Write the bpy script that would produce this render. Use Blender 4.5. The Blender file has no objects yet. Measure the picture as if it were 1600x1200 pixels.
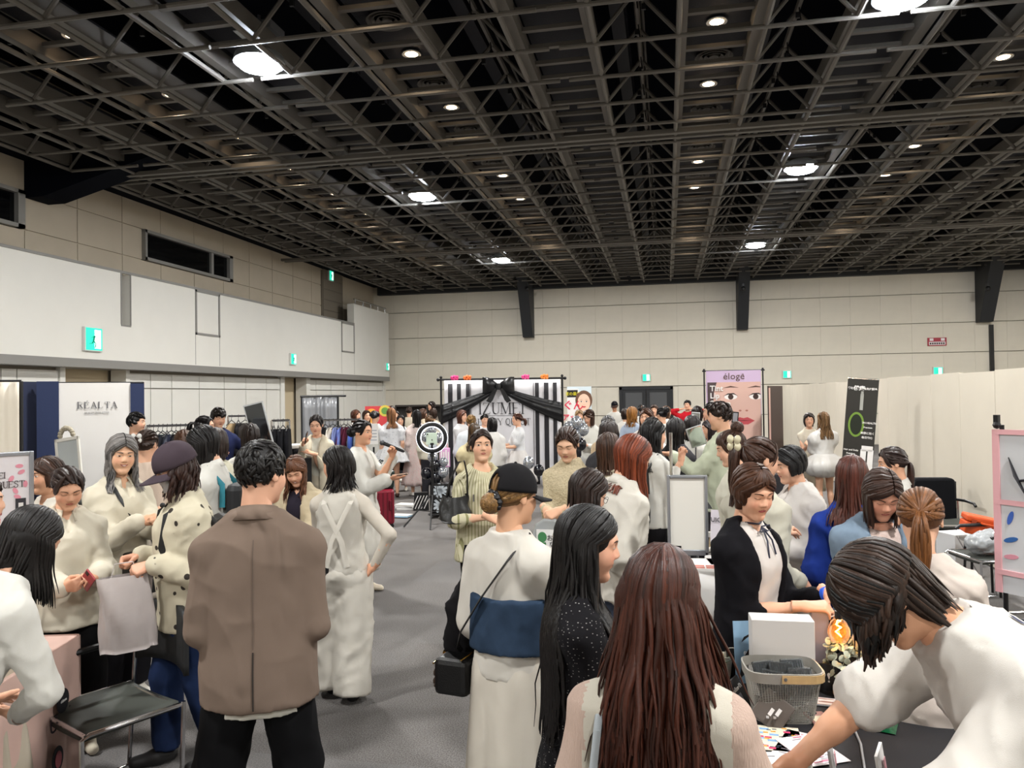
import bpy, math, random
import numpy as np
from mathutils import Vector, Matrix
R=math.radians
random.seed(7)
SC=bpy.context.scene
COL=SC.collection
# ---------------------------------------------------------------- camera
F_PX=1200.0; CAM_H=1.9
YAW=R(11.4); PITCH=R(0.87); ROLL=R(-0.785)
cam_data=bpy.data.cameras.new('camera'); cam=bpy.data.objects.new('camera',cam_data); COL.objects.link(cam)
cam_data.sensor_fit='HORIZONTAL'; cam_data.sensor_width=36.0; cam_data.lens=36.0*F_PX/1600.0
cam_data.clip_start=0.05; cam_data.clip_end=200
CAM_ROT=Matrix.Rotation(YAW,3,'Z')@Matrix.Rotation(R(90)+PITCH,3,'X')@Matrix.Rotation(ROLL,3,'Z')
cam.matrix_world=Matrix.Translation((0,0,CAM_H))@CAM_ROT.to_4x4()
SC.camera=cam
def ray(px,py): return CAM_ROT@Vector(((px-800)/F_PX,-(py-600)/F_PX,-1.0))
def pix(px,py,d): return Vector((0,0,CAM_H))+ray(px,py)*d          # photo pixel at depth d along the lens axis
def onz(px,py,z):
    r=ray(px,py); return Vector((0,0,CAM_H))+r*((z-CAM_H)/r.z)
def ony(px,py,Y):
    r=ray(px,py); return Vector((0,0,CAM_H))+r*(Y/r.y)
def onx(px,py,X):
    r=ray(px,py); return Vector((0,0,CAM_H))+r*(X/r.x)
# ---------------------------------------------------------------- world, lamps, exposure
HALL_L,HALL_R,HALL_B,HALL_F=-10.7,11.5,-9.0,29.0    # left, right, behind the camera, far wall
CEIL=6.05
w=bpy.data.worlds.new('world'); SC.world=w; w.use_nodes=True
w.node_tree.nodes['Background'].inputs[0].default_value=(0.9,0.95,1,1); w.node_tree.nodes['Background'].inputs[1].default_value=0.0
SC.view_settings.view_transform='Standard'; SC.view_settings.look='None'; SC.view_settings.gamma=1.0
SC.view_settings.use_curve_mapping=False
SC.view_settings.exposure=0.37
try:
    cy=SC.cycles; cy.max_bounces=6; cy.diffuse_bounces=3; cy.glossy_bounces=2; cy.transmission_bounces=5; cy.transparent_max_bounces=6; cy.caustics_reflective=False; cy.caustics_refractive=False
except Exception: pass
HB_Z=CEIL-0.0
_lp=lambda px,py:onz(px,py,HB_Z-.05)
_L=[_lp(410,105),_lp(660,310),_lp(782,408)]; _Rr=[_lp(1408,2),_lp(1250,268),_lp(1183,385)]
XL=sum(p.x for p in _L)/3; XR=sum(p.x for p in _Rr)/3
HIGHBAY=[(XL,p.y) for p in _L]+[(XR,p.y) for p in _Rr]+[(x,y) for x in (XL,XR) for y in (-5.2,1.4)]+[(10.2,y) for y in (1.6,8.2,14.8,21.6)]
def lamp(name,loc,kind,power,color,size=0.3,rot=(0,0,0),spread=180,parent=None):
    l=bpy.data.lights.new(name,kind); l.energy=power; l.color=color
    if kind=='AREA': l.shape='DISK'; l.size=size; l.spread=R(spread)
    o=bpy.data.objects.new(name,l); COL.objects.link(o); o.location=loc; o.rotation_euler=rot
    if parent: o.parent=parent
    return o
def lin(c):
    if isinstance(c,str):
        c=c.lstrip('#'); c=[int(c[i:i+2],16)/255 for i in (0,2,4)]
    return tuple((x/12.92 if x<=0.04045 else ((x+0.055)/1.055)**2.4) for x in c[:3])
# ---------------------------------------------------------------- materials
MATS={}
def mat(name,color='#ffffff',rough=0.6,metal=0.0,bump=0.0,bscale=200.0,var=0.0,vscale=8.0,spec=0.5,emit=0.0,trans=0.0,alpha=1.0,pattern=None,attr=None,c2=None,sheen=0.0,ior=1.45,tex='noise',stretch=(1,1,1),wrinkle=0.0):
    if name in MATS: return MATS[name]
    m=bpy.data.materials.new(name); m.use_nodes=True; nt=m.node_tree; N=nt.nodes; L=nt.links
    b=N['Principled BSDF']; c=(*lin(color),1)
    b.inputs['Base Color'].default_value=c; b.inputs['Roughness'].default_value=rough; b.inputs['Metallic'].default_value=metal
    b.inputs['Specular IOR Level'].default_value=spec; b.inputs['IOR'].default_value=ior
    if trans: b.inputs['Transmission Weight'].default_value=trans
    if alpha<1: b.inputs['Alpha'].default_value=alpha
    if sheen: b.inputs['Sheen Weight'].default_value=sheen
    if emit:
        b.inputs['Emission Color'].default_value=c; b.inputs['Emission Strength'].default_value=emit
    tc=N.new('ShaderNodeTexCoord'); mp=N.new('ShaderNodeMapping'); mp.inputs['Scale'].default_value=stretch; L.new(tc.outputs['Object'],mp.inputs[0])
    src=None
    def mixc(a,bc,fac):
        mx=N.new('ShaderNodeMix'); mx.data_type='RGBA'
        for s,v in ((6,a),(7,bc)):
            if isinstance(v,tuple): mx.inputs[s].default_value=v
            else: L.new(v,mx.inputs[s])
        L.new(fac,mx.inputs[0]); return mx.outputs[2]
    if attr:
        a=N.new('ShaderNodeAttribute'); a.attribute_name=attr; src=a.outputs['Color']
    if pattern: src=pattern(N,L,tc,c,mixc)
    if var:
        n=N.new('ShaderNodeTexNoise'); n.inputs['Scale'].default_value=vscale; n.inputs['Detail'].default_value=5; L.new(mp.outputs[0],n.inputs['Vector'])
        mr=N.new('ShaderNodeMapRange'); mr.inputs[1].default_value=.3; mr.inputs[2].default_value=.7; mr.inputs[3].default_value=1-var; mr.inputs[4].default_value=1+var*.6
        L.new(n.outputs[0],mr.inputs[0])
        mu=N.new('ShaderNodeMix'); mu.data_type='RGBA'; mu.blend_type='MULTIPLY'; mu.inputs[0].default_value=1
        if src is None: mu.inputs[6].default_value=c
        else: L.new(src,mu.inputs[6])
        L.new(mr.outputs[0],mu.inputs[7]); src=mu.outputs[2]
    if src is not None: L.new(src,b.inputs['Base Color'])
    if bump:
        n=N.new('ShaderNodeTexNoise' if tex=='noise' else 'ShaderNodeTexVoronoi'); n.inputs['Scale'].default_value=bscale; L.new(mp.outputs[0],n.inputs['Vector'])
        bp=N.new('ShaderNodeBump'); bp.inputs['Strength'].default_value=bump; bp.inputs['Distance'].default_value=.004
        L.new(n.outputs[0],bp.inputs['Height']); last=bp.outputs[0]
        if wrinkle:
            n2=N.new('ShaderNodeTexNoise'); n2.noise_type='RIDGED_MULTIFRACTAL'; n2.inputs['Scale'].default_value=7; n2.inputs['Detail'].default_value=3; n2.inputs['Distortion'].default_value=.9; mq=N.new('ShaderNodeMapping'); mq.inputs['Scale'].default_value=(1,1,.55); mq.inputs['Rotation'].default_value=(.5,.3,.2); L.new(tc.outputs['Object'],mq.inputs[0]); L.new(mq.outputs[0],n2.inputs['Vector'])
            b2=N.new('ShaderNodeBump'); b2.inputs['Strength'].default_value=wrinkle; b2.inputs['Distance'].default_value=.02; L.new(n2.outputs[0],b2.inputs['Height']); L.new(last,b2.inputs['Normal']); last=b2.outputs[0]
        L.new(last,b.inputs['Normal'])
    MATS[name]=m; return m
def tag(o,label=None,cat=None,group=None,kind=None):
    if label: o['label']=label
    if cat: o['category']=cat
    if group: o['group']=group
    if kind: o['kind']=kind
    return o
def empty(name,loc=(0,0,0),rz=0,label=None,cat=None,group=None,kind=None):
    o=bpy.data.objects.new(name,None); COL.objects.link(o); o.location=loc; o.rotation_euler=(0,0,rz); o.empty_display_size=.1
    return tag(o,label,cat,group,kind)
# ---------------------------------------------------------------- mesh helpers
def npmesh(name,V,F,mats,parent=None,smooth=True,mi=None,col=None,loc=None,u=None):
    """V (n,3) array, F (m,k) array or list of such arrays."""
    V=np.asarray(V,dtype=np.float32); Fs=F if isinstance(F,list) else [F]
    Fs=[np.asarray(f,dtype=np.int32) for f in Fs if len(f)]
    me=bpy.data.meshes.new(name); me.vertices.add(len(V)); me.vertices.foreach_set('co',V.ravel())
    loops=np.concatenate([f.ravel() for f in Fs]); counts=np.concatenate([np.full(len(f),f.shape[1],dtype=np.int32) for f in Fs])
    me.loops.add(len(loops)); me.loops.foreach_set('vertex_index',loops)
    me.polygons.add(len(counts)); st=np.concatenate([[0],np.cumsum(counts)[:-1]]).astype(np.int32)
    me.polygons.foreach_set('loop_start',st)
    if smooth: me.polygons.foreach_set('use_smooth',np.ones(len(counts),dtype=bool))
    if mi is not None: me.polygons.foreach_set('material_index',np.asarray(mi,dtype=np.int32))
    if col is not None:
        a=me.color_attributes.new('Col','FLOAT_COLOR','POINT'); c=np.ones((len(V),4),dtype=np.float32); c[:,:3]=col; a.data.foreach_set('color',c.ravel())
    if u is not None:
        a=me.attributes.new('u','FLOAT','POINT'); a.data.foreach_set('value',np.asarray(u,dtype=np.float32))
    me.update(calc_edges=True); me.validate()
    for m in (mats if isinstance(mats,(list,tuple)) else [mats]): me.materials.append(m)
    o=bpy.data.objects.new(name,me); COL.objects.link(o)
    if parent: o.parent=parent
    if loc is not None: o.location=loc
    return o
class MB:
    def __init__(s): s.v=[]; s.f=[]; s.m=[]
    def add(s,vs,fs,mi=0):
        o=len(s.v); s.v.extend([tuple(v) for v in vs]); s.f.extend([tuple(i+o for i in f) for f in fs]); s.m.extend([mi]*len(fs)); return s
    def box(s,c,sz,rot=None,mi=0):
        x,y,z=[a/2 for a in sz]; P=[Vector((i*x,j*y,k*z)) for i in (-1,1) for j in (-1,1) for k in (-1,1)]
        if rot is not None: P=[rot@p for p in P]
        c=Vector(c); return s.add([p+c for p in P],[(0,1,3,2),(4,6,7,5),(0,4,5,1),(2,3,7,6),(0,2,6,4),(1,5,7,3)],mi)
    def bb(s,lo,hi,mi=0): return s.box([(a+b)/2 for a,b in zip(lo,hi)],[abs(b-a) for a,b in zip(lo,hi)],None,mi)
    def tube(s,pts,r,n=8,mi=0,caps=True,flat=1.0,up=None):
        P=[Vector(p) for p in pts]; k=len(P); rs=r if isinstance(r,(list,tuple)) else [r]*k; vs=[]; fs=[]
        t0=(P[1]-P[0]).normalized(); ref=Vector(up) if up else (Vector((0,0,1)) if abs(t0.z)<.9 else Vector((1,0,0)))
        for i in range(k):
            t=(P[min(i+1,k-1)]-P[max(i-1,0)]).normalized(); a=ref.cross(t)
            if a.length<1e-4: a=Vector((1,0,0)).cross(t)
            a.normalize(); b=t.cross(a); ref=b if not up else ref
            for j in range(n):
                q=2*math.pi*j/n; vs.append(P[i]+a*(math.cos(q)*rs[i])+b*(math.sin(q)*rs[i]*flat))
        for i in range(k-1):
            for j in range(n): fs.append((i*n+j,i*n+(j+1)%n,(i+1)*n+(j+1)%n,(i+1)*n+j))
        if caps: fs.append(tuple(range(n-1,-1,-1))); fs.append(tuple(range((k-1)*n,k*n)))
        return s.add(vs,fs,mi)
    def lathe(s,prof,n=16,c=(0,0,0),rot=None,mi=0,sx=1,sy=1):
        vs=[];fs=[];k=len(prof); c=Vector(c)
        for r,z in prof:
            for j in range(n):
                p=Vector((r*sx*math.cos(2*math.pi*j/n),r*sy*math.sin(2*math.pi*j/n),z)); vs.append((rot@p if rot is not None else p)+c)
        for i in range(k-1):
            for j in range(n): fs.append((i*n+j,i*n+(j+1)%n,(i+1)*n+(j+1)%n,(i+1)*n+j))
        fs.append(tuple(range(n-1,-1,-1))); fs.append(tuple(range((k-1)*n,k*n)))
        return s.add(vs,fs,mi)
    def prism(s,poly,y0,y1,mi=0,rot=None,c=(0,0,0)):
        n=len(poly); c=Vector(c); vs=[Vector((x,y0,z)) for x,z in poly]+[Vector((x,y1,z)) for x,z in poly]
        vs=[(rot@v if rot is not None else v)+c for v in vs]
        return s.add(vs,[tuple(range(n)),tuple(range(2*n-1,n-1,-1))]+[(i,i+n,(i+1)%n+n,(i+1)%n) for i in range(n)],mi)
    def ball(s,c,r,n=12,mi=0,sz=1.0):
        return s.lathe([(max(1e-4,r*math.sin(math.pi*i/(n//2))),-r*sz*math.cos(math.pi*i/(n//2))) for i in range(n//2+1)],n,c,None,mi)
    def obj(s,name,mats,parent=None,loc=None,rz=None,smooth=False,bev=0.0,solid=0.0,sub=0,angle=35):
        me=bpy.data.meshes.new(name); me.from_pydata(s.v,[],s.f); me.update()
        for m in (mats if isinstance(mats,(list,tuple)) else [mats]): me.materials.append(m)
        if any(s.m): me.polygons.foreach_set('material_index',s.m)
        if smooth:
            me.polygons.foreach_set('use_smooth',[True]*len(s.f))
            try: me.set_sharp_from_angle(angle=R(angle))
            except Exception: pass
        o=bpy.data.objects.new(name,me); COL.objects.link(o)
        if parent: o.parent=parent
        if loc is not None: o.location=loc
        if rz is not None: o.rotation_euler=(0,0,rz)
        if solid: k=o.modifiers.new('solid','SOLIDIFY'); k.thickness=solid; k.offset=0
        if bev: k=o.modifiers.new('bevel','BEVEL'); k.width=bev; k.segments=2; k.limit_method='ANGLE'; k.angle_limit=R(40)
        if sub: k=o.modifiers.new('sub','SUBSURF'); k.levels=sub; k.render_levels=sub
        return o
def copy_tree(o,parent=None):
    c=o.copy(); COL.objects.link(c); c.parent=parent
    for k in sorted(o.children,key=lambda a:a.name): copy_tree(k,c)
    return c

# ================================================================ people: signed-distance modelling
f32=np.float32
def A3(p): return np.array(p,dtype=np.float64)
class Grid:
    def __init__(s,lo,hi,h):
        s.lo=A3(lo); s.h=h; s.n=np.maximum(4,np.ceil((A3(hi)-s.lo)/h).astype(int)+1)
        s.ax=[(s.lo[i]+h*np.arange(s.n[i])).astype(f32) for i in range(3)]; s.d=np.full(tuple(s.n),0.3,f32)
    def sub(s,lo,hi):
        i0=np.clip(np.floor((A3(lo)-s.lo)/s.h).astype(int),0,s.n-1); i1=np.clip(np.ceil((A3(hi)-s.lo)/s.h).astype(int)+1,1,s.n)
        if (i1<=i0).any(): return None
        sl=tuple(slice(a,b) for a,b in zip(i0,i1))
        return sl,s.ax[0][sl[0]][:,None,None],s.ax[1][sl[1]][None,:,None],s.ax[2][sl[2]][None,None,:]
    def add(s,pr,k=0.0):
        fn,lo,hi=pr; m=k+2.5*s.h; q=s.sub(A3(lo)-m,A3(hi)+m)
        if q is None: return s
        sl,X,Y,Z=q; d=fn(X,Y,Z); e=s.d[sl]
        if k>0:
            t=np.maximum(k-np.abs(e-d),0)/k; s.d[sl]=np.minimum(e,d)-t*t*(k*.25)
        else: s.d[sl]=np.minimum(e,d)
        return s
    def cut(s,pr,k=0.0):
        fn,lo,hi=pr; m=k+2.5*s.h; q=s.sub(A3(lo)-m,A3(hi)+m)
        if q is None: return s
        sl,X,Y,Z=q; d=-fn(X,Y,Z); e=s.d[sl]
        if k>0:
            t=np.maximum(k-np.abs(e-d),0)/k; s.d[sl]=np.maximum(e,d)+t*t*(k*.25)
        else: s.d[sl]=np.maximum(e,d)
        return s
    def mesh(s):
        d=s.d; sg=d<0; nx,ny,nz=d.shape
        c=np.zeros((nx-1,ny-1,nz-1),np.int8)
        for a in (0,1):
            for b in (0,1):
                for e in (0,1): c+=sg[a:nx-1+a,b:ny-1+b,e:nz-1+e]
        act=(c>0)&(c<8); I=np.argwhere(act)
        if not len(I): return np.zeros((0,3)),np.zeros((0,4),int)
        vid=np.full(act.shape,-1,np.int32); vid[act]=np.arange(len(I))
        cv={(a,b,e):d[I[:,0]+a,I[:,1]+b,I[:,2]+e] for a in (0,1) for b in (0,1) for e in (0,1)}
        acc=np.zeros((len(I),3)); cnt=np.zeros(len(I))
        for ax in range(3):
            for a in (0,1):
                for b in (0,1):
                    p=[a,b]; p.insert(ax,0); q=[a,b]; q.insert(ax,1); v0=cv[tuple(p)]; v1=cv[tuple(q)]; m=(v0<0)!=(v1<0)
                    t=np.where(m,v0/np.where(m,v0-v1,1),0); po=np.zeros((len(I),3)); 
                    for r in range(3): po[:,r]=p[r]
                    po[:,ax]=t; acc+=po*m[:,None]; cnt+=m
        V=s.lo+s.h*(I+acc/cnt[:,None]); Fs=[]
        for ax in range(3):
            o=[slice(None)]*3; o1=list(o); o[ax]=slice(0,-1); o1[ax]=slice(1,None)
            s0=sg[tuple(o)]; s1=sg[tuple(o1)]; e=np.argwhere(s0!=s1); b,cx=[(1,2),(2,0),(0,1)][ax]
            e=e[(e[:,b]>0)&(e[:,cx]>0)&(e[:,b]<vid.shape[b])&(e[:,cx]<vid.shape[cx])]
            if not len(e): continue
            fl=s0[e[:,0],e[:,1],e[:,2]]
            def cell(db,dc):
                q=e.copy(); q[:,b]-=db; q[:,cx]-=dc; return vid[q[:,0],q[:,1],q[:,2]]
            Q=np.stack([cell(1,1),cell(0,1),cell(0,0),cell(1,0)],1); Q[~fl]=Q[~fl][:,::-1]; Fs.append(Q)
        F=np.concatenate(Fs); F=F[(F>=0).all(1)]
        return V,F
    def sample(s,P):
        q=(P-s.lo)/s.h; i=np.clip(np.floor(q).astype(int),0,s.n-2); f=q-i; r=0
        for a in (0,1):
            for b in (0,1):
                for e in (0,1):
                    wt=(f[:,0] if a else 1-f[:,0])*(f[:,1] if b else 1-f[:,1])*(f[:,2] if e else 1-f[:,2])
                    r=r+wt*s.d[i[:,0]+a,i[:,1]+b,i[:,2]+e]
        return r
def cone(a,b,r1,r2):
    a=A3(a);b=A3(b); ba=b-a; L2=max(float(ba@ba),1e-9)
    def fn(X,Y,Z):
        x=X-f32(a[0]);y=Y-f32(a[1]);z=Z-f32(a[2]); t=np.clip((x*f32(ba[0])+y*f32(ba[1])+z*f32(ba[2]))/f32(L2),0,1)
        return np.sqrt((x-t*f32(ba[0]))**2+(y-t*f32(ba[1]))**2+(z-t*f32(ba[2]))**2)-(f32(r1)+t*f32(r2-r1))
    r=max(r1,r2); return fn,np.minimum(a,b)-r,np.maximum(a,b)+r
def ell(c,r,M=None):
    c=A3(c); r=A3(r); mr=f32(r.min())
    if M is None:
        def fn(X,Y,Z): return (np.sqrt(((X-f32(c[0]))/f32(r[0]))**2+((Y-f32(c[1]))/f32(r[1]))**2+((Z-f32(c[2]))/f32(r[2]))**2)-1)*mr
        return fn,c-r,c+r
    M=np.asarray(M)
    def fn(X,Y,Z):
        x=X-f32(c[0]);y=Y-f32(c[1]);z=Z-f32(c[2])
        return (np.sqrt(sum(((x*f32(M[0,i])+y*f32(M[1,i])+z*f32(M[2,i]))/f32(r[i]))**2 for i in range(3)))-1)*mr
    e=np.abs(M)@r; return fn,c-e,c+e
def loft(o,M,tab):
    """elliptic sections (t,a,b,oy) along the third axis of frame M at o"""
    o=A3(o); M=np.asarray(M); tab=np.asarray(tab,dtype=np.float64); T=tab[:,0]
    def fn(X,Y,Z):
        x=X-f32(o[0]);y=Y-f32(o[1]);z=Z-f32(o[2])
        u,v,t=[x*f32(M[0,i])+y*f32(M[1,i])+z*f32(M[2,i]) for i in range(3)]
        a=np.interp(t,T,tab[:,1]).astype(f32); b=np.interp(t,T,tab[:,2]).astype(f32); v=v-np.interp(t,T,tab[:,3]).astype(f32)
        d=(np.sqrt((u/a)**2+(v/b)**2)-1)*np.minimum(a,b)
        return np.maximum(d,np.maximum(f32(T[0])-t,t-f32(T[-1])))
    am=tab[:,1].max(); bm=(tab[:,2]+abs(tab[:,3])).max(); E=[]
    for t in (T[0],T[-1]):
        for i in (-1,1):
            for j in (-1,1): E.append(o+M@A3((i*am,j*bm,t)))
    E=np.array(E); return fn,E.min(0),E.max(0)
def hbox(c,M,s):
    c=A3(c);M=np.asarray(M);s=A3(s)
    def fn(X,Y,Z):
        x=X-f32(c[0]);y=Y-f32(c[1]);z=Z-f32(c[2])
        return np.maximum.reduce([np.abs(x*f32(M[0,i])+y*f32(M[1,i])+z*f32(M[2,i]))-f32(s[i]) for i in range(3)])
    e=np.abs(M)@s; return fn,c-e,c+e
def vnormals(V,F):
    n=np.zeros_like(V); 
    a=V[F[:,2]]-V[F[:,0]]; b=V[F[:,3 if F.shape[1]>3 else 1]]-V[F[:,1 if F.shape[1]>3 else 0]]
    fn=np.cross(a,b) if F.shape[1]>3 else -np.cross(a,b)
    for c in range(3):
        for j in range(F.shape[1]): n[:,c]+=np.bincount(F[:,j],weights=fn[:,c],minlength=len(V))
    return n/np.maximum(np.linalg.norm(n,axis=1,keepdims=True),1e-9)
def wob(P,fr,seed,zc=1.0,n=5):
    r=np.random.RandomState(seed); p=P*np.array([fr,fr,fr*zc]); a=0
    for i in range(n):
        d=r.normal(size=3); d/=np.linalg.norm(d); e=r.normal(size=3)*.7; a=a+np.sin(p@d*(1+.4*i)+r.rand()*6.28+1.4*np.sin(p@e+r.rand()*6))/(1+.25*i)
    return a/n
def ridge(P,fr,seed,zc=1.0): return 1-2.2*np.abs(wob(P,fr,seed,zc,4))
def fold(V,F,amp,fr,seed,zc=.35):
    N=vnormals(V,F); a=np.abs(wob(V,fr,seed,zc,4)); b=np.abs(wob(V[:,[1,2,0]],fr*1.9,seed+9,zc*1.8,4))
    return V+N*(amp*(.9-2.6*np.sqrt(a+.01)*.9+.55*(1-2.6*np.sqrt(b+.01))+.38))[:,None]
class Acc:
    def __init__(s): s.V=[];s.F=[];s.C=[];s.n=0
    def add(s,V,F,col):
        if not len(V): return
        s.V.append(np.asarray(V)); F=np.asarray(F); 
        if F.shape[1]==3: F=np.concatenate([F,F[:,2:]],1)
        s.F.append(F+s.n); c=np.zeros((len(V),3)); c[:]=col; s.C.append(c); s.n+=len(V)
    def get(s): 
        F=np.concatenate(s.F); tri=F[:,2]==F[:,3]
        return np.concatenate(s.V),[F[~tri],F[tri][:,:3]],np.concatenate(s.C)
def frame(y,zhint):
    y=A3(y); y/=np.linalg.norm(y); x=np.cross(y,A3(zhint)); x/=max(np.linalg.norm(x),1e-6); z=np.cross(x,y); return np.stack([x,y,z],1)
# ---------------------------------------------------------------- head (canonical: 0.236 m chin to crown, +Y forward)
def head_prims(g,male=False):
    w=1.04 if male else 1.0
    g.add(ell((0,-.012,.03),(.0745,.093,.088)))
    g.add(ell((0,.022,-.018),(.0625*w,.066,.088)),.02)
    g.add(ell((0,.032,-.068),(.047*w,.046,.046)),.03)
    g.add(cone((-.008*w,.066,-.099),(.008*w,.066,-.099),.0165,.0165),.03)
    for s in (-1,1):
        g.add(ell((s*.036,.05,-.032),(.026,.03,.03)),.025)
        g.add(cone((s*.01,.08,.024),(s*.042,.068,.022),.011,.010),.02)
    g.add(cone((0,.086,.012),(0,.1,-.026),.0075,.0105),.014)
    for s in (-1,1):
        g.add(ell((s*.0115,.0905,-.0295),(.008,.010,.007)),.008)
        g.cut(ell((s*.031,.098,.003),(.018,.016,.0115)),.014)
        g.add(ell((s*.031,.0715,.003),(.0145,.0145,.0125)),.006)
        e=ell((s*.0775,-.012,-.004),(.0085,.019,.031),np.array(Matrix.Rotation(s*R(-22),3,'Z')@Matrix.Rotation(R(10),3,'X')))
        g.add(e,.008); g.cut(ell((s*.088,-.006,-.002),(.007,.011,.02)),.006)
    g.add(ell((0,.0825,-.0515),(.021,.0115,.006)),.008); g.add(ell((0,.0815,-.0625),(.0185,.0115,.0065)),.008)
    g.cut(ell((0,.099,-.0565),(.022,.01,.0016)),.006)
    g.cut(ell((0,.104,-.042),(.004,.008,.008)),.008)
    g.cut(ell((0,.1,-.079),(.02,.012,.006)),.02)
    g.add(cone((0,-.02,-.05),(0,-.03,-.16),.049*w,.05*w),.03)
    return g
HEADS={}
def head_mesh(lod,male):
    k=(lod,male)
    if k not in HEADS:
        h=(.0050,.0072,.0112,.0175)[lod]; g=head_prims(Grid((-.1,-.125,-.17),(.1,.125,.135),h),male); V,F=g.mesh(); HEADS[k]=(V,F,g)
    return HEADS[k]
def face_patch(g,uv,F,off=.0009):
    P=np.stack([uv[:,0],np.full(len(uv),.122),uv[:,1]],1)
    for _ in range(45): P[:,1]-=np.clip(g.sample(P),-.01,.01)*.85
    P[:,1]+=off; return P,F
def polar(cx,cz,up,dn,hw,rings,n,tilt=0.0,bend=0.0):
    uv=[(cx,cz)];F=[]
    for r in rings:
        for j in range(n):
            q=2*math.pi*j/n; x=math.cos(q); s=math.sin(q); e=(1-abs(x)**2.2)**.8 if abs(x)<1 else 0
            z=(up if s>=0 else -dn)*e*abs(s)**.6; uv.append((cx+x*hw*r,cz+(z*r)+tilt*x*hw*r+bend*(x*r)**2))
    for j in range(n): F.append((0,1+j,1+(j+1)%n))
    F3=np.array(F); F4=[]
    for i in range(len(rings)-1):
        for j in range(n): F4.append((1+i*n+j,1+(i+1)*n+j,1+(i+1)*n+(j+1)%n,1+i*n+(j+1)%n))
    return np.array(uv),F3,np.array(F4)
def face_feat(acc,g,T,opt,skin,hc,lod):
    n=16 if lod<2 else 10; dark=np.array(lin('#221511')); white=np.array(lin('#cfc3ba')); lip=np.array(lin(opt.get('lip','#b5615a'))); brow=np.array(hc)*.5+np.array(lin('#4a3328'))*.5
    for s in (-1,1):
        op=opt.get('eye',1.0); nc,nr=15,6; xx=np.linspace(-1,1,nc); gz=opt.get('gaze',0.0); uv=[];C=[]
        for a in range(nr):
            v=a/(nr-1)
            for x in xx:
                e=max(0,1-abs(x)**2.3); up=.0066*op*e+.0004; dn=-.0046*op*e-.0004; mid=(.0035*e if opt.get('smile',0)>.6 else -.0035*e)*(1-min(1,op*1.2))
                if op<.35: up=mid+.0011; dn=mid-.0011
                uv.append((s*.031+x*.0158,.0025+dn+(up-dn)*v+s*x*.0013)); ix=abs(x*.0158-gz)
                C.append(dark if (op<.35 or v>.85 or ix<.0058) else white if v>.1 else skin*.6)
        uv=np.array(uv); P,_=face_patch(g,uv,None); ii=np.arange(nr-1)[:,None]*nc; jj=np.arange(nc-1)[None]; F4=np.stack([ii+jj,ii+jj+1,ii+nc+jj+1,ii+nc+jj],2).reshape(-1,4); acc.add(T(P),F4,np.array(C))
        t=np.linspace(0,1,7); xs=s*(.013+.037*t); zs=.0215+.0065*np.sin(t*2.2)-.004*t+opt.get('browz',0); th=.0036*(1-.6*t)
        uv=np.concatenate([np.stack([xs,zs-th],1),np.stack([xs,zs+th],1)]); P,_=face_patch(g,uv,None,.0012)
        F=np.array([(i,i+1,i+8,i+7) for i in range(6)]); acc.add(T(P),F[:,::s],brow)
    sm=opt.get('smile',0); uv,F3,F4=polar(0,-.0575,.0075,.0085,.021+.004*sm,(.35,.7,1.0),n,0,.010*sm-.001)
    P,_=face_patch(g,uv,None,.0007); C=np.zeros((len(uv),3)); C[:]=lip; C[0]=lip*.45
    x0=np.abs(uv[:,1]+.0575-(.010*sm-.001)*((uv[:,0])/(.021+.004*sm))**2)<.0013; C[x0]=lip*.5
    if sm>.6: C[0]=white*.9; C[1:1+n]=white*.9
    P=T(P); acc.add(P,F3,C); acc.add(P,F4,C)
    for s in (-1,1):
        uv,F3,F4=polar(s*.0075,-.0335,.0015,.0015,.0032,(1.0,),8); P,_=face_patch(g,uv,None,.0004); acc.add(T(P),F3,skin*.45)
# ---------------------------------------------------------------- hand (canonical right hand: wrist at origin, fingers +Y, back +Z)
HANDS={}
def hand_mesh(pose,lod):
    k=(pose,lod)
    if k in HANDS: return HANDS[k]
    curl={'relax':(22,32,18),'grip':(58,72,40),'flat':(6,10,6),'pinch':(48,42,18),'point':(50,70,40)}[pose]
    g=Grid((-.085,-.05,-.1),(.06,.2,.04),(.0052,.0068,.0105,.016)[lod])
    g.add(cone((0,-.045,0),(0,.005,0),.0235,.0225))
    xs=(-.027,-.009,.0085,.0255); ys=(.084,.088,.084,.075); Ls=(.068,.076,.07,.054)
    for i in range(4):
        g.add(cone((xs[i]*.5,.008,-.002),(xs[i],ys[i],0),.0145,.0105),.014)
    for i in range(4):
        p=A3((xs[i],ys[i],0)); a=0; r=.0092 if i<3 else .008; m=1.0
        if pose=='point' and i==0: m=.12
        if pose=='pinch' and i>1: m=.7
        for j,(fr,c) in enumerate(zip((.45,.31,.24),curl)):
            a+=R(c*m*(1+.08*i)); q=p+A3((math.sin(xs[i]*4)*.4*fr*Ls[i],math.cos(a),-math.sin(a)))*A3((1,Ls[i]*fr,Ls[i]*fr))
            g.add(cone(p,q,r,r-.0011),.004 if j else .006); p=q; r-=.0011
    th={'relax':[(-.018,.015,-.006),(-.04,.045,-.018),(-.05,.072,-.026),(-.05,.094,-.03)],
        'flat':[(-.018,.015,-.004),(-.045,.04,-.01),(-.062,.064,-.012),(-.07,.084,-.013)]}.get(pose,[(-.018,.015,-.008),(-.036,.044,-.03),(-.03,.07,-.046),(-.016,.088,-.053)])
    for j in range(3): g.add(cone(th[j],th[j+1],.0135-.0018*j,.0118-.0018*j),.012 if j==0 else .004)
    HANDS[k]=g.mesh(); return HANDS[k]
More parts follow.
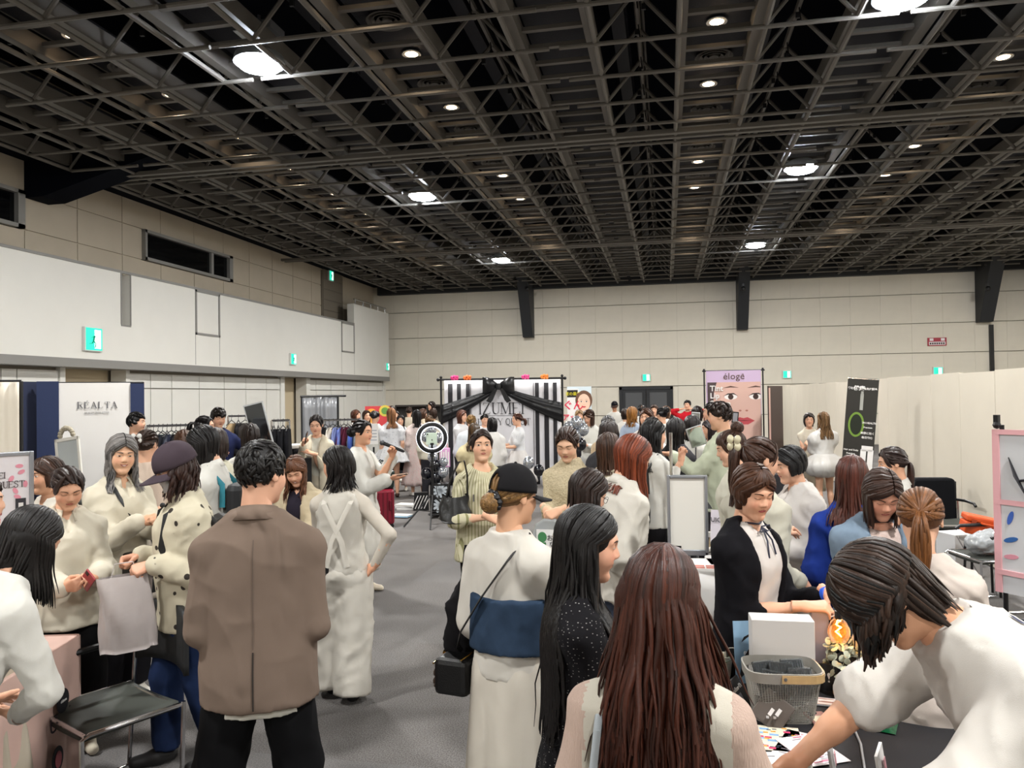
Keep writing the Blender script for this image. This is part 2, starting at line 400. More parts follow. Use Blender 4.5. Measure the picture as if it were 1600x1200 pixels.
# ---------------------------------------------------------------- hair locks
def locks(acc,C,out,wd,th,col,rng,var=.25,tip=.2,sides=4):
    """C (n,k,3) centre lines, out (n,k,3) outward directions"""
    n,k,_=C.shape; T=np.gradient(C,axis=1); T/=np.maximum(np.linalg.norm(T,axis=2,keepdims=True),1e-9)
    S=np.cross(T,out); S/=np.maximum(np.linalg.norm(S,axis=2,keepdims=True),1e-9); N=np.cross(S,T)
    t=np.linspace(0,1,k)[None,:,None]; prof=np.minimum(1,.55+2.2*t)*np.where(t>.6,1-(1-tip)*((t-.6)/.4)**1.5,1)
    W=wd*(rng.uniform(.65,1.35,(n,1,1)))*prof; H=th*prof
    ang=[0,.5,1,1.5] if sides==4 else [0.17,.83,1.5]
    V=np.stack([C+S*W*math.cos(a*math.pi)+N*H*math.sin(a*math.pi) for a in ang],2)   # n,k,s,3
    s=len(ang); b=(np.arange(n)[:,None,None]*k+np.arange(k-1)[None,:,None])*s; j=np.arange(s)[None,None,:]; j2=(j+1)%s
    F=np.stack([b+j,b+j2,b+s+j2,b+s+j],3).reshape(-1,4)
    cc=np.clip(np.array(col)[None]*(1+var*rng.normal(size=(n,1))),.002,1)
    acc.add(V.reshape(-1,3),F,np.repeat(cc,k*s,axis=0))
def slerp(a,b,t):
    d=np.clip((a*b).sum(-1,keepdims=True),-.9999,.9999); o=np.arccos(d); return (np.sin((1-t)*o)*a+np.sin(t*o)*b)/np.sin(o)
def unit(a): return a/np.maximum(np.linalg.norm(a,axis=-1,keepdims=True),1e-9)
NL=(370,180,85,40)
def make_hair(sp,lod,Hm,Hc,hs,push,seed):
    """sp: hair spec; Hm,Hc,hs head frame, centre, scale in body space"""
    rng=np.random.RandomState(seed); st=sp.get('st','down'); c1=np.array(lin(sp.get('c','#241a17'))); acc=Acc()
    vol=sp.get('vol',1.0); rad=A3((.0845,.104,.1005))*vol*1.0; cen=A3((0,-.008,.026))
    TH=lambda P: Hc+(P*hs)@Hm.T
    Lh=sp.get('len',.30); k1=(6,5,4,4)[lod]; k2=(9,6,5,4)[lod]; sides=4 if lod<2 else 3
    wd=(.0085,.0115,.017,.024)[lod]*sp.get('w',1.0); th=(.0035,.0045,.006,.009)[lod]; n=int(NL[lod]*sp.get('n',1.0))
    g=Grid(Hc-A3((.17,.17,Lh+.08 if st=='down' else .17)),Hc+A3((.17,.17,.17)),(.011,.014,.019,.026)[lod])
    g.add(ell(Hc+Hm@(cen*hs),rad*hs*.965,Hm))
    tied=st in('pony','bun','short')
    if sp.get('nape'): g.add(cone(Hc+Hm@(A3((0,-.045,-.02))*hs),Hc+Hm@(A3((0,-.045,-.09))*hs),.062*hs,.05*hs),.02)
    if st=='down':
        fr=A3((0,-.052,0)); o=Hc+Hm@(fr*hs)
        tab=[(-Lh*.9,.066*vol,.02,0),(-Lh*.6,.078*vol,.034,.0),(-.13,.074*vol,.043,.004),(-.05,.079*vol,.054,.01),(.01,.077*vol,.052,.012),(.05,.06*vol,.035,.014)]
        tab=[(t*(hs if t>-.2 else 1),a*hs*sp.get('wide',1.0),b*hs,oy) for t,a,b,oy in tab]
        if Lh<.2: tab=[(-Lh*.88,.074*vol*hs,.044*hs,.0)]+tab[-2:]
        if not sp.get('nohang'): g.add(loft(o,np.eye(3),tab),.02)
    if st!='none':
        fz=sp.get('face',.018 if tied and st!='short' else .010)
        g.cut(ell(Hc+Hm@(A3((0,.135,-.05+fz))*hs),A3((.084,.108,.122))*hs,Hm),.006)
        if tied or sp.get('ear'):
            M2=Hm@np.array(Matrix.Rotation(R(28),3,'X')); g.cut(hbox(Hc+Hm@(A3((0,.03,-.006))*hs)-M2@(A3((0,0,.13))*hs),M2,A3((.15,.2,.13))*hs),.012)
        V,F=g.mesh()
        if len(V):
            if lod<2: V=fold(V,F,.002,45,seed,.15)
            acc.add(V,F,c1*.75)
    def onell(D,sc=1.0): return TH(cen+D*rad*sc)
    def outw(C): return unit(C-(Hc+Hm@(cen*hs)))
    if st=='down':
        az0=sp.get('az0',64); az=R(1)*rng.uniform(az0,360-az0,n); f=np.abs(az-math.pi)/(math.pi-R(az0))
        ph=R(1)*(-38+f*(97+rng.normal(size=n)*5)); px=sp.get('part',0.0)
        A=unit(np.stack([px+.03*np.sign(np.sin(az))+0*ph,np.sin(ph),np.cos(ph)],1)); B=unit(np.stack([np.sin(az),np.cos(az),np.full(n,-.12)],1))
        t=np.linspace(0,1,k1)[None,:,None]; D=slerp(A[:,None],B[:,None],t); lay=rng.uniform(.955,1.035,(n,1,1)); P1=TH(cen+D*rad*lay)
        L=(Lh*hs-.02)*(1-rng.uniform(0,1,n)**2.2*sp.get('rag',.22 if Lh<.3 else .38)); E=P1[:,-1]; s2=np.linspace(0,1,k2+1)[None,1:]
        dz=-s2*L[:,None]; ax=Hc+Hm@(A3((0,-.03,0))*hs); lat=E[:,:2]-ax[:2]
        neck=1-(.13 if Lh<.36 else .05)*np.exp(-((dz+.11)/.06)**2); ends=1+(sp.get('flip',-.03))*np.clip(s2*1.0-.6,0,1)*2.5*(1 if Lh>.2 else 3)
        q=lat[:,None,:]*(neck*ends*(1+sp.get('spread',0)*s2**.8))[:,:,None]
        wv=sp.get('wave',0.0)
        if wv: 
            ph2=rng.uniform(0,6.28,(n,1)); q=q+wv*np.stack([np.sin(s2*L[:,None]*38+ph2),np.cos(s2*L[:,None]*33+ph2*1.3)],2)*np.clip(s2*2,0,1)[:,:,None]
        q=q+rng.normal(size=(n,1,2))*(.006+.012*(Lh>.3))*s2[:,:,None]
        P2=np.concatenate([ax[:2]+q,(E[:,2][:,None]+dz)[:,:,None]],2)
        if push is not None: P2=push(P2)
        C=np.concatenate([P1,P2],1); axo=np.concatenate([outw(P1),unit(np.concatenate([P2[:,:,:2]-ax[:2],0*P2[:,:,:1]],2))],1)
        locks(acc,C,axo,wd,th,c1,rng,sp.get('var',.22),.25,sides)
    if sp.get('nape'):
        m=int(n*.35); az=R(1)*rng.uniform(95,265,m); B=unit(np.stack([np.sin(az),np.cos(az),rng.uniform(-.5,.15,m)],1)); t=np.linspace(0,1,8)[None,:,None]
        P0=cen+B*rad*rng.uniform(.97,1.03,(m,1)); dn=A3((0,0,-1))*sp['nape']*rng.uniform(.6,1.1,(m,1)); mid=P0*A3((.8,.78,1))+dn
        C=P0[:,None]*(1-t)+mid[:,None]*t; C=TH(C); locks(acc,C,outw(C),wd*1.1,th,c1,rng,.4,.2,sides)
    if sp.get('bangs'):
        m=max(10,int(n*.22)); az=R(1)*rng.uniform(-62,62,m); A=unit(np.stack([sp.get('part',0)+.15*np.sin(az),np.full(m,.45),np.full(m,.95)],1))
        bz=sp.get('bl',.25); B=unit(np.stack([np.sin(az)*1.0,np.cos(az)*1.0,bz-.25*(np.abs(az)/R(62))**2+rng.normal(size=m)*.05],1))
        t=np.linspace(0,1,k1+1)[None,:,None]; D=slerp(A[:,None],B[:,None],t); C=TH(cen+D*rad*rng.uniform(.97,1.03,(m,1,1))); locks(acc,C,outw(C),wd,th,c1,rng,.2,.3,sides)
    if st in('pony','bun'):
        tie=unit(A3(sp.get('tie',(0,-.95,.15)))); m=int(n*.6)
        az=R(1)*rng.uniform(-180,180,m); pol=np.where(np.abs(az)<R(70),R(57)+.34*np.abs(az),R(92)+R(28)*np.clip(np.abs(az)-R(70),0,2)/2)
        B=unit(np.stack([np.sin(az)*np.sin(pol),np.cos(az)*np.sin(pol),np.cos(pol)],1)); t=np.linspace(0,1,k1+2)[None,:,None]
        D=slerp(B[:,None],np.broadcast_to(tie,(m,1,3)),t); C=TH(cen+D*rad*rng.uniform(.965,1.015,(m,1,1))); locks(acc,C,outw(C),wd*1.1,th*.8,c1,rng,.16,.8,sides)
        tp=cen+tie*rad*1.02
        if st=='pony':
            m=int(n*.35); k=k2+3; s=np.linspace(0,1,k)[None,:]; L=Lh*(1-rng.uniform(0,1,(m,1))**2*.3)
            th0=rng.uniform(0,6.28,(m,1)); rr=rng.uniform(.2,1,(m,1))**.5*sp.get('tw',.03)
            o=TH(tp[None])[0]; dr=Hm@tie; bk=sp.get('arc',.06)*np.sqrt(np.clip(s*3,0,1))
            base=o[None,None]+dr[None,None]*(bk[:,:,None])*A3((1,1,.3)); base=base+np.stack([0*s*L,0*s*L,-s*L+.02*np.sin(np.clip(s*6,0,3.14))],2)
            spread=(.35+np.clip(s*2.2,0,1)*.65)*(1-.55*np.clip(s-.55,0,1)/.45*.9); side=Hm@A3((1,0,0)); bkv=Hm@A3((0,1,0))
            wv=sp.get('wave',0.0)
            C=base+(rr*np.cos(th0)*spread)[:,:,None]*side+(rr*np.sin(th0)*spread*.7)[:,:,None]*bkv
            if wv: C=C+(wv*np.sin(s*L*30+th0)*np.clip(s*2,0,1))[:,:,None]*side
            if push is not None: C=push(C)
            o2=(np.cos(th0)[:,:,None]*side+np.sin(th0)[:,:,None]*bkv)*np.ones((m,k,1)); locks(acc,C,o2,wd,th,c1,rng,.2,.2,sides)
        else:
            br=sp.get('br',.038)*hs; o=TH((tp+tie*.02)[None])[0]; m=int(n*.3); k=9; s=np.linspace(0,2.2*math.pi,k)[None,:]
            g2=Grid(o-br*1.4,o+br*1.4,(.006,.008,.012,.018)[lod]); g2.add(ell(o,(br*.9,)*3)); V,F=g2.mesh(); acc.add(V,F,c1*.7)
            a1=unit(rng.normal(size=(m,3))*.35+Hm@tie); x=unit(np.cross(a1,rng.normal(size=(m,3)))); y=np.cross(a1,x); z0=rng.uniform(-.7,.8,(m,1)); rr=np.sqrt(1-z0**2)
            C=o+br*((rr*np.cos(s))[:,:,None]*x[:,None]+(rr*np.sin(s))[:,:,None]*y[:,None]+z0[:,:,None]*a1[:,None]); locks(acc,C,unit(C-o),wd,th,c1,rng,.2,.5,sides)
        if sp.get('side',1):
            m=14 if lod<2 else 6; az=np.concatenate([R(1)*rng.uniform(58,75,m//2),-R(1)*rng.uniform(58,75,m//2)]); A=unit(np.stack([np.sin(az)*.4,np.full(m,.6),np.full(m,.7)],1)); B=unit(np.stack([np.sin(az),np.cos(az),np.full(m,-.5)],1))
            t=np.linspace(0,1,k1+2)[None,:,None]; C=TH(cen+slerp(A[:,None],B[:,None],t)*rad*1.01*np.array([1,1,1.15])); locks(acc,C,outw(C),wd*.6,th*.6,c1,rng,.2,.2,sides)
    if st=='short':
        m=int(n*.9); L0=sp.get('sl',.055); az=R(1)*rng.uniform(-180,180,m); pm=np.where(np.abs(az)<R(65),R(58),np.where(np.abs(az)<R(110),R(98),R(122)))
        pol=np.arccos(1-rng.uniform(0,1,m)*(1-np.cos(pm)))
        B=unit(np.stack([np.sin(az)*np.sin(pol),np.cos(az)*np.sin(pol),np.cos(pol)],1)); wh=A3((.15,-.45,.9)); wh/=np.linalg.norm(wh)
        dr=unit(B-wh*(B@wh)[:,None]-.35*A3((0,0,1))+rng.normal(size=(m,3))*sp.get('mess',.3)); dr=unit(dr-B*(dr*B).sum(1,keepdims=True))
        k=6; s=np.linspace(0,1,k)[None,:,None]; Ln=(L0/.09)*rng.uniform(.6,1.2,(m,1,1))
        D=unit(B[:,None]+dr[:,None]*s*Ln); C=TH(cen+D*rad*(.96+sp.get('lift',.07)*np.sin(s*2.6)*rng.uniform(.2,1,(m,1,1)))); locks(acc,C,outw(C),wd*1.15,th*1.2,c1,rng,.2,.1,sides)
    return acc.get()
# ---------------------------------------------------------------- materials for people
def hairmat():
    if 'hair' in MATS: return MATS['hair']
    m=mat('hair','#201814',.44,attr='Col',bump=.25,bscale=420,stretch=(1,1,.06),var=.25,vscale=160,spec=.4); return m
def skinmat(): return mat('skin','#c89a80',.5,attr='Col',spec=.35,bump=.06,bscale=500)
CL={}
def cloth(c,kind='plain'):
    k=kind+c
    if k in CL: return CL[k]
    pat=None; kw=dict(rough=.88,bump=.18,bscale=650,var=.05,vscale=5,spec=.16)
    kw['wrinkle']=.8
    cl=lin(c); c0=c; mx_=max(cl)
    if mx_>.5: c='#%02x%02x%02x'%tuple(int(round(255*((v*.84)**(1/2.2)))) for v in cl)
    def ramp(N,L,val,lo,hi):
        r=N.new('ShaderNodeMapRange'); r.inputs[1].default_value=lo; r.inputs[2].default_value=hi; r.interpolation_type='SMOOTHSTEP'; L.new(val,r.inputs[0]); return r.outputs[0]
    def vor(N,L,tc,sc,rnd=1.0,out='Distance',stretch=(1,1,1)):
        mp=N.new('ShaderNodeMapping'); mp.inputs['Scale'].default_value=stretch; L.new(tc.outputs['Object'],mp.inputs[0])
        v=N.new('ShaderNodeTexVoronoi'); v.inputs['Scale'].default_value=sc; v.inputs['Randomness'].default_value=rnd; L.new(mp.outputs[0],v.inputs['Vector']); return v.outputs[out]
    if kind=='stripe':
        def pat(N,L,tc,c,mixc):
            a=N.new('ShaderNodeAttribute'); a.attribute_name='u'; s=N.new('ShaderNodeMath'); s.operation='SINE'; m=N.new('ShaderNodeMath'); m.operation='MULTIPLY'; m.inputs[1].default_value=300
            L.new(a.outputs['Fac'],m.inputs[0]); L.new(m.outputs[0],s.inputs[0]); return mixc(c,(*lin('#8d8a63'),1),ramp(N,L,s.outputs[0],.55,.85))
    if kind=='widestripe':
        def pat(N,L,tc,c,mixc):
            a=N.new('ShaderNodeAttribute'); a.attribute_name='u'; s=N.new('ShaderNodeMath'); s.operation='SINE'; m=N.new('ShaderNodeMath'); m.operation='MULTIPLY'; m.inputs[1].default_value=95
            L.new(a.outputs['Fac'],m.inputs[0]); L.new(m.outputs[0],s.inputs[0]); return mixc(c,(*lin('#17161a'),1),ramp(N,L,s.outputs[0],-.35,-.2))
    if kind=='dots':
        def pat(N,L,tc,c,mixc): return mixc((*lin('#38332f'),1),c,ramp(N,L,vor(N,L,tc,15,.6),.21,.245))
    if kind=='floral':
        def pat(N,L,tc,c,mixc):
            a=mixc((*lin('#8e2f38'),1),c,ramp(N,L,vor(N,L,tc,9,1),.17,.2)); return mixc((*lin('#4b4a38'),1),a,ramp(N,L,vor(N,L,tc,15,1,stretch=(1,1,.4)),.05,.1))
    if kind=='tiny':
        def pat(N,L,tc,c,mixc): return mixc((*lin('#8a8f9a'),1),c,ramp(N,L,vor(N,L,tc,26,1),.12,.25))
    if kind=='pinkdot':
        def pat(N,L,tc,c,mixc): return mixc((*lin('#c99a98'),1),c,ramp(N,L,vor(N,L,tc,40,.8),.15,.4))
    if kind=='lace': kw.update(bump=1.0,bscale=70,tex='voronoi',var=.14,vscale=60)
    if kind=='knit': kw.update(bump=.7,bscale=300,stretch=(1,1,.12),var=.05,vscale=10)
    if kind=='denim': kw.update(var=.3,vscale=9,bump=.4,bscale=900)
    if kind=='net':
        def pat(N,L,tc,c,mixc): return mixc((*lin('#8d8987'),1),c,ramp(N,L,vor(N,L,tc,75,.5,stretch=(1,1,1.6)),.12,.22))
    if kind=='satin': kw.update(rough=.35,spec=.5,bump=.05)
    if kind=='silver': kw.update(rough=.35,metal=.35,bump=.1)
    CL[k]=mat('cloth_'+kind+'_'+c0.strip('#'),c,pattern=pat,**kw); return CL[k]
TAB_F=[(-.08,.090,.064,0),(-.02,.101,.070,-.004),(.03,.095,.063,-.002),(.10,.076,.052,.002),(.17,.082,.060,.006),(.215,.088,.067,.008),(.255,.086,.058,.002),(.285,.078,.046,-.003),(.305,.056,.038,-.006),(.322,.040,.036,-.006),(.335,.033,.034,-.004)]
TAB_M=[(-.08,.088,.062,0),(-.02,.095,.067,-.002),(.03,.091,.063,0),(.10,.087,.060,.002),(.17,.097,.065,.004),(.215,.104,.069,.005),(.255,.103,.060,0),(.285,.090,.050,-.004),(.305,.064,.041,-.006),(.322,.044,.039,-.006),(.335,.037,.037,-.004)]
def smooth_tab(rows,n=34):
    r=np.array(rows); t=np.linspace(r[0,0],r[-1,0],n); o=np.stack([t]+[np.interp(t,r[:,0],r[:,i]) for i in (1,2,3)],1); k=np.array([1,2,3,2,1])/9
    for i in (1,2,3): o[:,i]=np.convolve(np.pad(o[:,i],2,'edge'),k,'valid')
    return o
NPERS=[0]; PEOPLE=[]
class Pn: pass
def ik(S,W,l1,l2,hint):
    v=W-S; D=np.linalg.norm(v)
    if D>.985*(l1+l2): W=S+v*(.985*(l1+l2)/D); v=W-S; D=np.linalg.norm(v)
    u=v/D; a=(l1*l1-l2*l2+D*D)/(2*D); hh=math.sqrt(max(l1*l1-a*a,1e-6)); hint=hint-u*(hint@u); hint/=max(np.linalg.norm(hint),1e-6)
    return S+u*a+hint*hh,W
def person(px,ty,d,face,label,hair=None,top=None,bot=None,over=None,arms=None,head=(0,0,0),lean=0,side=0,male=False,skin='#d6a78b',ff=None,shoes='#d8d3c8',feet=None,lod=None,hgt=None,group=None,hat=None,gname=None,hsz=1.0):
    NPERS[0]+=1; seed=NPERS[0]*17
    hair=hair or {}; top=dict(dict(c='#e9e4d8',off=.016,hem=-.03,sl=.97,sw=(.008,.008,.008),neck='crew',kind='plain',name='shirt',amp=1.0,flare=0.0),**(top or {})); bot=dict(dict(t='trousers',c='#1b1a1d',w=.012,kind='plain',len=.05),**(bot or {}))
    arms=arms or {}; ff=ff or {}
    if lod is None: lod=0 if d<3.2 else 1 if d<6.2 else 2 if d<10.6 else 3
    Pw=pix(px,ty,d); tabn=TAB_M if male else TAB_F
    sk=np.array(lin(skin))
    # --- skeleton at unit height
    Rl=np.array(Matrix.Rotation(R(-lean),3,'X')@Matrix.Rotation(R(side),3,'Y')); 
    def skel(h):
        J={}; hip=A3((0,0,.52*h)); J['hip']=hip; up=Rl@A3((0,0,1))
        J['neck']=hip+Rl@A3((0,-.004*h,.32*h)); hs=h*.1415/.236*(1.0 if not male else .985)*hsz
        Hm=np.array(Matrix.Rotation(R(-head[0]),3,'Z')@Matrix.Rotation(R(-head[1]),3,'X')@Matrix.Rotation(R(head[2]),3,'Y'))
        nd=unit(.6*up+.4*(Hm@A3((0,0,1)))+A3((0,.12,0))); J['Hc']=J['neck']+nd*.052*h+Hm@A3((0,.006*h,.045*h)); J['Hm']=Hm; J['hs']=hs
        J['top']=J['Hc']+Hm@A3((0,-.01,.1265*hs))
        zs=[(J['Hc']+Hm@(A3((0,a,b))*hs))[2] for a,b in ((-.01,.1265),(-.11,.03),(-.07,.1))]; J['ztop']=max(zs); return J
    h=hgt if hgt else Pw.z/skel(1.0)['ztop']
    if not(1.4<h<1.9): print('HEIGHT',label,round(h,3))
    J=skel(h); hip=J['hip']; hs=J['hs']; Hm=J['Hm']; Hc=J['Hc']
    dv=Vector((Pw.x,Pw.y,0)).normalized(); rt=Vector((dv.y,-dv.x,0)); fv=-dv*math.cos(R(face))+rt*math.sin(R(face)); rz=math.atan2(-fv.x,fv.y)
    Rz=Matrix.Rotation(rz,3,'Z'); off=Rz@Vector(Hc); base=Vector((Pw.x-off.x,Pw.y-off.y,0))
    sx=(.104 if male else .089)*h
    for s,nm in ((1,'R'),(-1,'L')):
        S=hip+Rl@A3((s*sx,-.006*h,(.245 if male else .254)*h)); sp=arms.get(nm,None); J['S'+nm]=S
        if sp is None: sp=(s*.118,.03,.485)
        W=A3(sp[:3])*h; hint=A3((s*.22,-.8,-.5)); o=sp[3] if len(sp)>3 else {}
        if 'e' in o: hint=A3(o['e'])
        E,W=ik(S,W,.172*h,.148*h,hint); J['E'+nm]=E; J['W'+nm]=W; J['o'+nm]=o
    fe=feet or ((.058,.0),(-.058,.0)); J['feet']=fe
    rM=1.1 if male else 1.0
    def tabw(offv,hem,topv,flare=0.0,zt=.335):
        rows=[]; T=[r[0] for r in tabn]; zs=[hem]+[t for t in T if hem<t<zt]+[zt]
        for z in zs:
            a,b,oy=[np.interp(z,T,[r[i] for r in tabn]) for i in (1,2,3)]; low=max(0,(.24-z)/.3)
            if z<T[0]: a,b=a,b
            o_=offv if z<.3 else offv*.5+.002
            a_=a*h+o_+flare*low; b_=b*h+o_+flare*low*.8
            bx=topv.get('box',0)   # boxy cut: waist filled out
            if bx and z<.2: a_=a_*(1-bx)+bx*(np.interp(.2,T,[r[1] for r in tabn])*h+o_+flare*low); b_=b_*(1-bx)+bx*(np.interp(.2,T,[r[2] for r in tabn])*h+o_+flare*low*.8)
            rows.append((z*h,a_,b_,oy*h))
        return smooth_tab(rows)
    acc=Acc()
    # --- head
    V,F,g=head_mesh(lod,male); T=lambda P:Hc+(P*hs)@Hm.T
    C=np.zeros((len(V),3)); C[:]=sk
    bl=np.exp(-(((np.abs(V[:,0])-.04)/.02)**2+((V[:,2]+.03)/.02)**2))*(V[:,1]>.02); C*=1-np.outer(bl*.16,[0.1,1,1])
    acc.add(T(V),F,C)
    if lod<3 or abs(((face+head[0]+180)%360)-180)<100:
        g0=head_mesh(min(lod,1),male)[2]; face_feat(acc,g0,T,ff,sk,lin(hair.get('c','#241a17')),lod)
    # --- torso, legs (mostly covered), neck
    g=Grid(A3((-.36,-.32,0))*h/1.6+A3((0,0,.03)),A3((.36,.32,1.45))*h/1.6,(.017,.022,.03,.038)[lod])
    if lean or side: 
        g=Grid(np.minimum(A3((-.4,-.3,.03)),J['neck']-.2),np.maximum(A3((.4,.3,1.0)),J['neck']+.2),(.018,.022,.03,.038)[lod])
    g.add(loft(hip,Rl,[(z*h,a*h*.94,b*h*.94,o*h) for z,a,b,o in tabn]))
    nr=.0295*h if male else .0265*h
    g.add(cone(J['neck']-Rl@A3((0,0,.02*h)),Hc+Hm@(A3((0,-.024,-.05))*hs),nr*1.12,nr),.02)
    for s,nm in ((1,'R'),(-1,'L')): g.add(cone(hip+Rl@A3((s*.02*h,-.006*h,.305*h)),J['S'+nm],.018*h,.025*h),.03)
    for s,(fx,fy) in ((1,fe[0]),(-1,fe[1])):
        kn=A3((fx*h*.95,fy*h*.55+.012*h,.275*h)); an=A3((fx*h,fy*h-.012*h,.045*h))
        g.add(cone((s*.052*h,0,.5*h),kn,.05*h,.032*h),.03); g.add(cone(kn,an,.031*h,.02*h),.02)
        g.add(cone(kn*.65+an*.35+A3((0,-.008,0)),kn*.4+an*.6,.031*h,.026*h),.02)
    V,F=g.mesh(); acc.add(V,F,sk)
    # --- arms and hands
    for s,nm in ((1,'R'),(-1,'L')):
        S,E,W,o=J['S'+nm],J['E'+nm],J['W'+nm],J['o'+nm]; lo=np.minimum(np.minimum(S,E),W)-.07; hi=np.maximum(np.maximum(S,E),W)+.07
        g=Grid(lo,hi,(.011,.015,.021,.028)[lod]); g.add(cone(S,E,.0245*h*rM,.0205*h*rM)); g.add(cone(E,W,.0205*h*rM,.014*h*rM),.015); g.add(cone(E*.8+W*.2,E*.55+W*.45,.0215*h*rM,.0195*h*rM),.02)
        V,F=g.mesh(); acc.add(V,F,sk)
        V,F=hand_mesh(o.get('p','relax'),min(lod,3)); V=V.copy()*(h*.104/.164)*rM
        if s<0: V[:,0]*=-1; F=F[:,::-1]
        hd=unit(W-E); 
        if 'd' in o: hd=unit(A3(o['d']))
        bk=A3(o.get('b',(s*1.0,.15,.05) if hd[2]<-.6 else (s*.55,.2,.55)))
        J['h'+nm]=W+hd*.055*h; J['hf'+nm]=frame(hd,bk); acc.add(W+V@J['hf'+nm].T,F,sk*np.array([1.0,.94,.92]))
    V,F,Cc=acc.get()
    body=npmesh('person',V,F,skinmat(),col=Cc,loc=base); body.rotation_euler=(0,0,rz)
    tag(body,label,'person',group)
    # --- garments
    vx=(.0105,.0145,.021,.03)[lod]
    tabf=np.array(tabw(top['off'],-.1,top,top['flare']))
    def push(P):
        q=(P-hip)@Rl; z=np.clip(q[...,2],tabf[0,0],tabf[-1,0]); a=np.interp(z,tabf[:,0],tabf[:,1])+.012; b=np.interp(z,tabf[:,0],tabf[:,2])+.012; oy=np.interp(z,tabf[:,0],tabf[:,3])
        sh=np.clip((.30*h-q[...,2])/(.03*h),0,1); y=q[...,1]-oy; r=np.sqrt((q[...,0]/a)**2+(y/b)**2); k=np.where((r<1)&(q[...,2]<.31*h),1/np.maximum(r,.2),1.0)
        q=q.copy(); xs=q[...,0]*(1+(k-1)*.35); q[...,1]=np.where(k>1,np.sign(y+1e-6)*b*np.sqrt(np.clip(1-(xs/a)**2,.05,1)),y)*1.0+oy; q[...,0]=np.where(k>1,xs,q[...,0])
        return hip+q@Rl.T
    def garment(sp,nm_,seed,wid=0):
        pts=[hip,J['neck']]+[J[k] for k in ('SR','ER','WR','SL','EL','WL')]; zl=hip+Rl@A3((0,0,sp['hem']*h)); pts.append(zl)
        pts=np.array(pts); lo=pts.min(0)-.22; hi=pts.max(0)+.22; hi[2]=min(hi[2],max(J['neck'][2],pts[:,2].max())+.13); g=Grid(lo,hi,vx)
        offv=sp['off']; g.add(loft(hip,Rl,tabw(offv,sp['hem'],sp,sp['flare'],sp.get('zt',.345 if sp['neck']=='high' else .33))))
        for s,n_ in ((1,'R'),(-1,'L')):
            S,E,W=J['S'+n_],J['E'+n_],J['W'+n_]; sw=sp['sw']; f=sp['sl']
            if f<=0: continue
            g.add(cone(hip+Rl@A3((s*.03*h,-.006*h,.303*h)),S,.025*h+offv*.5,.027*h*rM+offv*.6),.04)
            if sp.get('puff'): g.add(ell(S+(E-S)*.25,(sp['puff'],)*3),.03)
            k=.02
            if f<=.55:
                e=S+(E-S)*(f/.53); g.add(cone(S,e,.0268*h*rM+sw[0],.024*h*rM+sw[1]),.03)
            else:
                e=E+(W-E)*((f-.53)/.47); g.add(cone(S,E,.0268*h*rM+sw[0],.0225*h*rM+sw[1]),.03); g.add(cone(E,e,.0225*h*rM+sw[1],.0158*h*rM+sw[2]),.015)
        N0=J['neck']
        if sp['neck']=='crew': g.cut(ell(N0+Rl@A3((0,.012*h,.012*h)),A3((.036,.036,.02))*h,Rl),.006)
        elif sp['neck']=='wide': g.cut(ell(N0+Rl@A3((0,.02*h,.008*h)),A3((.05,.05,.034))*h,Rl),.006)
        elif sp['neck'] in('v','shirt'):
            g.cut(ell(N0+Rl@A3((0,.012*h,.012*h)),A3((.035,.036,.02))*h,Rl),.006); dp=sp.get('vd',.07)
            g.cut(cone(N0+Rl@A3((0,.05*h,.005*h)),N0+Rl@A3((0,.075*h,-dp*h)),.03*h,.004*h),.008)
        if sp.get('open'):
            ow=sp['open']; g.cut(hbox(hip+Rl@A3((0,.12*h,.1*h)),Rl,(ow,.12*h-.01,.5*h)),.01); g.cut(ell(N0+Rl@A3((0,.03*h,.0)),A3((.04,.05,.035))*h,Rl),.006)
        if sp.get('tank'): 
            for s in (-1,1): g.cut(ell(hip+Rl@A3((s*.125*h,0,.29*h)),A3((.055,.09,.09))*h,Rl),.01)
            g.cut(ell(N0+Rl@A3((0,.0,.012*h)),A3((.05,.1,.03))*h,Rl),.006)
        V,F=g.mesh(); V0=V
        amp=sp['amp']*(.0078,.008,.008,.006)[lod]; wt=.75+sum(.55*np.exp(-((V-J[k])**2).sum(1)/.012) for k in ('ER','EL','SR','SL')); V=fold(V,F,amp*wt,sp.get('fr',15),seed,sp.get('zc',.55))
        u=None
        if sp['kind'] in('stripe','widestripe'):
            q=(V0-hip)@Rl; u=np.arctan2(q[:,0],q[:,1])*.16; arm=np.abs(q[:,0])>.11*h; u=np.where(arm,np.arctan2(q[:,1],np.abs(q[:,0])-.125*h)*.06,u)
        mt=[cloth(sp['c'],sp['kind'])]; mi=None
        if sp.get('slc'):
            def sg(a,b): ba=b-a; t=np.clip(((V0-a)@ba)/(ba@ba),0,1); return np.linalg.norm(V0-a-t[:,None]*ba,axis=1)
            q=(V0-hip)@Rl; arm=(np.minimum.reduce([sg(J['S'+k],J['E'+k]) for k in 'RL']+[sg(J['E'+k],J['W'+k]) for k in 'RL'])<.1)&((np.abs(q[:,0])>.098*h)|(q[:,1]>.1*h)); mt.append(cloth(*sp['slc'])); mi=arm[F].mean(1)>.5
        o=npmesh(nm_,V,F,mt,parent=body,u=u,mi=mi)
        col=sp.get('collar')
        if col: collar(o,col,sp)
        return o
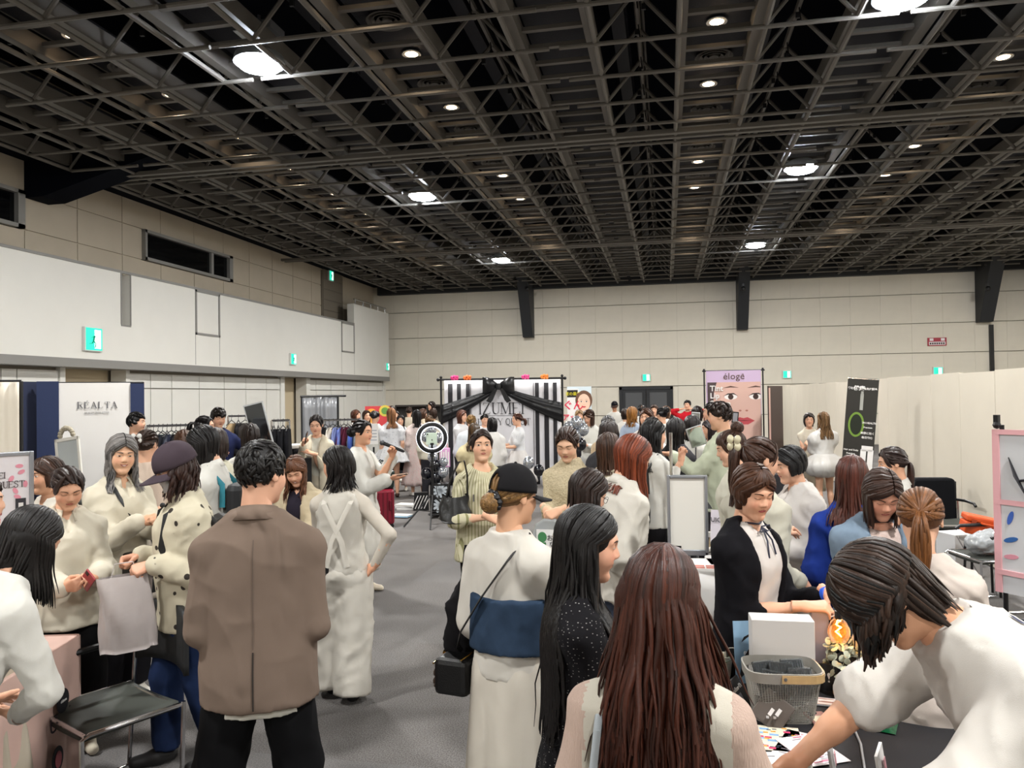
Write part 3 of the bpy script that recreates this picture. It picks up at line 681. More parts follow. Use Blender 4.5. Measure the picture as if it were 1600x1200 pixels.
    def collar(par,kind,sp):
        m=cloth(sp.get('cc',sp['c']),sp['kind'] if sp['kind']!='dots' else 'dots'); n=28; N0=J['neck']; rn=(.041 if male else .036)*h; V=[];F=[]
        op=R(18)
        for i in range(n+1):
            a=op+(2*math.pi-2*op)*i/n; c,s=math.cos(a),math.sin(a); fr=max(0,c)   # a=0 front
            dz=-.012*h*c
            for r_,z_ in ((rn*.98,-.012*h),(rn*1.0,.012*h),(rn*1.06,.018*h),(rn*1.25+.008*h*fr,.004*h),(rn*1.5+.014*h*fr,-.010*h-.012*h*fr**3)):
                V.append(N0+Rl@A3((s*r_,c*r_*.95-.002*h,z_+dz)))
        for i in range(n):
            for j in range(4): F.append((i*5+j,i*5+j+1,(i+1)*5+j+1,(i+1)*5+j))
        o=npmesh('collar',np.array(V),np.array(F),m,parent=par); k=o.modifiers.new('solid','SOLIDIFY'); k.thickness=.004
    P=Pn(); P.body=body; P.J=J; P.h=h; P.Rl=Rl; P.hip=hip
    if over:
        top['amp']*=.3; top['off']=min(top['off'],.02) if over.get('sl',1)>0 else top['off']
        if over.get('sl',1)>0: top['sl']=0; over=dict(over,off=max(over.get('off',.03),top['off']+.02))
    P.top=garment(top,top['name'],seed+1)
    if over:
        ov=dict(dict(c='#222222',off=.028,hem=-.05,sl=.97,sw=(.016,.014,.012),neck='none',kind='plain',name='jacket',amp=1.0,flare=0.0),**over); P.over=garment(ov,ov['name'],seed+2)
    if bot['t'] in('trousers','jeans'):
        w=bot['w']; g=Grid(A3((-.42,-.4,0)),A3((.42,.4,.64*h)),vx*1.5)
        g.add(loft(A3((0,0,0)),np.eye(3),[(.44*h,.092*h+.004,.066*h+.004,0),(.50*h,.101*h+.006+w*.3,.072*h+.006+w*.3,-.004*h),(.56*h,.094*h+.004,.064*h+.004,0),(.62*h,.079*h+.004,.055*h+.003,0)]))
        for s,(fx,fy) in ((1,fe[0]),(-1,fe[1])):
            kn=A3((fx*h*.95,fy*h*.55+.012*h,.275*h)); an=A3((fx*h,fy*h-.008*h,bot['len']*h)); 
            g.add(cone((s*.05*h,0,.485*h),kn,.052*h+w*.6,.036*h+w),.02); g.add(cone(kn,an,.036*h+w,.027*h+w*1.15),.02)
        g.cut(hbox((0,0,bot['len']*h-.2),np.eye(3),(1,1,.2)))
        V,F=g.mesh(); V=fold(V,F,(.005,.006,.007,.006)[lod]*bot.get('amp',1.0),bot.get('fr',11),seed+3,.5); P.bot=npmesh('trousers',V,F,cloth(bot['c'],bot['kind']),parent=body)
    elif bot['t']=='skirt':
        n=(110,72,44,28)[lod]; k=(22,15,10,7)[lod]; th=np.linspace(0,2*math.pi,n,endpoint=False); z0=bot.get('wz',.605)*h; z1=bot['len']*h; fl=bot.get('flare',.1); pl=bot.get('pleat',9); am=bot.get('amp',.018); V=[]
        rs=np.random.RandomState(seed); p0,p1=rs.rand(2)*6
        for i in range(k+1):
            t=i/k; z=z0+(z1-z0)*t; T_=[r[0] for r in TAB_F]; zz=z/h-.52; a=np.interp(max(zz,-.02),T_,[r[1] for r in tabn])*h+.012; b=np.interp(max(zz,-.02),T_,[r[2] for r in tabn])*h+.012
            bub=bot.get('bubble',0)*math.sin(math.pi*min(1,t*1.02))**.7
            m=1+0*th; wv=am*min(1,t*1.6)*(np.sin(pl*th+p0+.8*np.sin(2*th+p1))+.5*np.sin(pl*1.7*th+p1+t*2))
            e=fl*t+bub+wv; V.append(np.stack([(a+e)*np.sin(th),(b+e)*np.cos(th),z+0*th+.006*np.sin(3*th)*(t>.98)],1))
        V.append(V[-1]*A3((.93,.93,1))+A3((0,0,.01))); k+=1
        V=np.concatenate(V); i=np.arange(k)[:,None]*n; j=np.arange(n)[None]; F=np.stack([i+j,i+n+j,i+n+(j+1)%n,i+(j+1)%n],2).reshape(-1,4)
        u=np.tile(th*.16,k+1); 
        if bot.get('tier'):
            V[:,:2]*=(1+.05*((np.repeat(np.linspace(0,1,k+1),n)*bot['tier'])%1))[:,None]
        P.bot=npmesh(bot.get('name','skirt'),V,F,cloth(bot['c'],bot['kind']),parent=body,u=u)
    # --- shoes
    if shoes and lod>=0:
        g=Grid((-.06,-.09,-.01),(.06,.2,.12 if not bot.get('boots') else .36),(.011,.013,.019,.026)[lod])
        g.add(cone((0,-.03,.042),(0,.03,.045),.038,.036)); g.add(cone((0,.03,.035),(.004,.135,.024),.038,.031),.03)
        if bot.get('boots'): g.add(cone((0,-.028,.06),(0,-.025,.33),.047,.058),.02)
        g.cut(hbox((0,0,-.1),np.eye(3),(.3,.4,.1))); V,F=g.mesh()
        for s,(fx,fy) in ((1,fe[0]),(-1,fe[1])):
            a=R(-9*s); M2=np.array([[math.cos(a),-math.sin(a),0],[math.sin(a),math.cos(a),0],[0,0,1]]); o=npmesh('shoe',V*(h/1.62)@M2.T+A3((fx*h,fy*h,0.004)),F,mat('shoe_'+shoes.strip('#'),shoes,.55),parent=body)
    # --- hair, hat
    if hair.get('st','down')!='none':
        V,F,Cc=make_hair(dict(hair),lod,Hm,Hc,hs,push,seed+5); P.hair=npmesh('hair',V,F,hairmat(),parent=body,col=Cc)
    if hat: make_cap(P,hat,lod)
    P.rz=rz; P.base=base; P.lod=lod; P.name=label
    P.W=lambda p:Matrix.Translation(base)@Matrix.Rotation(rz,4,'Z')@Vector(p)
    PEOPLE.append(P); return P
def make_cap(P,hat,lod):
    J=P.J; Hm,Hc,hs=J['Hm'],J['Hc'],J['hs']; tb=Matrix.Rotation(R(hat.get('tilt',-8)),3,'X'); M=Hm@np.array(tb); o=Hc+Hm@(A3((0,-.008,.028))*hs)
    n=40; rings=12; V=[];F=[]; r=A3((.0895,.108,.108))*hs*hat.get('sc',1.0)
    for i in range(rings+1):
        p=(math.pi/2)*1.06*i/rings
        for j in range(n):
            a=2*math.pi*j/n; q=A3((math.sin(a)*math.sin(p)**.9,math.cos(a)*math.sin(p)**.9,math.cos(p)*.98)); seam=1+.008*math.cos(6*a); V.append(o+M@(q*r*seam))
    gap=hat.get('gap')
    for i in range(rings):
        for j in range(n):
            a=2*math.pi*(j+.5)/n
            if gap and i>=rings-5 and abs(a-math.pi)<.30*(1-((rings-i-5)/5)*0)*math.sqrt(max(0,1-((rings-1-i)/5.0)**2)): continue
            F.append((i*n+j,(i+1)*n+j,(i+1)*n+(j+1)%n,i*n+(j+1)%n))
    m=cloth(hat['c'],'plain'); c=npmesh('cap',np.array(V),np.array(F),m,parent=P.body); k=c.modifiers.new('solid','SOLIDIFY'); k.thickness=.004; k.offset=1
    V=[];F=[]; nb=20; rr=6; L=hat.get('brim',.075)*hs
    for i in range(rr+1):
        t=i/rr
        for j in range(nb+1):
            a=R(-68+136*j/nb); e=math.cos(a)**.8 if math.cos(a)>0 else 0; V.append(o+M@A3((math.sin(a)*(r[0]+.012*t),math.cos(a)*r[1]+L*t*e*1.25,-.018*hs-.012*t-.035*hs*(1-math.cos(a))*(.4+.6*t)*hat.get('curve',1.0))))
    for i in range(rr):
        for j in range(nb): F.append((i*(nb+1)+j,i*(nb+1)+j+1,(i+1)*(nb+1)+j+1,(i+1)*(nb+1)+j))
    b=npmesh('brim',np.array(V),np.array(F),m,parent=c); k=b.modifiers.new('solid','SOLIDIFY'); k.thickness=.005
    bt=MB(); bt.ball(o+M@A3((0,0,.98*r[2])),.007,8); bt.obj('cap_button',m,parent=c,smooth=True)
def hand_at(P,side,off=(0,0,0)):
    """world point at the palm of a hand, plus an offset in hand axes"""
    J=P.J; return P.W(J['h'+side]+J['hf'+side]@A3(off))
# ================================================================ the hall
def struct(o): o['kind']='structure'; return o
m_panel=mat('wall_panel','#dbd4c5',.75,var=.03,vscale=3,spec=.3); m_joint=mat('wall_joint','#948d80',.8); m_white=mat('painted_white','#dddbd4',.6,spec=.3,var=.02,vscale=2)
m_brown=mat('upper_wall','#b5aa98',.7,var=.04,vscale=2); m_dark=mat('dark_steel','#2f3032',.55,spec=.3); m_steel=mat('truss_paint','#65615b',.5,spec=.4); m_black=mat('void_black','#090c15',.9,spec=.1)
m_perf=mat('perforated_panel','#222329',.7,bump=.5,bscale=60,tex='voronoi'); m_grey=mat('grey_trim','#85837f',.6); m_blackm=mat('black_metal','#111113',.45); m_chrome=mat('chrome','#c9c9cb',.18,metal=1.0); m_glassdark=mat('dark_window','#050608',.08,spec=.6)
def carpet(N,L,tc,c,mixc):
    mp=N.new('ShaderNodeMapping'); L.new(tc.outputs['Object'],mp.inputs[0]); mp.inputs['Rotation'].default_value=(0,0,R(0))
    br=N.new('ShaderNodeTexBrick'); br.inputs['Scale'].default_value=1.0; br.inputs['Mortar Size'].default_value=0; br.inputs['Brick Width'].default_value=1.9; br.inputs['Row Height'].default_value=.95; br.inputs['Color1'].default_value=(0,0,0,1); br.inputs['Color2'].default_value=(1,1,1,1); br.offset=.37
    L.new(mp.outputs[0],br.inputs['Vector']); n=N.new('ShaderNodeTexNoise'); n.inputs['Scale'].default_value=.8; n.inputs['Detail'].default_value=4; L.new(mp.outputs[0],n.inputs['Vector'])
    a=mixc((*lin('#666565'),1),(*lin('#534e4a'),1),br.outputs[0]); n2=N.new('ShaderNodeTexNoise'); n2.inputs['Scale'].default_value=130; n2.inputs['Detail'].default_value=3; L.new(mp.outputs[0],n2.inputs['Vector'])
    r=N.new('ShaderNodeMapRange'); r.inputs[1].default_value=.35; r.inputs[2].default_value=.65; L.new(n2.outputs[0],r.inputs[0]); b=mixc(a,(*lin('#807d7b'),1),r.outputs[0])
    r2=N.new('ShaderNodeMapRange'); r2.inputs[1].default_value=.4; r2.inputs[2].default_value=.62; L.new(n.outputs[0],r2.inputs[0]); r2.inputs[4].default_value=.35; return mixc(b,(*lin('#4a4848'),1),r2.outputs[0])
m_carpet=mat('carpet','#8a8785',.95,pattern=carpet,bump=.5,bscale=220,spec=.1)
struct(MB().bb((HALL_L-1.5,HALL_B,-.12),(HALL_R+1,HALL_F+.4,0)).obj('floor',m_carpet))
# ---- far wall: backing and panels
far=struct(MB().bb((HALL_L-1.5,HALL_F+.06,0),(HALL_R+1,HALL_F+.3,8)).obj('wall_far',m_joint))
rows=[0,1.10,2.18,3.19,4.22,5.24,6.3]; xs=[]; x=HALL_L-.9
while x<HALL_R+1: xs.append(x); x+=1.0
door_x0=ony(968,640,HALL_F).x; door_x1=ony(1052,640,HALL_F).x
pm={}
for a in xs:
    for z0,z1 in zip(rows[:-1],rows[1:]):
        k=round(z1-z0,3)
        if z1<2.3 and a+1>door_x0 and a<door_x1: continue
        if k not in pm:
            pm[k]=MB().bb((.002,0,.012),(.998,.07,k-.012)).obj('wall_panel',m_panel,far,(a,HALL_F-.01,z0)); continue
        o=pm[k].copy(); COL.objects.link(o); o.parent=far; o.location=(a,HALL_F-.01,z0)
xa=min(q for q in xs if q+1>door_x0); xb=max(q for q in xs if q<door_x1)+1
for (p,q) in ((xa,door_x0),(door_x1,xb)):
    for z0,z1 in ((0,1.10),(1.10,2.18)): MB().bb((p+.004,HALL_F-.01,z0+.012),(q-.004,HALL_F+.06,z1-.016)).obj('wall_panel',m_panel,far)
dr=struct(MB().bb((door_x0,HALL_F-.05,0),(door_x0+.1,HALL_F+.05,2.16)).bb((door_x1-.1,HALL_F-.05,0),(door_x1,HALL_F+.05,2.16)).bb((door_x0,HALL_F-.05,2.06),(door_x1,HALL_F+.05,2.17)).obj('door_1',m_dark))
mid=(door_x0+door_x1)/2
for s,(p,q) in ((1,(door_x0+.1,mid-.01)),(-1,(mid+.01,door_x1-.1))):
    lf=MB().bb((p,HALL_F-.02,0.01),(q,HALL_F+.05,2.06)).obj('door_leaf',m_dark,dr); MB().bb((p+.13,HALL_F-.035,.15),(q-.13,HALL_F-.015,1.95)).obj('door_panel',mat('door_inset','#4f5052',.5),lf)
    MB().tube([((q-.07) if s>0 else p+.07,HALL_F-.08,.95),((q-.07) if s>0 else p+.07,HALL_F-.08,1.2)],.015).obj('door_handle',m_chrome,lf)
# tapered dark struts under the roof
def strut(name,px0,px1,ytop,ybot):
    x0=ony(px0,520,HALL_F-.3).x; x1=ony(px1,520,HALL_F-.3).x; zb=ony((px0+px1)/2,ybot,HALL_F-.3).z
    return struct(MB().prism([(HALL_F,zb),(HALL_F-.35,zb),(HALL_F-1.7,CEIL+.6),(HALL_F,CEIL+.6)],x0,x1,rot=Matrix(((0,1,0),(1,0,0),(0,0,1)))).obj(name,m_dark,bev=.01))
for i,(a,b,yb) in enumerate(((817,833,527),(1152,1169,515),(1530,1552,503))):
    st=strut('column_%d'%(i+1),a,b,430,yb); c=ony((a+b)/2,452,HALL_F-1.2); MB().ball((c.x,c.y-.15,c.z),.09,10).box((c.x,c.y-.1,c.z+.12),(.08,.1,.12)).obj('camera_dome',m_blackm,st,smooth=True)
p=ony(1549,500,HALL_F-.1); struct(MB().bb((p.x-.06,HALL_F-.12,2.0),(p.x+.06,HALL_F-.01,4.1)).obj('pipe_1',m_blackm))
# ---- left wall
XB=HALL_L; XU=HALL_L-.75; XP=HALL_L-.35
lw=struct(MB().bb((XU-.2,HALL_B,0),(XU,HALL_F+.1,8)).obj('wall_left',m_brown))
zt=4.47; zb_=2.70
def Lz(px,py,X): v=onx(px,py,X); return v.y,v.z
yE=Lz(553,480,XB)[0]; yF=HALL_F-.35
slots=[(190,202,418,508)]
ys=Lz(190,460,XB)[0]; ys2=Lz(203,460,XB)[0]; zs=Lz(196,508,XB)[1]
bal=MB(); bal.bb((XU,HALL_B,zb_),(XB,ys,zt)); bal.bb((XU,ys2,zb_),(XB,yE,zt)); bal.bb((XU,ys,zb_),(XB,ys2,zs)); bal.bb((XU,ys,zs),(XB-.45,ys2,zt)); bal.bb((XB-.25,yE,zb_),(XB,yF,5.2)); bal.bb((XU,yE,zb_),(XB-.25,yF,3.9)); 
B=struct(bal.obj('wall_balcony',m_white))
MB().bb((XU,HALL_B,zb_-.16),(XB+.02,yF,zb_)).obj('soffit_band',m_grey,B)
MB().bb((XB-.02,ys-.02,zs-.03),(XB+.012,ys2+.02,zs)).bb((XB-.02,ys-.03,zs),(XB+.012,ys,zt)).bb((XB-.02,ys2,zs),(XB+.012,ys2+.03,zt)).obj('slot_frame',m_grey,B)
MB().bb((XB-.03,HALL_B,zt),(XB+.015,yE,zt+.05)).obj('balcony_cap',m_grey,B)
for (a,b,yt_,yb_) in ((305,343,447,525),(533,553,503,551)):
    y0,_=Lz(a,490,XB); y1,_=Lz(b,490,XB); z0=Lz((a+b)/2,yb_,XB)[1]; f=MB(); t=.05
    f.bb((XB-.01,y0,z0),(XB+.02,y0+t,zt)).bb((XB-.01,y1-t,z0),(XB+.02,y1,zt)).bb((XB-.01,y0,z0),(XB+.02,y1,z0+t)).bb((XB-.01,y0,zt-t),(XB+.02,y1,zt)); f.obj('access_frame',m_grey,B); MB().bb((XB-.01,y0+t+.02,z0+t+.02),(XB+.006,y1-t-.02,zt-t-.02)).obj('access_panel',m_white,B)
    MB().bb((XB-.01,y0,zb_+.02),(XB+.004,y0+.012,z0)).bb((XB-.01,y1-.012,zb_+.02),(XB+.004,y1,z0)).obj('panel_joint',m_grey,B)
rl=MB(); rl.tube([(XB-.12,yE+.3,5.4),(XB-.12,yF,5.4)],.03)
for i in range(5): rl.tube([(XB-.12,yE+.4+i*(yF-yE-.5)/4,5.18),(XB-.12,yE+.4+i*(yF-yE-.5)/4,5.4)],.02)
rl.obj('handrail',m_chrome,B)
# upper wall panels, windows
wy0,_=Lz(220,385,XU); wy1,_=Lz(358,415,XU); wz1=Lz(220,358,XU)[1]; wz0=Lz(220,406,XU)[1]; w0y1=Lz(31,330,XU)[0]; w0y0=w0y1-3.2
def wallpan(y0,y1,z0,z1): MB().bb((XU-.01,y0+.008,z0+.012),(XU+.03,y1-.008,z1-.012)).obj('upper_panel',m_brown,lw)
y=w0y1-1.2*9; cuts=[]
yy=-6.0; edges=[]
while yy<yE+1.0: edges.append(yy); yy+=1.28
for a,b in zip(edges[:-1],edges[1:]):
    wallpan(a,b,wz1,CEIL+.3); wallpan(a,b,zt-.05,wz0)
    if b<w0y0 or (a>=w0y1-.01 and b<=wy0+.01) or a>=wy1: wallpan(a,b,wz0,wz1)
    elif a<w0y1<b: wallpan(w0y1,b,wz0,wz1)
    elif a<wy0<b: wallpan(a,wy0,wz0,wz1)
    elif a<wy1<b: wallpan(wy1,b,wz0,wz1)
for i,(y0,y1) in enumerate(((w0y0,w0y1),(wy0,wy1))):
    wd=struct(MB().bb((XU+.0,y0,wz0),(XU+.03,y1,wz1)).obj('window_%d'%(i+1),m_glassdark)); f=MB(); t=.07
    f.bb((XU-.0,y0,wz0),(XU+.12,y0+t,wz1)).bb((XU,y1-t*2.2,wz0),(XU+.12,y1,wz1)).bb((XU,y0,wz0),(XU+.12,y1,wz0+t)).bb((XU,y0,wz1-t),(XU+.12,y1,wz1)); f.bb((XU,y1-.95,wz0),(XU+.09,y1-.85,wz1)); f.obj('window_frame',m_grey,wd)
a=Lz(500,450,XU)[0]; b=Lz(533,460,XU)[0]; gd=struct(MB().bb((XU+.0,a,zt),(XU+.06,b,CEIL+.2)).obj('panel_grey',mat('grey_metal_door','#6c6459',.5)))
for k in range(5): MB().bb((XU+.05,a+.1,zt+.1+k*.36),(XU+.075,b-.1,zt+.42+k*.36)).obj('louvre_panel',mat('grey_metal_door2','#7a7266',.5),gd)
# dark haunch of the roof beam on the left wall
y0=Lz(36,265,XU)[0]; struct(MB().prism([(XU-.05,CEIL+.6),(XU-.05,CEIL-.42),(XU+.4,CEIL-.42),(XU+3.0,CEIL+.25),(XU+3.0,CEIL+.6)],y0,y0+.55).obj('beam_1',m_black))
# lower folding panels and door niches
seamz=onx(330,608,XP).z; L_cols=[-200,-120,-60,0,25,90]; R1=[199,234,267,310,349,383,415,436]; R2=[482,493,516,536,556,574,589,597]
def lowpan(a,b):
    y0=Lz(a,600,XP)[0]; y1=Lz(b,600,XP)[0]
    for z0,z1 in ((.06,seamz-.012),(seamz+.012,zb_-.22)): MB().bb((XP-.03,y0+.012,z0),(XP+.02,y1-.012,z1)).obj('folding_panel',m_white,lw)
MB().bb((XP-.2,HALL_B,0),(XP-.04,Lz(92,600,XP)[0],zb_)).bb((XP-.2,Lz(198,600,XP)[0],0),(XP-.04,Lz(437,600,XP)[0],zb_)).bb((XP-.2,Lz(480,600,XP)[0],0),(XP-.04,Lz(597,600,XP)[0],zb_)).obj('panel_backing',m_joint,lw)
for C in (L_cols,R1,R2):
    for a,b in zip(C[:-1],C[1:]): lowpan(a,b)
for a,b in ((90,98),(193,199),(436,442),(476,482),(597,602)):
    y0=Lz(a,600,XP)[0]; y1=Lz(b,600,XP)[0]; MB().bb((XP-.3,y0,0),(XP+.06,y1,zb_-.15)).obj('panel_post',m_white,lw)
m_niche=mat('niche_wood','#c2b295',.6)
for a,b in ((98,193),(442,476),(602,618)):
    y0=Lz(a,600,XP)[0]; y1=Lz(b,600,XP)[0]; MB().bb((XU,y0,0),(XU+.03,y1,zb_)).obj('niche_panel',m_niche,lw)
# right wall and wall behind the camera, with their own panels out of view
struct(MB().bb((HALL_R+.6,HALL_B,0),(HALL_R+.8,HALL_F+.3,8)).obj('wall_right',m_panel)); struct(MB().bb((HALL_L-1.5,HALL_B-.2,0),(HALL_R+1,HALL_B,8)).obj('wall_back',m_panel))
# ---- roof
ceil=struct(MB().bb((HALL_L-1.5,HALL_B,8.0),(HALL_R+1,HALL_F+.3,8.1)).obj('ceiling',m_black))
X0,DX,DY=.2,.965,.95; YS=2.35; NY=28; Yn=[YS+DY*i for i in range(NY+1)]; YB=HALL_F-.15; KR=range(-11,12)
def inst(o,loc,par):
    c=o.copy(); COL.objects.link(c); c.parent=par; c.location=loc; return c
CH=.55
bl=MB().tube([(0,0,0),(DX/2,0,CH)],.026,6,caps=False).obj('brace',m_steel,smooth=True); br_=MB().tube([(DX,0,0),(DX/2,0,CH)],.026,6,caps=False).obj('brace',m_steel,smooth=True); used=[0]
for k in KR:
    xk=X0+DX*k
    MB().tube([(0,HALL_B+.2,0),(0,YB,0)],.033,8).obj('roof_chord',m_steel,ceil,(xk,0,CEIL),smooth=True)
    sx=1 if k%2 else -1; MB().bb((-.02,HALL_B+.2,.1),(.1,YB,.3)).obj('panel_channel',m_steel,ceil,(xk-(.1 if k%2 else 0),0,CEIL))
    if k==KR[-1]: break
    if k%2:
        tr=MB().tube([(0,HALL_B+.2,0),(0,YB,0)],.035,6).tube([(.06,HALL_B+.2,.12),(.06,YB,.12)],.02,5).obj('truss_ridge',m_steel,ceil,(xk+DX/2,0,CEIL+CH),smooth=True)
        far_b=MB()
        for i,y in enumerate(Yn):
            if y>YB: break
            if i<16:
                for s_ in (bl,br_):
                    if s_.parent is None: s_.parent=tr; s_.location=(-DX/2,y,-CH)
                    else: inst(s_,(-DX/2,y,-CH),tr)
            else: far_b.tube([(-DX/2,y,-CH),(0,y,0)],.026,4,caps=False).tube([(DX/2,y,-CH),(0,y,0)],.026,4,caps=False)
        o=far_b.obj('far_braces',m_steel,tr); o['kind']='stuff'
        MB().bb((.12,0,0),(.3,NY*DY+3,.45)).obj('air_duct',mat('duct_paint','#23242a',.6),ceil,(xk+.0,YS-1,CEIL+.75))
        lk=MB()
        rr=random.Random(k)
        for i in range(NY):
            y=YS+DY*i+rr.uniform(-.3,.3); lk.box((rr.uniform(-.1,.1),y,rr.uniform(-.12,-.3)),(.05,.03,.07)); lk.tube([(0,y,0),(.02,y,-.2)],.008,4)
        o=lk.obj('cable_clamps',m_blackm,tr); o['kind']='stuff'
    else:
        MB().bb((.1,HALL_B+.2,.36),(DX-.1,YB,.40)).obj('perforated_panel',m_perf,ceil,(xk,0,CEIL))
        sl0=None; fs=MB()
        for i in range(2*NY):
            y=YS+DY/2*i
            if y>YB: break
            if i<22:
                if sl0 is None: sl0=MB().bb((.02,-.035,.2),(DX-.02,.035,.25)).obj('cross_slat',m_steel,ceil,(xk,y,CEIL))
                else: inst(sl0,(xk,y,CEIL),ceil)
            else: fs.bb((.02,y-.035,.2),(DX-.02,y+.035,.25))
        o=fs.obj('far_slats',m_steel,ceil,(xk,0,CEIL)); o['kind']='stuff'
# cross bars run between the slotted bays, broken at the middle of each slot
ends=[]; sc=[X0+DX*(k+.5) for k in KR if k%4==2 and k<11]; cuts=[X0+DX*KR[0]]+sc+[HALL_R]
segm={}
for i,y in enumerate(Yn):
    if y>YB: break
    for j,(a,b) in enumerate(zip(cuts[:-1],cuts[1:])):
        if j not in segm: segm[j]=MB().tube([(a+.06,0,0),(b-.06,0,0)],.027,7).obj('cross_bar',m_steel,ceil,(0,y,CEIL-.03),smooth=True)
        else: inst(segm[j],(0,y,CEIL-.03),ceil)
for y in (12.3,21.0): MB().bb((HALL_L-.5,y,-.09),(HALL_R,y+.09,-.02)).bb((HALL_L-.5,y+.22,-.09),(HALL_R,y+.3,-.02)).obj('cross_beam',m_steel,ceil,(0,0,CEIL+.04))
MB().bb((HALL_L-.5,HALL_F-.25,-.1),(HALL_R+.5,HALL_F,.55)).obj('edge_beam',m_dark,ceil,(0,0,CEIL))
MB().bb((XU-.1,HALL_B,.0),(XU+.35,HALL_F,.6)).obj('edge_beam',m_black,ceil,(0,0,CEIL+.25))
# ---- lamps that light the hall
m_glow=mat('lamp_glow','#eaf3ff',emit=140.0); m_warm=mat('downlight_glow','#ffdcb0',emit=14.0); m_house=mat('lamp_housing','#b9bdc0',.3,metal=.7)
NEAR=['nearest the camera','at the middle of its row','farthest from the camera']
def highbay(x,y,label,power):
    e=empty('high_bay_lamp',(x,y,HB_Z),0,label,'lamp','round high bay lamps in the roof')
    MB().lathe([(.12,.16),(.2,.15),(.29,.09),(.31,.02),(.31,0),(.285,0),(.24,.06),(.1,.1)],24).obj('housing',m_house,e,smooth=True)
    MB().lathe([(.01,.022),(.2,.022),(.275,.012),(.275,-.01),(.24,-.05),(.15,-.075),(.01,-.085)],24).obj('lens',m_glow,e,smooth=True)
    MB().tube([(0,0,.3),(0,0,.6)],.02).box((0,0,.4),(.5,.35,.1)).obj('ballast_bracket',m_house,e)
    lamp('lamp_light',(0,0,-.1),'AREA',power,(1.0,.955,.875),.55,parent=e)
HB=230
for x,y in HIGHBAY:
    row='left' if x<-3 else 'right' if x<5 else 'side'; n=1 if y<10 else 2 if y<18 else 3
    if y<5 or row=='side': lb=('white high bay lamp in the %s row, %s'%(row,'just above the camera' if y>0 else 'behind the camera')) if row!='side' else 'white high bay lamp in the outermost right row, %s one along the hall'%(['first','second','third','fourth'][int((y-1)/6.5)])
    else: lb='bright white high bay lamp, number %s from the viewer in the %s row'%(['one','two','three'][n-1],row)
    highbay(x,y,lb,HB)
def downlight(x,y,lb):
    e=empty('downlight',(x,y,CEIL+.33),0,lb,'lamp','small warm downlights in the roof panels')
    MB().lathe([(.07,.02),(.12,.012),(.13,0),(.125,-.01),(.085,-.006)],18).obj('trim_ring',m_house,e,smooth=True); MB().lathe([(.002,-.001),(.08,-.002),(.084,-.006),(.002,-.009)],16).obj('lens',m_warm,e)
    lamp('downlight_light',(0,0,-.03),'AREA',5,(1.0,.78,.55),.15,spread=130,parent=e)
vent0=None
for k,nm in ((-8,'beside the dark upper windows'),(-4,'above the striped bow backdrop'),(0,'above the grey double door'),(4,'above the cream partition')):
    xc=X0+DX*(k+.5)
    for i in range(9):
        y=(7.62 if k!=-8 else 8.1)+1.9*i
        downlight(xc-.02,y,'small warm downlight, %s in the row %s'%(['nearest','second','third','fourth','fifth','sixth','seventh','eighth','last'][i],nm))
        if i<7:
            v=MB()
            for r in (.24,.18,.12): v.lathe([(r-.03,.03),(r,0),(r+.01,.0),(r-.015,.035)],22)
            if vent0 is None: v.lathe([(.001,.02),(.06,.0),(.06,.03)],14); vent0=v.obj('ceiling_vent',m_steel,ceil,(xc,y+.95,CEIL+.3),smooth=True)
            else: inst(vent0,(xc,y+.95,CEIL+.3),ceil)
# ---- exit signs and the red notice
m_sign=mat('exit_green','#1fae90',emit=1.4); m_signw=mat('exit_white','#e9fff7',emit=1.6)
def exit_sign(p,nrm,w,h,label):
    e=empty('exit_sign',p,math.atan2(nrm[1],nrm[0])+math.pi/2,label,'sign','green lit exit signs')
    MB().bb((-w/2-.02,0,-h/2-.02),(w/2+.02,.06,h/2+.02)).obj('sign_case',mat('sign_case','#d8dad6',.5),e,bev=.006); MB().bb((-w/2,-.006,-h/2),(w/2,.01,h/2)).obj('sign_face',m_sign,e)
    f=MB(); s=h; f.bb((.02*s,-.012,-.42*s),(.4*w,-.005,.42*s)); o=f.obj('doorway_mark',m_signw,e)
    f=MB(); q=lambda a,b:(a*s,-.016,b*s)
    f.tube([q(.0,.24),q(.0,.25)],.07*s,8,flat=.2); f.tube([q(-.02,.15),q(-.08,-.08)],.055*s,6,flat=.2); f.tube([q(-.08,-.08),q(.06,-.2),q(.02,-.38)],.04*s,6,flat=.2); f.tube([q(-.08,-.08),q(-.16,-.2),q(-.3,-.22)],.04*s,6,flat=.2); f.tube([q(-.02,.13),q(.12,.05)],.03*s,6,flat=.2); f.tube([q(-.02,.13),q(-.18,.06)],.03*s,6,flat=.2); f.obj('running_figure',mat('exit_dark','#0c7f66',emit=.4),e)
exit_sign(onx(147,530,XB+.06),(1,0),.42,.42,'large green exit sign on the balcony wall above the navy booth'); exit_sign(onx(459,561,XB+.06),(1,0),.3,.3,'green exit sign low on the balcony wall, middle of the hall'); exit_sign(onx(606,573,XB+.06),(1,0),.28,.26,'small green exit sign at the far end of the balcony wall'); exit_sign(onx(518,431,XU+.14),(1,0),.3,.32,'green exit sign high up under the roof beside grey panels')
exit_sign(ony(1010,590,HALL_F-.08),(0,-1),.26,.24,'green exit sign above the grey double door'); exit_sign(ony(1230,585,HALL_F-.08),(0,-1),.26,.24,'green exit sign on the far wall beside the lilac banner'); exit_sign(ony(1466,580,HALL_F-.08),(0,-1),.28,.26,'green exit sign below the red notice on the far wall')
p=ony(1464,534,HALL_F-.03); e=empty('wall_notice',p,0,'red and white notice plate high on the far wall','sign'); MB().bb((-.3,-.02,-.14),(.3,.02,.14)).obj('plate',mat('notice_red','#a3283a',.5),e); f=MB(); f.bb((-.26,-.03,-.11),(.26,-.015,-.0)); 
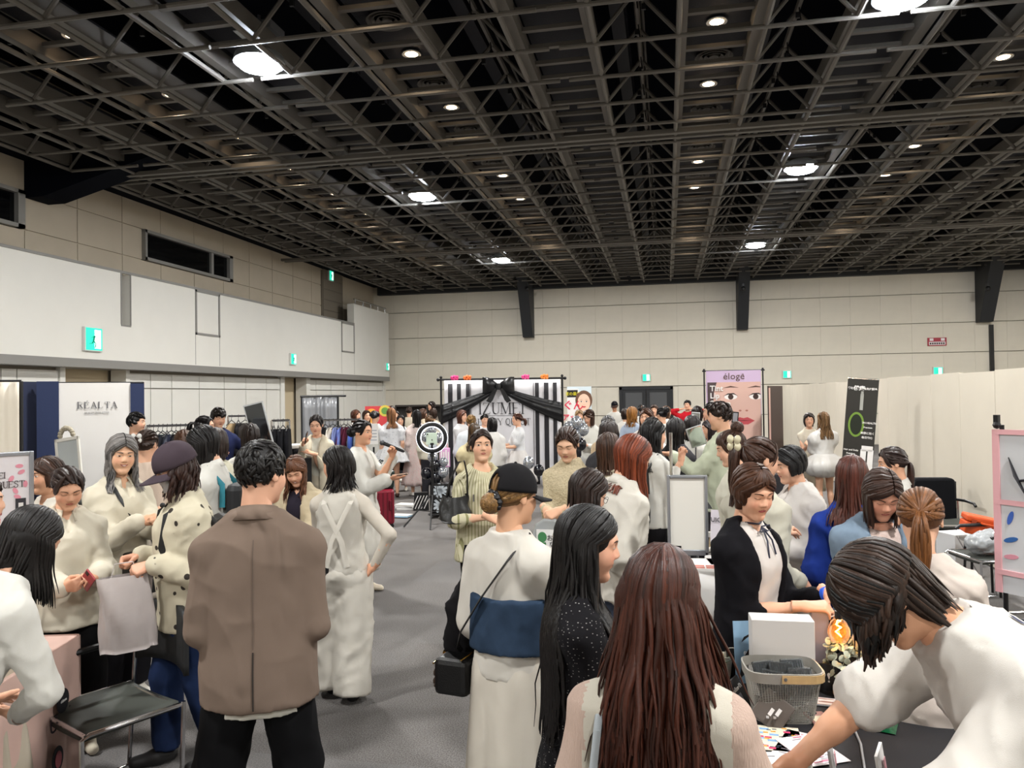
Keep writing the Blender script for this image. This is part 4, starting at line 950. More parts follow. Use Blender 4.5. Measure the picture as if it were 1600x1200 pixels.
for i in range(2): f.bb((-.24+.36*i,-.03,.03),(-.12+.36*i,-.015,.12))
f.obj('white_band',mat('notice_white','#e6dfe0',.5),e); f=MB()
for i in range(7): f.bb((-.24+.07*i,-.034,-.09),(-.19+.07*i,-.028,-.03))
f.obj('lettering',mat('notice_ink','#3a2226',.5),e)
# ================================================================ the crowd
W1='#d8d3c7'; W2='#d3cabb'; W3='#dcd9d2'; CR='#d2c6ac'; BK='#141316'; PAL='#d9b093'; TAN='#c99a7c'
def h_(st='down',c='#1d1614',L=.3,**k): return dict(st=st,c=c,len=L,**k)
SK=lambda c,l,**k: dict(t='skirt',c=c,len=l,**k)
TR=lambda c,w=.012,**k: dict(t='trousers',c=c,w=w,**k)
Q={}
# --- left foreground
Q['bent']=person(48,793,2.75,122,'woman with black shoulder-length hair in white jacket bending over the pink table',h_('down','#14100f',.27,rag=.3,nape=.13,rough=1),dict(c=W3,kind='plain',off=.024,hem=-.09,sw=(.014,.014,.012),name='jacket',neck='none'),SK('#b9b6b0',.12,flare=.14,kind='widestripe'),arms=dict(R=(.0,.19,.50,dict(d=(-.9,.3,-.1),p='flat',e=(.7,.2,-.6))),L=(-.14,.2,.5,dict(d=(-.3,.8,-.2),p='flat'))),head=(0,28,0),lean=32,shoes='#222222')
Q['phone']=person(106,729,4.15,6,'woman in loose cream blouse looking down at a pink phone',h_('bun','#2a1d18',.1,tie=(.35,-.9,-.1),br=.03),dict(c='#d6cfbd',off=.026,hem=-.075,box=.7,flare=.05,sw=(.014,.03,.03),neck='v',collar=1,amp=1.3,name='blouse',zc=.25),TR('#0f0e10',.05),arms=dict(R=(.035,.22,.62,dict(p='grip',d=(-.5,.6,.15),b=(.5,.5,-.2))),L=(-.075,.22,.645,dict(p='relax',d=(.75,.5,.05),b=(-.1,.4,.9)))),head=(-3,27,0),ff=dict(eye=.2),skin='#d2a184',shoes='#cfc6b3')
Q['sidebob']=person(73,713,4.7,-62,'woman with short brown hair in white top beside the poster board',h_('down','#3a261c',.11,bangs=True,vol=1.02,ear=1),dict(c=W1,off=.02,neck='v'),TR('#26242a',.03),skin='#cf9d7e',ff=dict(smile=.7))
Q['grey']=person(190,679,4.9,30,'smiling woman with wavy grey hair and white shirt',h_('down','#6f6b68',.27,wave=.012,vol=1.06,var=.35,az0=58),dict(c='#d9d1bd',off=.034,hem=-.04,box=.8,sw=(.02,.03,.025),neck='shirt',collar=1,kind='plain',amp=1.2),TR('#17161a',.04),arms=dict(R=(.05,.21,.70,dict(p='pinch',d=(-.7,.5,.1),b=(.3,.7,.4))),L=(-.03,.24,.70,dict(p='grip',d=(.7,.5,.1),b=(-.3,.7,.4)))),head=(18,6,-4),ff=dict(eye=.6,smile=1.0),skin='#d9ab8b')
Q['dots']=person(274,694,4.0,-82,'person in plum baseball cap and polka-dot cream jacket holding a white bag',h_('down','#2e1b15',.2,wave=.014,vol=.94,rag=.5,spread=.35),dict(c='#d3cbb3',kind='dots',off=.04,hem=-.085,box=1.0,sw=(.03,.035,.03),neck='shirt',collar=1,name='polka_dot_jacket',amp=1.2),dict(t='jeans',c='#1c2a4a',w=.026,kind='denim'),arms=dict(L=(-.08,.10,.655,dict(p='grip',e=(-.3,-1,-.35),d=(.1,.9,-.25),b=(-.6,.2,.7))),R=(.06,.12,.66,dict(p='grip',e=(.3,-1,-.35),d=(-.1,.9,-.2)))),head=(-6,17,0),hat=dict(c='#453b42',gap=1,brim=.07,tilt=-6,sc=1.06),skin='#cf9f84',shoes='#1b1a1a',feet=((.05,.06),(-.06,-.08)))
Q['bobteal']=person(317,666,5.4,-112,'woman with black bob in white shirt wearing a teal-strapped backpack',h_('down','#120f10',.17,vol=1.04,rag=.1),dict(c=W3,off=.03,hem=-.04,box=.8,sw=(.02,.03,.0),sl=.72,collar=1),TR('#2a2b31',.03),arms=dict(R=(.1,.2,.64),L=(-.1,.2,.64)),head=(-5,18,0))
Q['brown']=person(408,687,3.0,172,'man in taupe shirt jacket and black trousers seen from behind',h_('short','#100d0c',.05,sl=.06,mess=.4,lift=.05,vol=1.0),dict(c='#ddd9cf',off=.02,hem=-.105,box=.8,name='t_shirt'),TR('#0c0c0e',.034,amp=1.2),over=dict(c='#75655a',off=.034,hem=-.085,box=.6,sw=(.012,.012,.012),collar=1,kind='plain',amp=1.0,fr=10.5,zc=.32,flare=.015,neck='crew',sl=.93),arms=dict(R=(.115,.12,.57,dict(p='relax',e=(.12,-1,-.3),d=(-.5,.8,-.1))),L=(-.115,.12,.55,dict(e=(-.12,-1,-.3),d=(.4,.8,-.2)))),head=(34,4,0),male=True,skin='#d3a287',feet=((.085,.02),(-.095,-.02)),shoes='#151515')
Q['laugh']=person(462,712,5.6,-22,'laughing woman with long light-brown hair in beige jacket looking down',h_('down','#5c3a26',.30,wave=.012,bangs=True,var=.3),dict(c='#24202a',off=.016,neck='v'),TR('#3a3638',.03),over=dict(c='#c4b598',open=.05,off=.03,hem=-.06,sl=.8,sw=(.02,.02,.02)),arms=dict(R=(.05,.22,.66,dict(p='grip',d=(-.8,.5,.1))),L=(-.06,.25,.68,dict(p='pinch',d=(.4,.8,.2)))),head=(-8,28,6),ff=dict(eye=.25,smile=1.0),skin='#d9a68a')
Q['overall']=person(527,696,4.9,168,'woman in white overalls and sheer long-sleeved top with hand on hip',h_('down','#15100f',.22,rag=.45,flip=.2,ear=1,wave=.008),dict(c='#cfc6ba',off=.007,hem=-.0,sw=(.005,.006,.004),sl=.97,amp=.7),TR('#d4cfc4',.062,amp=1.8,len=.035,fr=13),over=dict(c='#d4cfc4',off=.02,hem=-.02,sl=0,neck='none',tank=1,name='overall_bib',amp=1.4),arms=dict(R=(.135,-.035,.53,dict(e=(1,-.4,.1),p='relax',d=(-.6,.3,-.6))),L=(-.07,.2,.63,dict(p='grip',d=(-.2,.9,.2)))),head=(-72,6,0),skin='#d5a284',shoes='#131214',feet=((.05,-.03),(-.05,.05)))
Q['mic']=person(566,655,7.5,62,'woman in white jacket speaking into a black microphone',h_('bun','#171213',.1,tie=(0,-.95,-.25),br=.045),dict(c=W3,off=.012,neck='v'),TR('#d0ccc2',.075,amp=1.8,len=.12),over=dict(c=W3,open=.05,off=.034,hem=-.03,box=.6,sl=.93,sw=(.02,.03,.045)),arms=dict(R=(.05,.2,.67,dict(p='flat',d=(-.3,.9,.1),b=(.3,0,-1))),L=(-.02,.19,.80,dict(p='grip',d=(.3,.4,.8)))),head=(8,2,0),skin='#d3a081',shoes='#d8cdb9')
Q['blazer']=person(494,648,9.6,-12,'woman in cream blazer and trousers holding up a black phone',h_('bun','#1d1615',.1,tie=(0,-.9,.3),br=.03),dict(c='#cfcdbf',off=.012),TR('#b7ad9a',.045),over=dict(c='#cfc5b0',open=.045,off=.028,hem=-.07,sw=(.016,.018,.016)),arms=dict(R=(.06,.2,.79,dict(p='grip',d=(-.2,.4,.85))),L=(-.01,.17,.73,dict(p='flat',d=(.8,.4,.3)))),head=(0,12,0))
Q['suit']=person(213,643,9.3,66,'man in black suit standing before the navy and white booth',h_('short','#0f0d0d',.05,sl=.085,mess=.4,lift=.08,vol=1.0),dict(c='#131317',off=.012),TR('#121216'),over=dict(c='#141418',open=.04,off=.026,hem=-.07),male=True)
Q['navy']=person(341,636,9.8,14,'man in navy suit and black shirt looking down',h_('short','#1c1613',.05,sl=.08,mess=.2),dict(c='#101014',off=.012),TR('#171c33'),over=dict(c='#1b2140',open=.06,off=.028,hem=-.07),arms=dict(R=(.04,.17,.66),L=(-.16,.02,.56,dict(e=(-1,-.3,0)))),head=(-6,16,0),male=True,ff=dict(eye=.3))
Q['ponyblack']=person(320,649,8.7,74,'woman with black ponytail facing right in front of the navy suit man',h_('pony','#141011',.2,tie=(0,-.95,.2)),dict(c='#5b5a60',off=.02),TR('#222228'))
Q['whitebow']=person(229,671,6.2,150,'woman with brown bun and white hair bow in pale pink blouse',h_('bun','#33221b',.1,tie=(0,-.95,.1),br=.04),dict(c='#d3bfae',off=.034,kind='knit',box=.6),SK('#cfc3b5',.2,flare=.1))
Q['brownback']=person(288,671,6.9,160,'woman with short brown hair seen from behind near the clothes rail',h_('down','#4b3122',.12),dict(c=W2,off=.02),TR('#37343a'))
Q['whiteknit']=person(338,668,6.0,175,'woman in white knit sweater hidden behind the black bob',h_('down','#2a1d18',.14),dict(c='#d6d2bd',off=.026,kind='knit',box=.6),TR('#3a3b44'))
Q['ruffle']=person(391,661,7.3,176,'woman with dark long hair and white ruffled collar at the tilted mirror',h_('down','#221814',.22),dict(c=W3,off=.03,kind='lace',box=.6,puff=.085),SK('#d5d0c8',.2,flare=.12))
Q['edge']=person(-34,742,3.3,80,'woman in beige lace top at the very left edge, only an arm in view',h_('down','#2a1d18',.2),dict(c='#c9bda9',kind='lace',off=.03,sw=(.02,.02,.02)),SK('#c9bda9',.1,flare=.1),lod=2)
# --- centre
Q['stripe']=person(752,669,5.6,30,'woman in yellow-cream pinstriped tunic with black handbag on her arm',h_('bun','#271812',.1,tie=(.1,-.85,-.5),br=.032),dict(c='#d9d3b4',kind='stripe',off=.034,hem=-.085,box=1.0,flare=.035,sl=.74,sw=(.016,.024,.008),neck='wide',name='tunic',puff=.064,amp=.7),TR('#0d0c0e',.02),arms=dict(R=(.06,.16,.645,dict(e=(.8,-.4,-.6),p='relax',d=(-.75,.5,-.35),b=(.2,.6,.6))),L=(-.12,.03,.49)),head=(22,-2,0),skin='#dcae90',ff=dict(gaze=.002))
Q['cap']=person(803,727,3.1,142,'person in black cap, white t-shirt and denim vest with white long skirt',h_('bun','#7d5d36',.1,tie=(0,-.9,-.45),br=.042,side=0,bangs=False),dict(c='#d9d4cb',off=.026,hem=-.02,box=.8,sl=.5,sw=(.035,.05,0),name='t_shirt'),SK('#d8d1c4',.03,flare=.07,pleat=6,amp=.016),over=dict(c='#2d3d52',kind='denim',off=.05,hem=.045,sl=0,zt=.175,neck='none',name='denim_vest',amp=.6,box=.7),arms=dict(R=(.10,.17,.755,dict(p='grip',e=(.6,.2,-1),d=(-.5,.3,.7),b=(.8,.2,.3))),L=(-.10,.1,.5)),head=(14,4,0),hat=dict(c='#1b1a1c',gap=1,brim=.075,tilt=-4,curve=.4,sc=1.02),skin='#d0a080')
Q['lace']=person(886,667,5.5,-22,'woman in cream lace high-neck top holding a printed plastic bag',h_('pony','#33211a',.24,tie=(.1,-.9,-.25)),dict(c='#cdbf9f',kind='lace',off=.02,hem=-.04,neck='high',sw=(.012,.012,.012)),TR('#d3ccbb',.05),arms=dict(R=(.03,.2,.67,dict(p='grip',d=(-.6,.6,-.3))),L=(-.04,.21,.67,dict(p='grip',d=(.6,.6,-.3)))),head=(-8,24,0),ff=dict(eye=.2),skin='#dcb092')
Q['glasses']=person(918,734,3.7,112,'woman with long dark-brown hair and glasses looking down to the right',h_('down','#241712',.46,part=.1,az0=66),dict(c='#cfc9bf',off=.02),TR('#24242a'),head=(0,24,0),ff=dict(eye=.3),skin='#d9ab90')
Q['blackhair']=person(918,789,2.35,96,'woman with very long black hair and black net top in profile',h_('down','#0d0a0a',.66,az0=76,part=.0,rag=.5,wave=.006,spread=.25),dict(c='#141316',kind='net',off=.02,hem=-.14,box=.6,amp=.6),SK('#121113',.12,flare=.06,kind='net'),arms=dict(R=(.09,.2,.58),L=(-.08,.24,.6)),head=(2,9,0),ff=dict(eye=.35),skin='#cc9a80')
Q['longbrown']=person(1032,853,1.72,174,'woman with very long auburn-brown hair and white knit top with sheer ribbed sleeves',h_('down','#3d1c11',.52,part=.12,rag=.5,wide=1.25,vol=1.03,wave=.004,var=.3,spread=.75,n=1.3),dict(c='#cfc8bb',kind='plain',off=.014,hem=-.05,sw=(.02,.034,.02),sl=.9,amp=.6,fr=11,slc=('#c9b0a2','knit')),TR('#23304d',.02,kind='denim'),arms=dict(R=(.14,.16,.58,dict(d=(.2,.9,-.2))),L=(-.135,.10,.50)),head=(10,10,0))
Q['copper']=person(988,681,4.3,128,'woman with straight copper hair in white shirt leaning over the table',h_('down','#692f19',.27,rag=.15,vol=1.05,flip=-.08,var=.3,nohang=1,n=1.25),dict(c='#d6d1c6',off=.04,hem=-.05,box=.9,sw=(.03,.035,.03),collar=1,amp=1.6),TR('#3f4656',.03,kind='denim'),lean=14,head=(6,20,0))
Q['hood']=person(951,676,5.6,158,'woman with brown hair in cream hoodie beside the copper-haired woman',h_('down','#3f281b',.22,vol=1.04),dict(c='#cfc3aa',off=.034,box=.8,collar=1),TR('#37353b'))
Q['darkgrey']=person(951,655,7.0,172,'woman with dark messy hair in charcoal grey cardigan',h_('down','#2b1f1b',.14,wave=.012,rag=.4),dict(c='#3a393c',off=.03,kind='knit'),TR('#26262c'))
Q['backpack']=person(1021,655,6.3,128,'woman with long black hair and black backpack on white blouse',h_('down','#110e0f',.33,rag=.3,wave=.006),dict(c=W3,off=.034,box=.6,sl=.8,sw=(.024,.03,.02)),TR('#18171a',.02),arms=dict(R=(.1,.19,.60,dict(p='grip')),L=(-.02,.2,.8,dict(p='grip',d=(0,.2,1)))),head=(20,4,0))
Q['cardi']=person(1056,652,7.4,150,'woman with straight black hair in dark grey cardigan next to the steel pole',h_('down','#151112',.3),dict(c='#403f44',off=.03,kind='knit',hem=-.08,box=.6),TR('#1a191c'),arms=dict(R=(.12,.17,.6)))
Q['blackwhite']=person(1082,648,8.2,155,'woman with black hair and white sleeves facing the mirror table',h_('down','#1a1312',.2),dict(c=W3,off=.026),TR('#222126'))
Q['mint']=person(1124,627,7.1,-96,'man in loose mint-white shirt with tousled dark-brown hair',h_('short','#2b1d18',.05,sl=.09,mess=.35,lift=.07,vol=1.02),dict(c='#ccd2b9',off=.05,hem=-.07,box=1.0,sw=(.03,.03,.02),collar=1,amp=1.6,neck='shirt'),TR('#23222a',.03),arms=dict(L=(-.07,.25,.74,dict(p='flat',d=(-.2,.9,.1),b=(0,0,-1))),R=(.07,.25,.70)),head=(0,6,0),male=True)
Q['topbun']=person(1142,672,5.2,-82,'woman with round top bun and fringe in profile facing left',h_('bun','#3c251a',.1,tie=(0,-.55,.85),br=.042,bangs=True,bl=.3),dict(c='#d5d2c2',off=.026),TR('#37363c'),head=(0,14,0),ff=dict(eye=.5),skin='#dbae92')
Q['creambow']=person(1187,682,4.1,134,'woman with brown ponytail and cream flower bow in white blouse and floral skirt',h_('pony','#3d261b',.34,tie=(-.25,-.85,.45),wave=.01,tw=.04),dict(c='#cfcbbb',off=.034,box=.7,hem=-.02,sw=(.024,.03,.02)),SK('#c9c0a2',.1,kind='floral',flare=.12),arms=dict(L=(-.10,.22,.66,dict(p='pinch',d=(-.4,.8,.1))),R=(.09,.09,.55)),head=(10,8,0))
Q['cardigan']=person(1176,726,3.35,57,'woman with short brown hair in black cardigan and white ruffled blouse reading a card',h_('down','#452817',.105,vol=1.05,bangs=True,bl=.45,rag=.3,ear=0,flip=-.2),dict(c='#d8d1cb',off=.022,hem=-.03,neck='v',vd=.04,amp=1.4,name='blouse',fr=18),SK('#c3bcae',.12,flare=.08),over=dict(c='#121115',open=.088,off=.036,hem=-.09,sl=.9,sw=(.014,.014,.01),amp=.8,name='cardigan',box=.5),arms=dict(R=(.01,.17,.645,dict(p='pinch',e=(.35,-1,-.5),d=(-.6,.8,.05),b=(.3,.1,.9))),L=(-.10,.18,.66,dict(p='grip',d=(.3,.9,-.3),b=(-.2,.2,.9)))),head=(22,17,0),ff=dict(eye=.3,lip='#b4545a'),skin='#dca98c')
Q['shortblack']=person(1234,697,4.8,-62,'person with short black hair in sheer white shirt holding flyers',h_('down','#111011',.1,vol=1.04,ear=1,rag=.3),dict(c='#d4cfca',off=.045,box=1.0,hem=-.07,sw=(.03,.04,.03),sl=.85,collar=1,amp=1.6,neck='shirt'),TR('#d0cbc2',.05),arms=dict(R=(.02,.21,.67,dict(p='grip',d=(-.5,.8,0))),L=(-.05,.18,.60)),head=(0,12,0),ff=dict(eye=.5),lean=6)
Q['puff']=person(1286,643,11.8,-148,'woman with long light-brown hair in white puff-sleeved bubble dress',h_('down','#7a5c3d',.36,wave=.008),dict(c='#dedcd8',off=.022,sl=.45,sw=(.03,.04,0),puff=.11,hem=.02,kind='satin'),SK('#dedcd8',.38,flare=.03,bubble=.13,pleat=14,amp=.02,kind='satin'),arms=dict(L=(-.06,.2,.68,dict(p='grip')),R=(.05,.2,.68)),shoes='#e3e0da',lod=2)
Q['puff2']=person(1264,645,12.4,4,'woman with dark bob and cream vest next to the puff dress',h_('down','#241a17',.13,bangs=True),dict(c='#d8d0be',off=.014,sl=.1),SK('#c9c0ae',.2,flare=.06),arms=dict(R=(.03,.2,.68,dict(p='grip')),L=(-.05,.18,.66)))
Q['blue']=person(1331,711,4.1,170,'woman with straight auburn hair in royal-blue jacket seen from behind',h_('down','#4a241a',.31,rag=.25,part=.1,var=.28),dict(c='#21388a',off=.034,box=.8,sw=(.024,.024,.02),amp=1.2,name='jacket'),TR('#23242c'))
Q['denim']=person(1377,734,3.55,32,'woman with brown bob and light denim jacket looking down',h_('down','#35221a',.18,part=-.25,vol=1.04,rag=.15,az0=58),dict(c='#d3bfb6',off=.02,neck='wide',kind='knit',amp=1.0),TR('#2b2c36'),over=dict(c='#77899b',kind='denim',open=.075,off=.045,hem=-.05,box=.8,sw=(.03,.03,.025),amp=1.4,name='denim_jacket'),arms=dict(R=(.06,.23,.6),L=(-.08,.22,.6)),head=(14,30,0),ff=dict(eye=.2),skin='#d49d84',lean=6)
Q['lowpony']=person(1394,697,5.2,-78,'woman with dark hair in a low ponytail seen in profile by the cream wall',h_('pony','#2c1c17',.2,tie=(0,-.9,-.35),arc=.015),dict(c=W3,off=.024,collar=1),TR('#26262c'),head=(0,8,0),skin='#d4a284')
Q['lightpony']=person(1437,763,2.9,176,'woman with light-brown ponytail and pale pink top seen from behind',h_('pony','#6e4422',.27,tie=(0,-.92,-.1),var=.3,side=0,tw=.034,vol=1.03),dict(c='#d6cac0',off=.03,box=.7,hem=-.06,sw=(.03,.03,.02),amp=1.1,neck='wide'),TR('#30303a'),lean=10,head=(-4,14,0),arms=dict(R=(.12,.24,.6),L=(-.1,.24,.6)))
Q['bender']=person(1378,852,1.95,-72,'man in white t-shirt bending far over the black table with streaked hair over his face',h_('down','#2b1e17',.135,var=.6,vol=1.05,rag=.5,az0=30,bangs=True,bl=.1,wave=.008,nohang=1,n=1.3,nape=.12),dict(c='#d6d1ca',off=.04,hem=-.1,box=.9,sl=.5,sw=(.022,.036,0),name='t_shirt',amp=1.3,zc=.4,neck='none'),TR('#151417',.03),over=None,arms=dict(L=(-.12,.40,.44,dict(p='pinch',e=(-.6,-.3,.3),d=(.2,.6,-.7))),R=(.1,.48,.45,dict(p='pinch',e=(.6,-.3,.3)))),head=(6,54,0),lean=50,male=True,ff=dict(eye=.2),skin='#d09c7c')
# --- people farther back
def far(px,ty,d,face,label,hair,tc,bot=None,**k):
    t=dict(c=tc,off=k.pop('off',.024),box=k.pop('box',.6),kind=k.pop('kind','plain'),sl=k.pop('sl',.9),puff=k.pop('puff',0),sw=k.pop('sw',(.016,.018,.014)))
    return person(px,ty,d,face,label,hair,t,bot or TR('#2a292e',.02),**k)
far(808,645,14.0,-70,'woman in short-sleeved white blouse and tulle skirt before the bow backdrop',h_('pony','#4a2b1e',.12,tie=(0,-.95,-.3)),'#dfe0e2',SK('#d6d2cf',.22,flare=.22,pleat=16,amp=.02),sl=.4,kind='tiny',arms=dict(R=(.05,.22,.66),L=(-.05,.22,.62)),ff=dict(smile=1))
far(722,640,14.6,48,'laughing woman with brown bob in front of the striped curtain',h_('down','#5a3426',.2),'#d9d9dc',None,arms=dict(R=(.03,.2,.62)),ff=dict(smile=1))
far(736,648,12.8,172,'woman with blonde bun and pale blue-white shirt facing the backdrop',h_('bun','#8f6d3f',.1,tie=(0,-.9,.3),br=.045),'#dfe4e8',SK('#1d2036',.30,flare=.02),sl=.5,sw=(.05,.06,0),arms=dict(L=(-.13,.15,.6)))
Q['ruffback']=far(741,661,10.3,170,'woman with long streaked brown hair in cream ruffled blouse',h_('down','#46331f',.32,var=.4),'#cfc19a',SK('#cfc19a',.15,flare=.12),puff=.1)
far(757,647,15.0,20,'man with short black hair laughing before the white curtain',h_('short','#161211',.05),'#d5d5d8',None,male=True,ff=dict(smile=1))
far(769,652,12.6,-172,'woman with black bob and white cape edged in black',h_('down','#161213',.17),'#dad6d2',None,off=.05,box=1.0)
far(920,640,12.6,-30,'woman with brown bob in white top and shiny silver trousers',h_('down','#3a2519',.2),'#d8d7d0',TR('#c9c9c6',.05,kind='silver'),arms=dict(R=(.02,.2,.72),L=(-.06,.2,.66)),head=(0,25,0))
far(960,627,20.5,-10,'bearded man in black cap and white t-shirt by the double door',h_('short','#15110f',.04),'#d8d6d0',None,male=True,hat=dict(c='#15151a',brim=.06),arms=dict(R=(.05,.2,.66)),skin='#b98a6c')
for a in [
 (950,649,9.2,176,'seated-low woman with black hair and beige top beside the crowd',h_('down','#161112',.22),'#c2ab8e',None),
 (977,638,15.5,170,'woman with short dark hair behind the golden-haired woman',h_('down','#2b1c16',.12),'#d6d3cd',None),
 (988,635,13.2,150,'woman with wavy golden hair in pale denim shirt',h_('down','#8a5c2a',.26,wave=.015),'#9aa6b8',None),
 (1003,632,17.5,165,'person in black cap and white shirt in front of the door',h_('short','#1a1513',.05),'#d8d6d2',None),
 (1008,642,11.5,-175,'woman with straight black hair in white blouse mid crowd',h_('down','#1b1413',.2),'#dad8d3',None),
 (1010,637,10.0,-20,'woman with long brown hair looking down in white blouse',h_('down','#43291c',.34,bangs=False),'#d8d3d0',None),
 (1020,651,8.8,160,'woman with black hair bun and white shirt mid crowd',h_('bun','#191314',.1,tie=(0,-.9,.35),br=.05),'#dcd9d4',None),
 (1013,646,14.0,-20,'woman with dark hair and white mask far in the crowd',h_('down','#1d1514',.2),'#d6d4ce',None),
 (1022,632,17.0,-5,'woman with brown fringe near the right door leaf',h_('down','#3b261b',.2,bangs=True),'#d2cfc6',None),
 (1034,637,13.0,-140,'woman with a black updo and white flower clip',h_('bun','#141113',.1,tie=(0,-.8,.5),br=.05),'#dcd9d4',None),
 (1041,634,15.5,120,'woman with wavy brown hair and light cap at the door',h_('down','#5a3d28',.2,wave=.012),'#d3cfc7',None),
 (1089,634,12.5,-168,'woman with dark bob in white top before the red jacket',h_('down','#241a17',.14),'#dedbd5',None),
 (1106,637,13.5,-100,'person with brown hair and red sleeve beside the lilac banner',h_('down','#3a2419',.16),'#b3232a',None),
 (1108,655,9.3,-70,'woman with dark hair in profile behind the mint shirt',h_('down','#21181a',.24),'#d8c9bd',None),
 (905,640,15.5,5,'person with blond fringe half hidden by silver balloons',h_('down','#8a6c48',.16,bangs=True),'#d8cfc6',None),
 (1112,628,9.8,-85,'man with short black hair at the left edge of the lilac banner',h_('short','#17110f',.05),'#d6d2cb',None)]: far(*a)
far(1074,625,19.0,-15,'man in red jacket with both hands at his ears',h_('short','#15100f',.05),'#b8202b',None,male=True,arms=dict(R=(.09,.05,.88,dict(e=(1,0,-.4))),L=(-.09,.05,.88,dict(e=(-1,0,-.4)))))
# --- group at the far left of the bow backdrop
far(611,637,14.6,-170,'woman with strawberry-blond hair in frilly white mini dress and brown boots',h_('down','#8f6240',.30),'#d5d6da',SK('#dadbdd',.40,flare=.16,pleat=14,amp=.03,tier=2.99,kind='tiny'),kind='tiny',sl=.35,puff=.1,shoes='#3a2118',lod=2)
PEOPLE[-1].body.children
far(651,640,14.8,-172,'woman with straight black hair in long pale pink lace dress',h_('down','#131012',.26),'#d8c8c4',SK('#d6c4c0',.13,flare=.12,kind='pinkdot'),puff=.08,kind='lace',shoes='#e2dcd6',lod=2)
for a in [
 (626,648,15.6,-10,'woman with long black hair, white blouse and black pencil skirt',h_('down','#171212',.3),'#e0dfdd',SK('#121114',.28,flare=.0)),
 (618,641,17.2,10,'woman with dark hair and pale face behind the pencil skirt woman',h_('down','#1d1615',.25),'#d8d5d0',None),
 (586,641,15.0,150,'woman with black bun in white blouse before the red poster',h_('bun','#151112',.1,br=.04),'#dad8d2',None),
 (573,641,16.2,20,'woman with brown bob facing the viewer near the red poster',h_('down','#38241a',.18),'#d2cec6',None),
 (556,640,16.0,60,'woman with auburn bob in front of the grey curtain stand',h_('down','#4d2c1c',.18),'#cfcac2',None),
 (612,634,19.0,170,'woman with dark bob behind the strawberry-blond hair',h_('down','#2a1c16',.14),'#c8c2b8',None),
 (639,636,20.0,170,'woman with brown bun before the dark shelf',h_('bun','#35231a',.1),'#d0c6b4',None),
 (661,638,18.5,120,'woman with brown hair beyond the lace dress',h_('down','#4a3224',.2),'#cdbfa6',None),
 (674,627,21.5,-60,'tall woman with dark hair standing before the dark shelf',h_('down','#241815',.18),'#7b7268',None),
 (671,649,14.0,175,'woman with light-brown bun behind the ring light',h_('bun','#5b4128',.1),'#d6d0be',None),
 (677,638,17.0,175,'woman with short brown hair close to the black drape',h_('down','#3a271d',.12),'#cfc7b6',None)]: far(*a)
# ================================================================ lettering
SER={'R':[((.12,0),(.12,1),2),((.12,.97),(.5,.97),(.62,.88),(.64,.76),(.6,.63),(.48,.54),(.12,.53),0),((.36,.53),(.72,.02),2),'s.12,0','s.12,1'],
'E':[((.12,0),(.12,1),2),((.12,.97),(.62,.97),(.64,.8),0),((.12,.52),(.48,.52),0),((.12,.03),(.64,.03),(.68,.22),0),'s.12,0','s.12,1'],
'A':[((.03,.0),(.38,1.0),0),((.38,1.0),(.74,0),2),((.15,.33),(.6,.33),0),'s.04,0','s.72,0'],
'L':[((.12,0),(.12,1),2),((.12,.03),(.58,.03),(.62,.25),0),'s.12,0','s.12,1'],
'T':[((.36,0),(.36,1),2),((.02,.78),(.03,.97),(.69,.97),(.70,.78),0),'s.36,0'],
'I':[((.14,0),(.14,1),2),'s.14,0','s.14,1'],
'Z':[((.07,.8),(.09,.97),(.62,.97),0),((.6,.97),(.07,.03),2),((.07,.03),(.62,.03),(.66,.22),0)],
'U':[((.14,1),(.14,.3),(.2,.1),(.36,.02),2),((.36,.02),(.54,.08),(.62,.28),(.62,1),0),'s.14,1','s.62,1'],
'M':[((.1,0),(.1,1),0),((.1,1),(.46,.04),2),((.46,.04),(.8,1),0),((.82,0),(.82,1),2),'s.1,0','s.1,1','s.82,0','s.82,1'],
'B':[((.12,0),(.12,1),2),((.12,.97),(.46,.97),(.57,.87),(.57,.68),(.44,.54),(.12,.53),0),((.44,.53),(.6,.44),(.64,.26),(.58,.1),(.44,.03),(.12,.03),1),'s.12,0','s.12,1'],
'Y':[((.02,1),(.36,.46),2),((.36,.46),(.68,1),0),((.36,0),(.36,.46),2),'s.36,0','s.04,1','s.68,1'],
'Q':[((.38,1),(.14,.86),(.07,.5),(.14,.14),(.38,0),2),((.38,0),(.62,.14),(.69,.5),(.62,.86),(.38,1),1),((.36,.1),(.6,-.14),(.8,-.18),1)],
'S':[((.56,.78),(.52,.97),(.3,1),(.12,.88),(.12,.7),(.3,.56),1),((.3,.56),(.52,.42),(.56,.24),(.44,.04),(.26,.0),(.1,.06),(.08,.26),1)],
'O':[((.38,1),(.14,.86),(.07,.5),(.14,.14),(.38,0),2),((.38,0),(.62,.14),(.69,.5),(.62,.86),(.38,1),2)],
'N':[((.1,0),(.1,1),0),((.1,1),(.68,.02),2),((.68,0),(.68,1),0),'s.1,0','s.1,1','s.68,1'],
'P':[((.12,0),(.12,1),2),((.12,.97),(.46,.97),(.6,.86),(.6,.64),(.46,.5),(.12,.49),1),'s.12,0','s.12,1'],'.':[((.1,.02),(.1,.1),2)]}
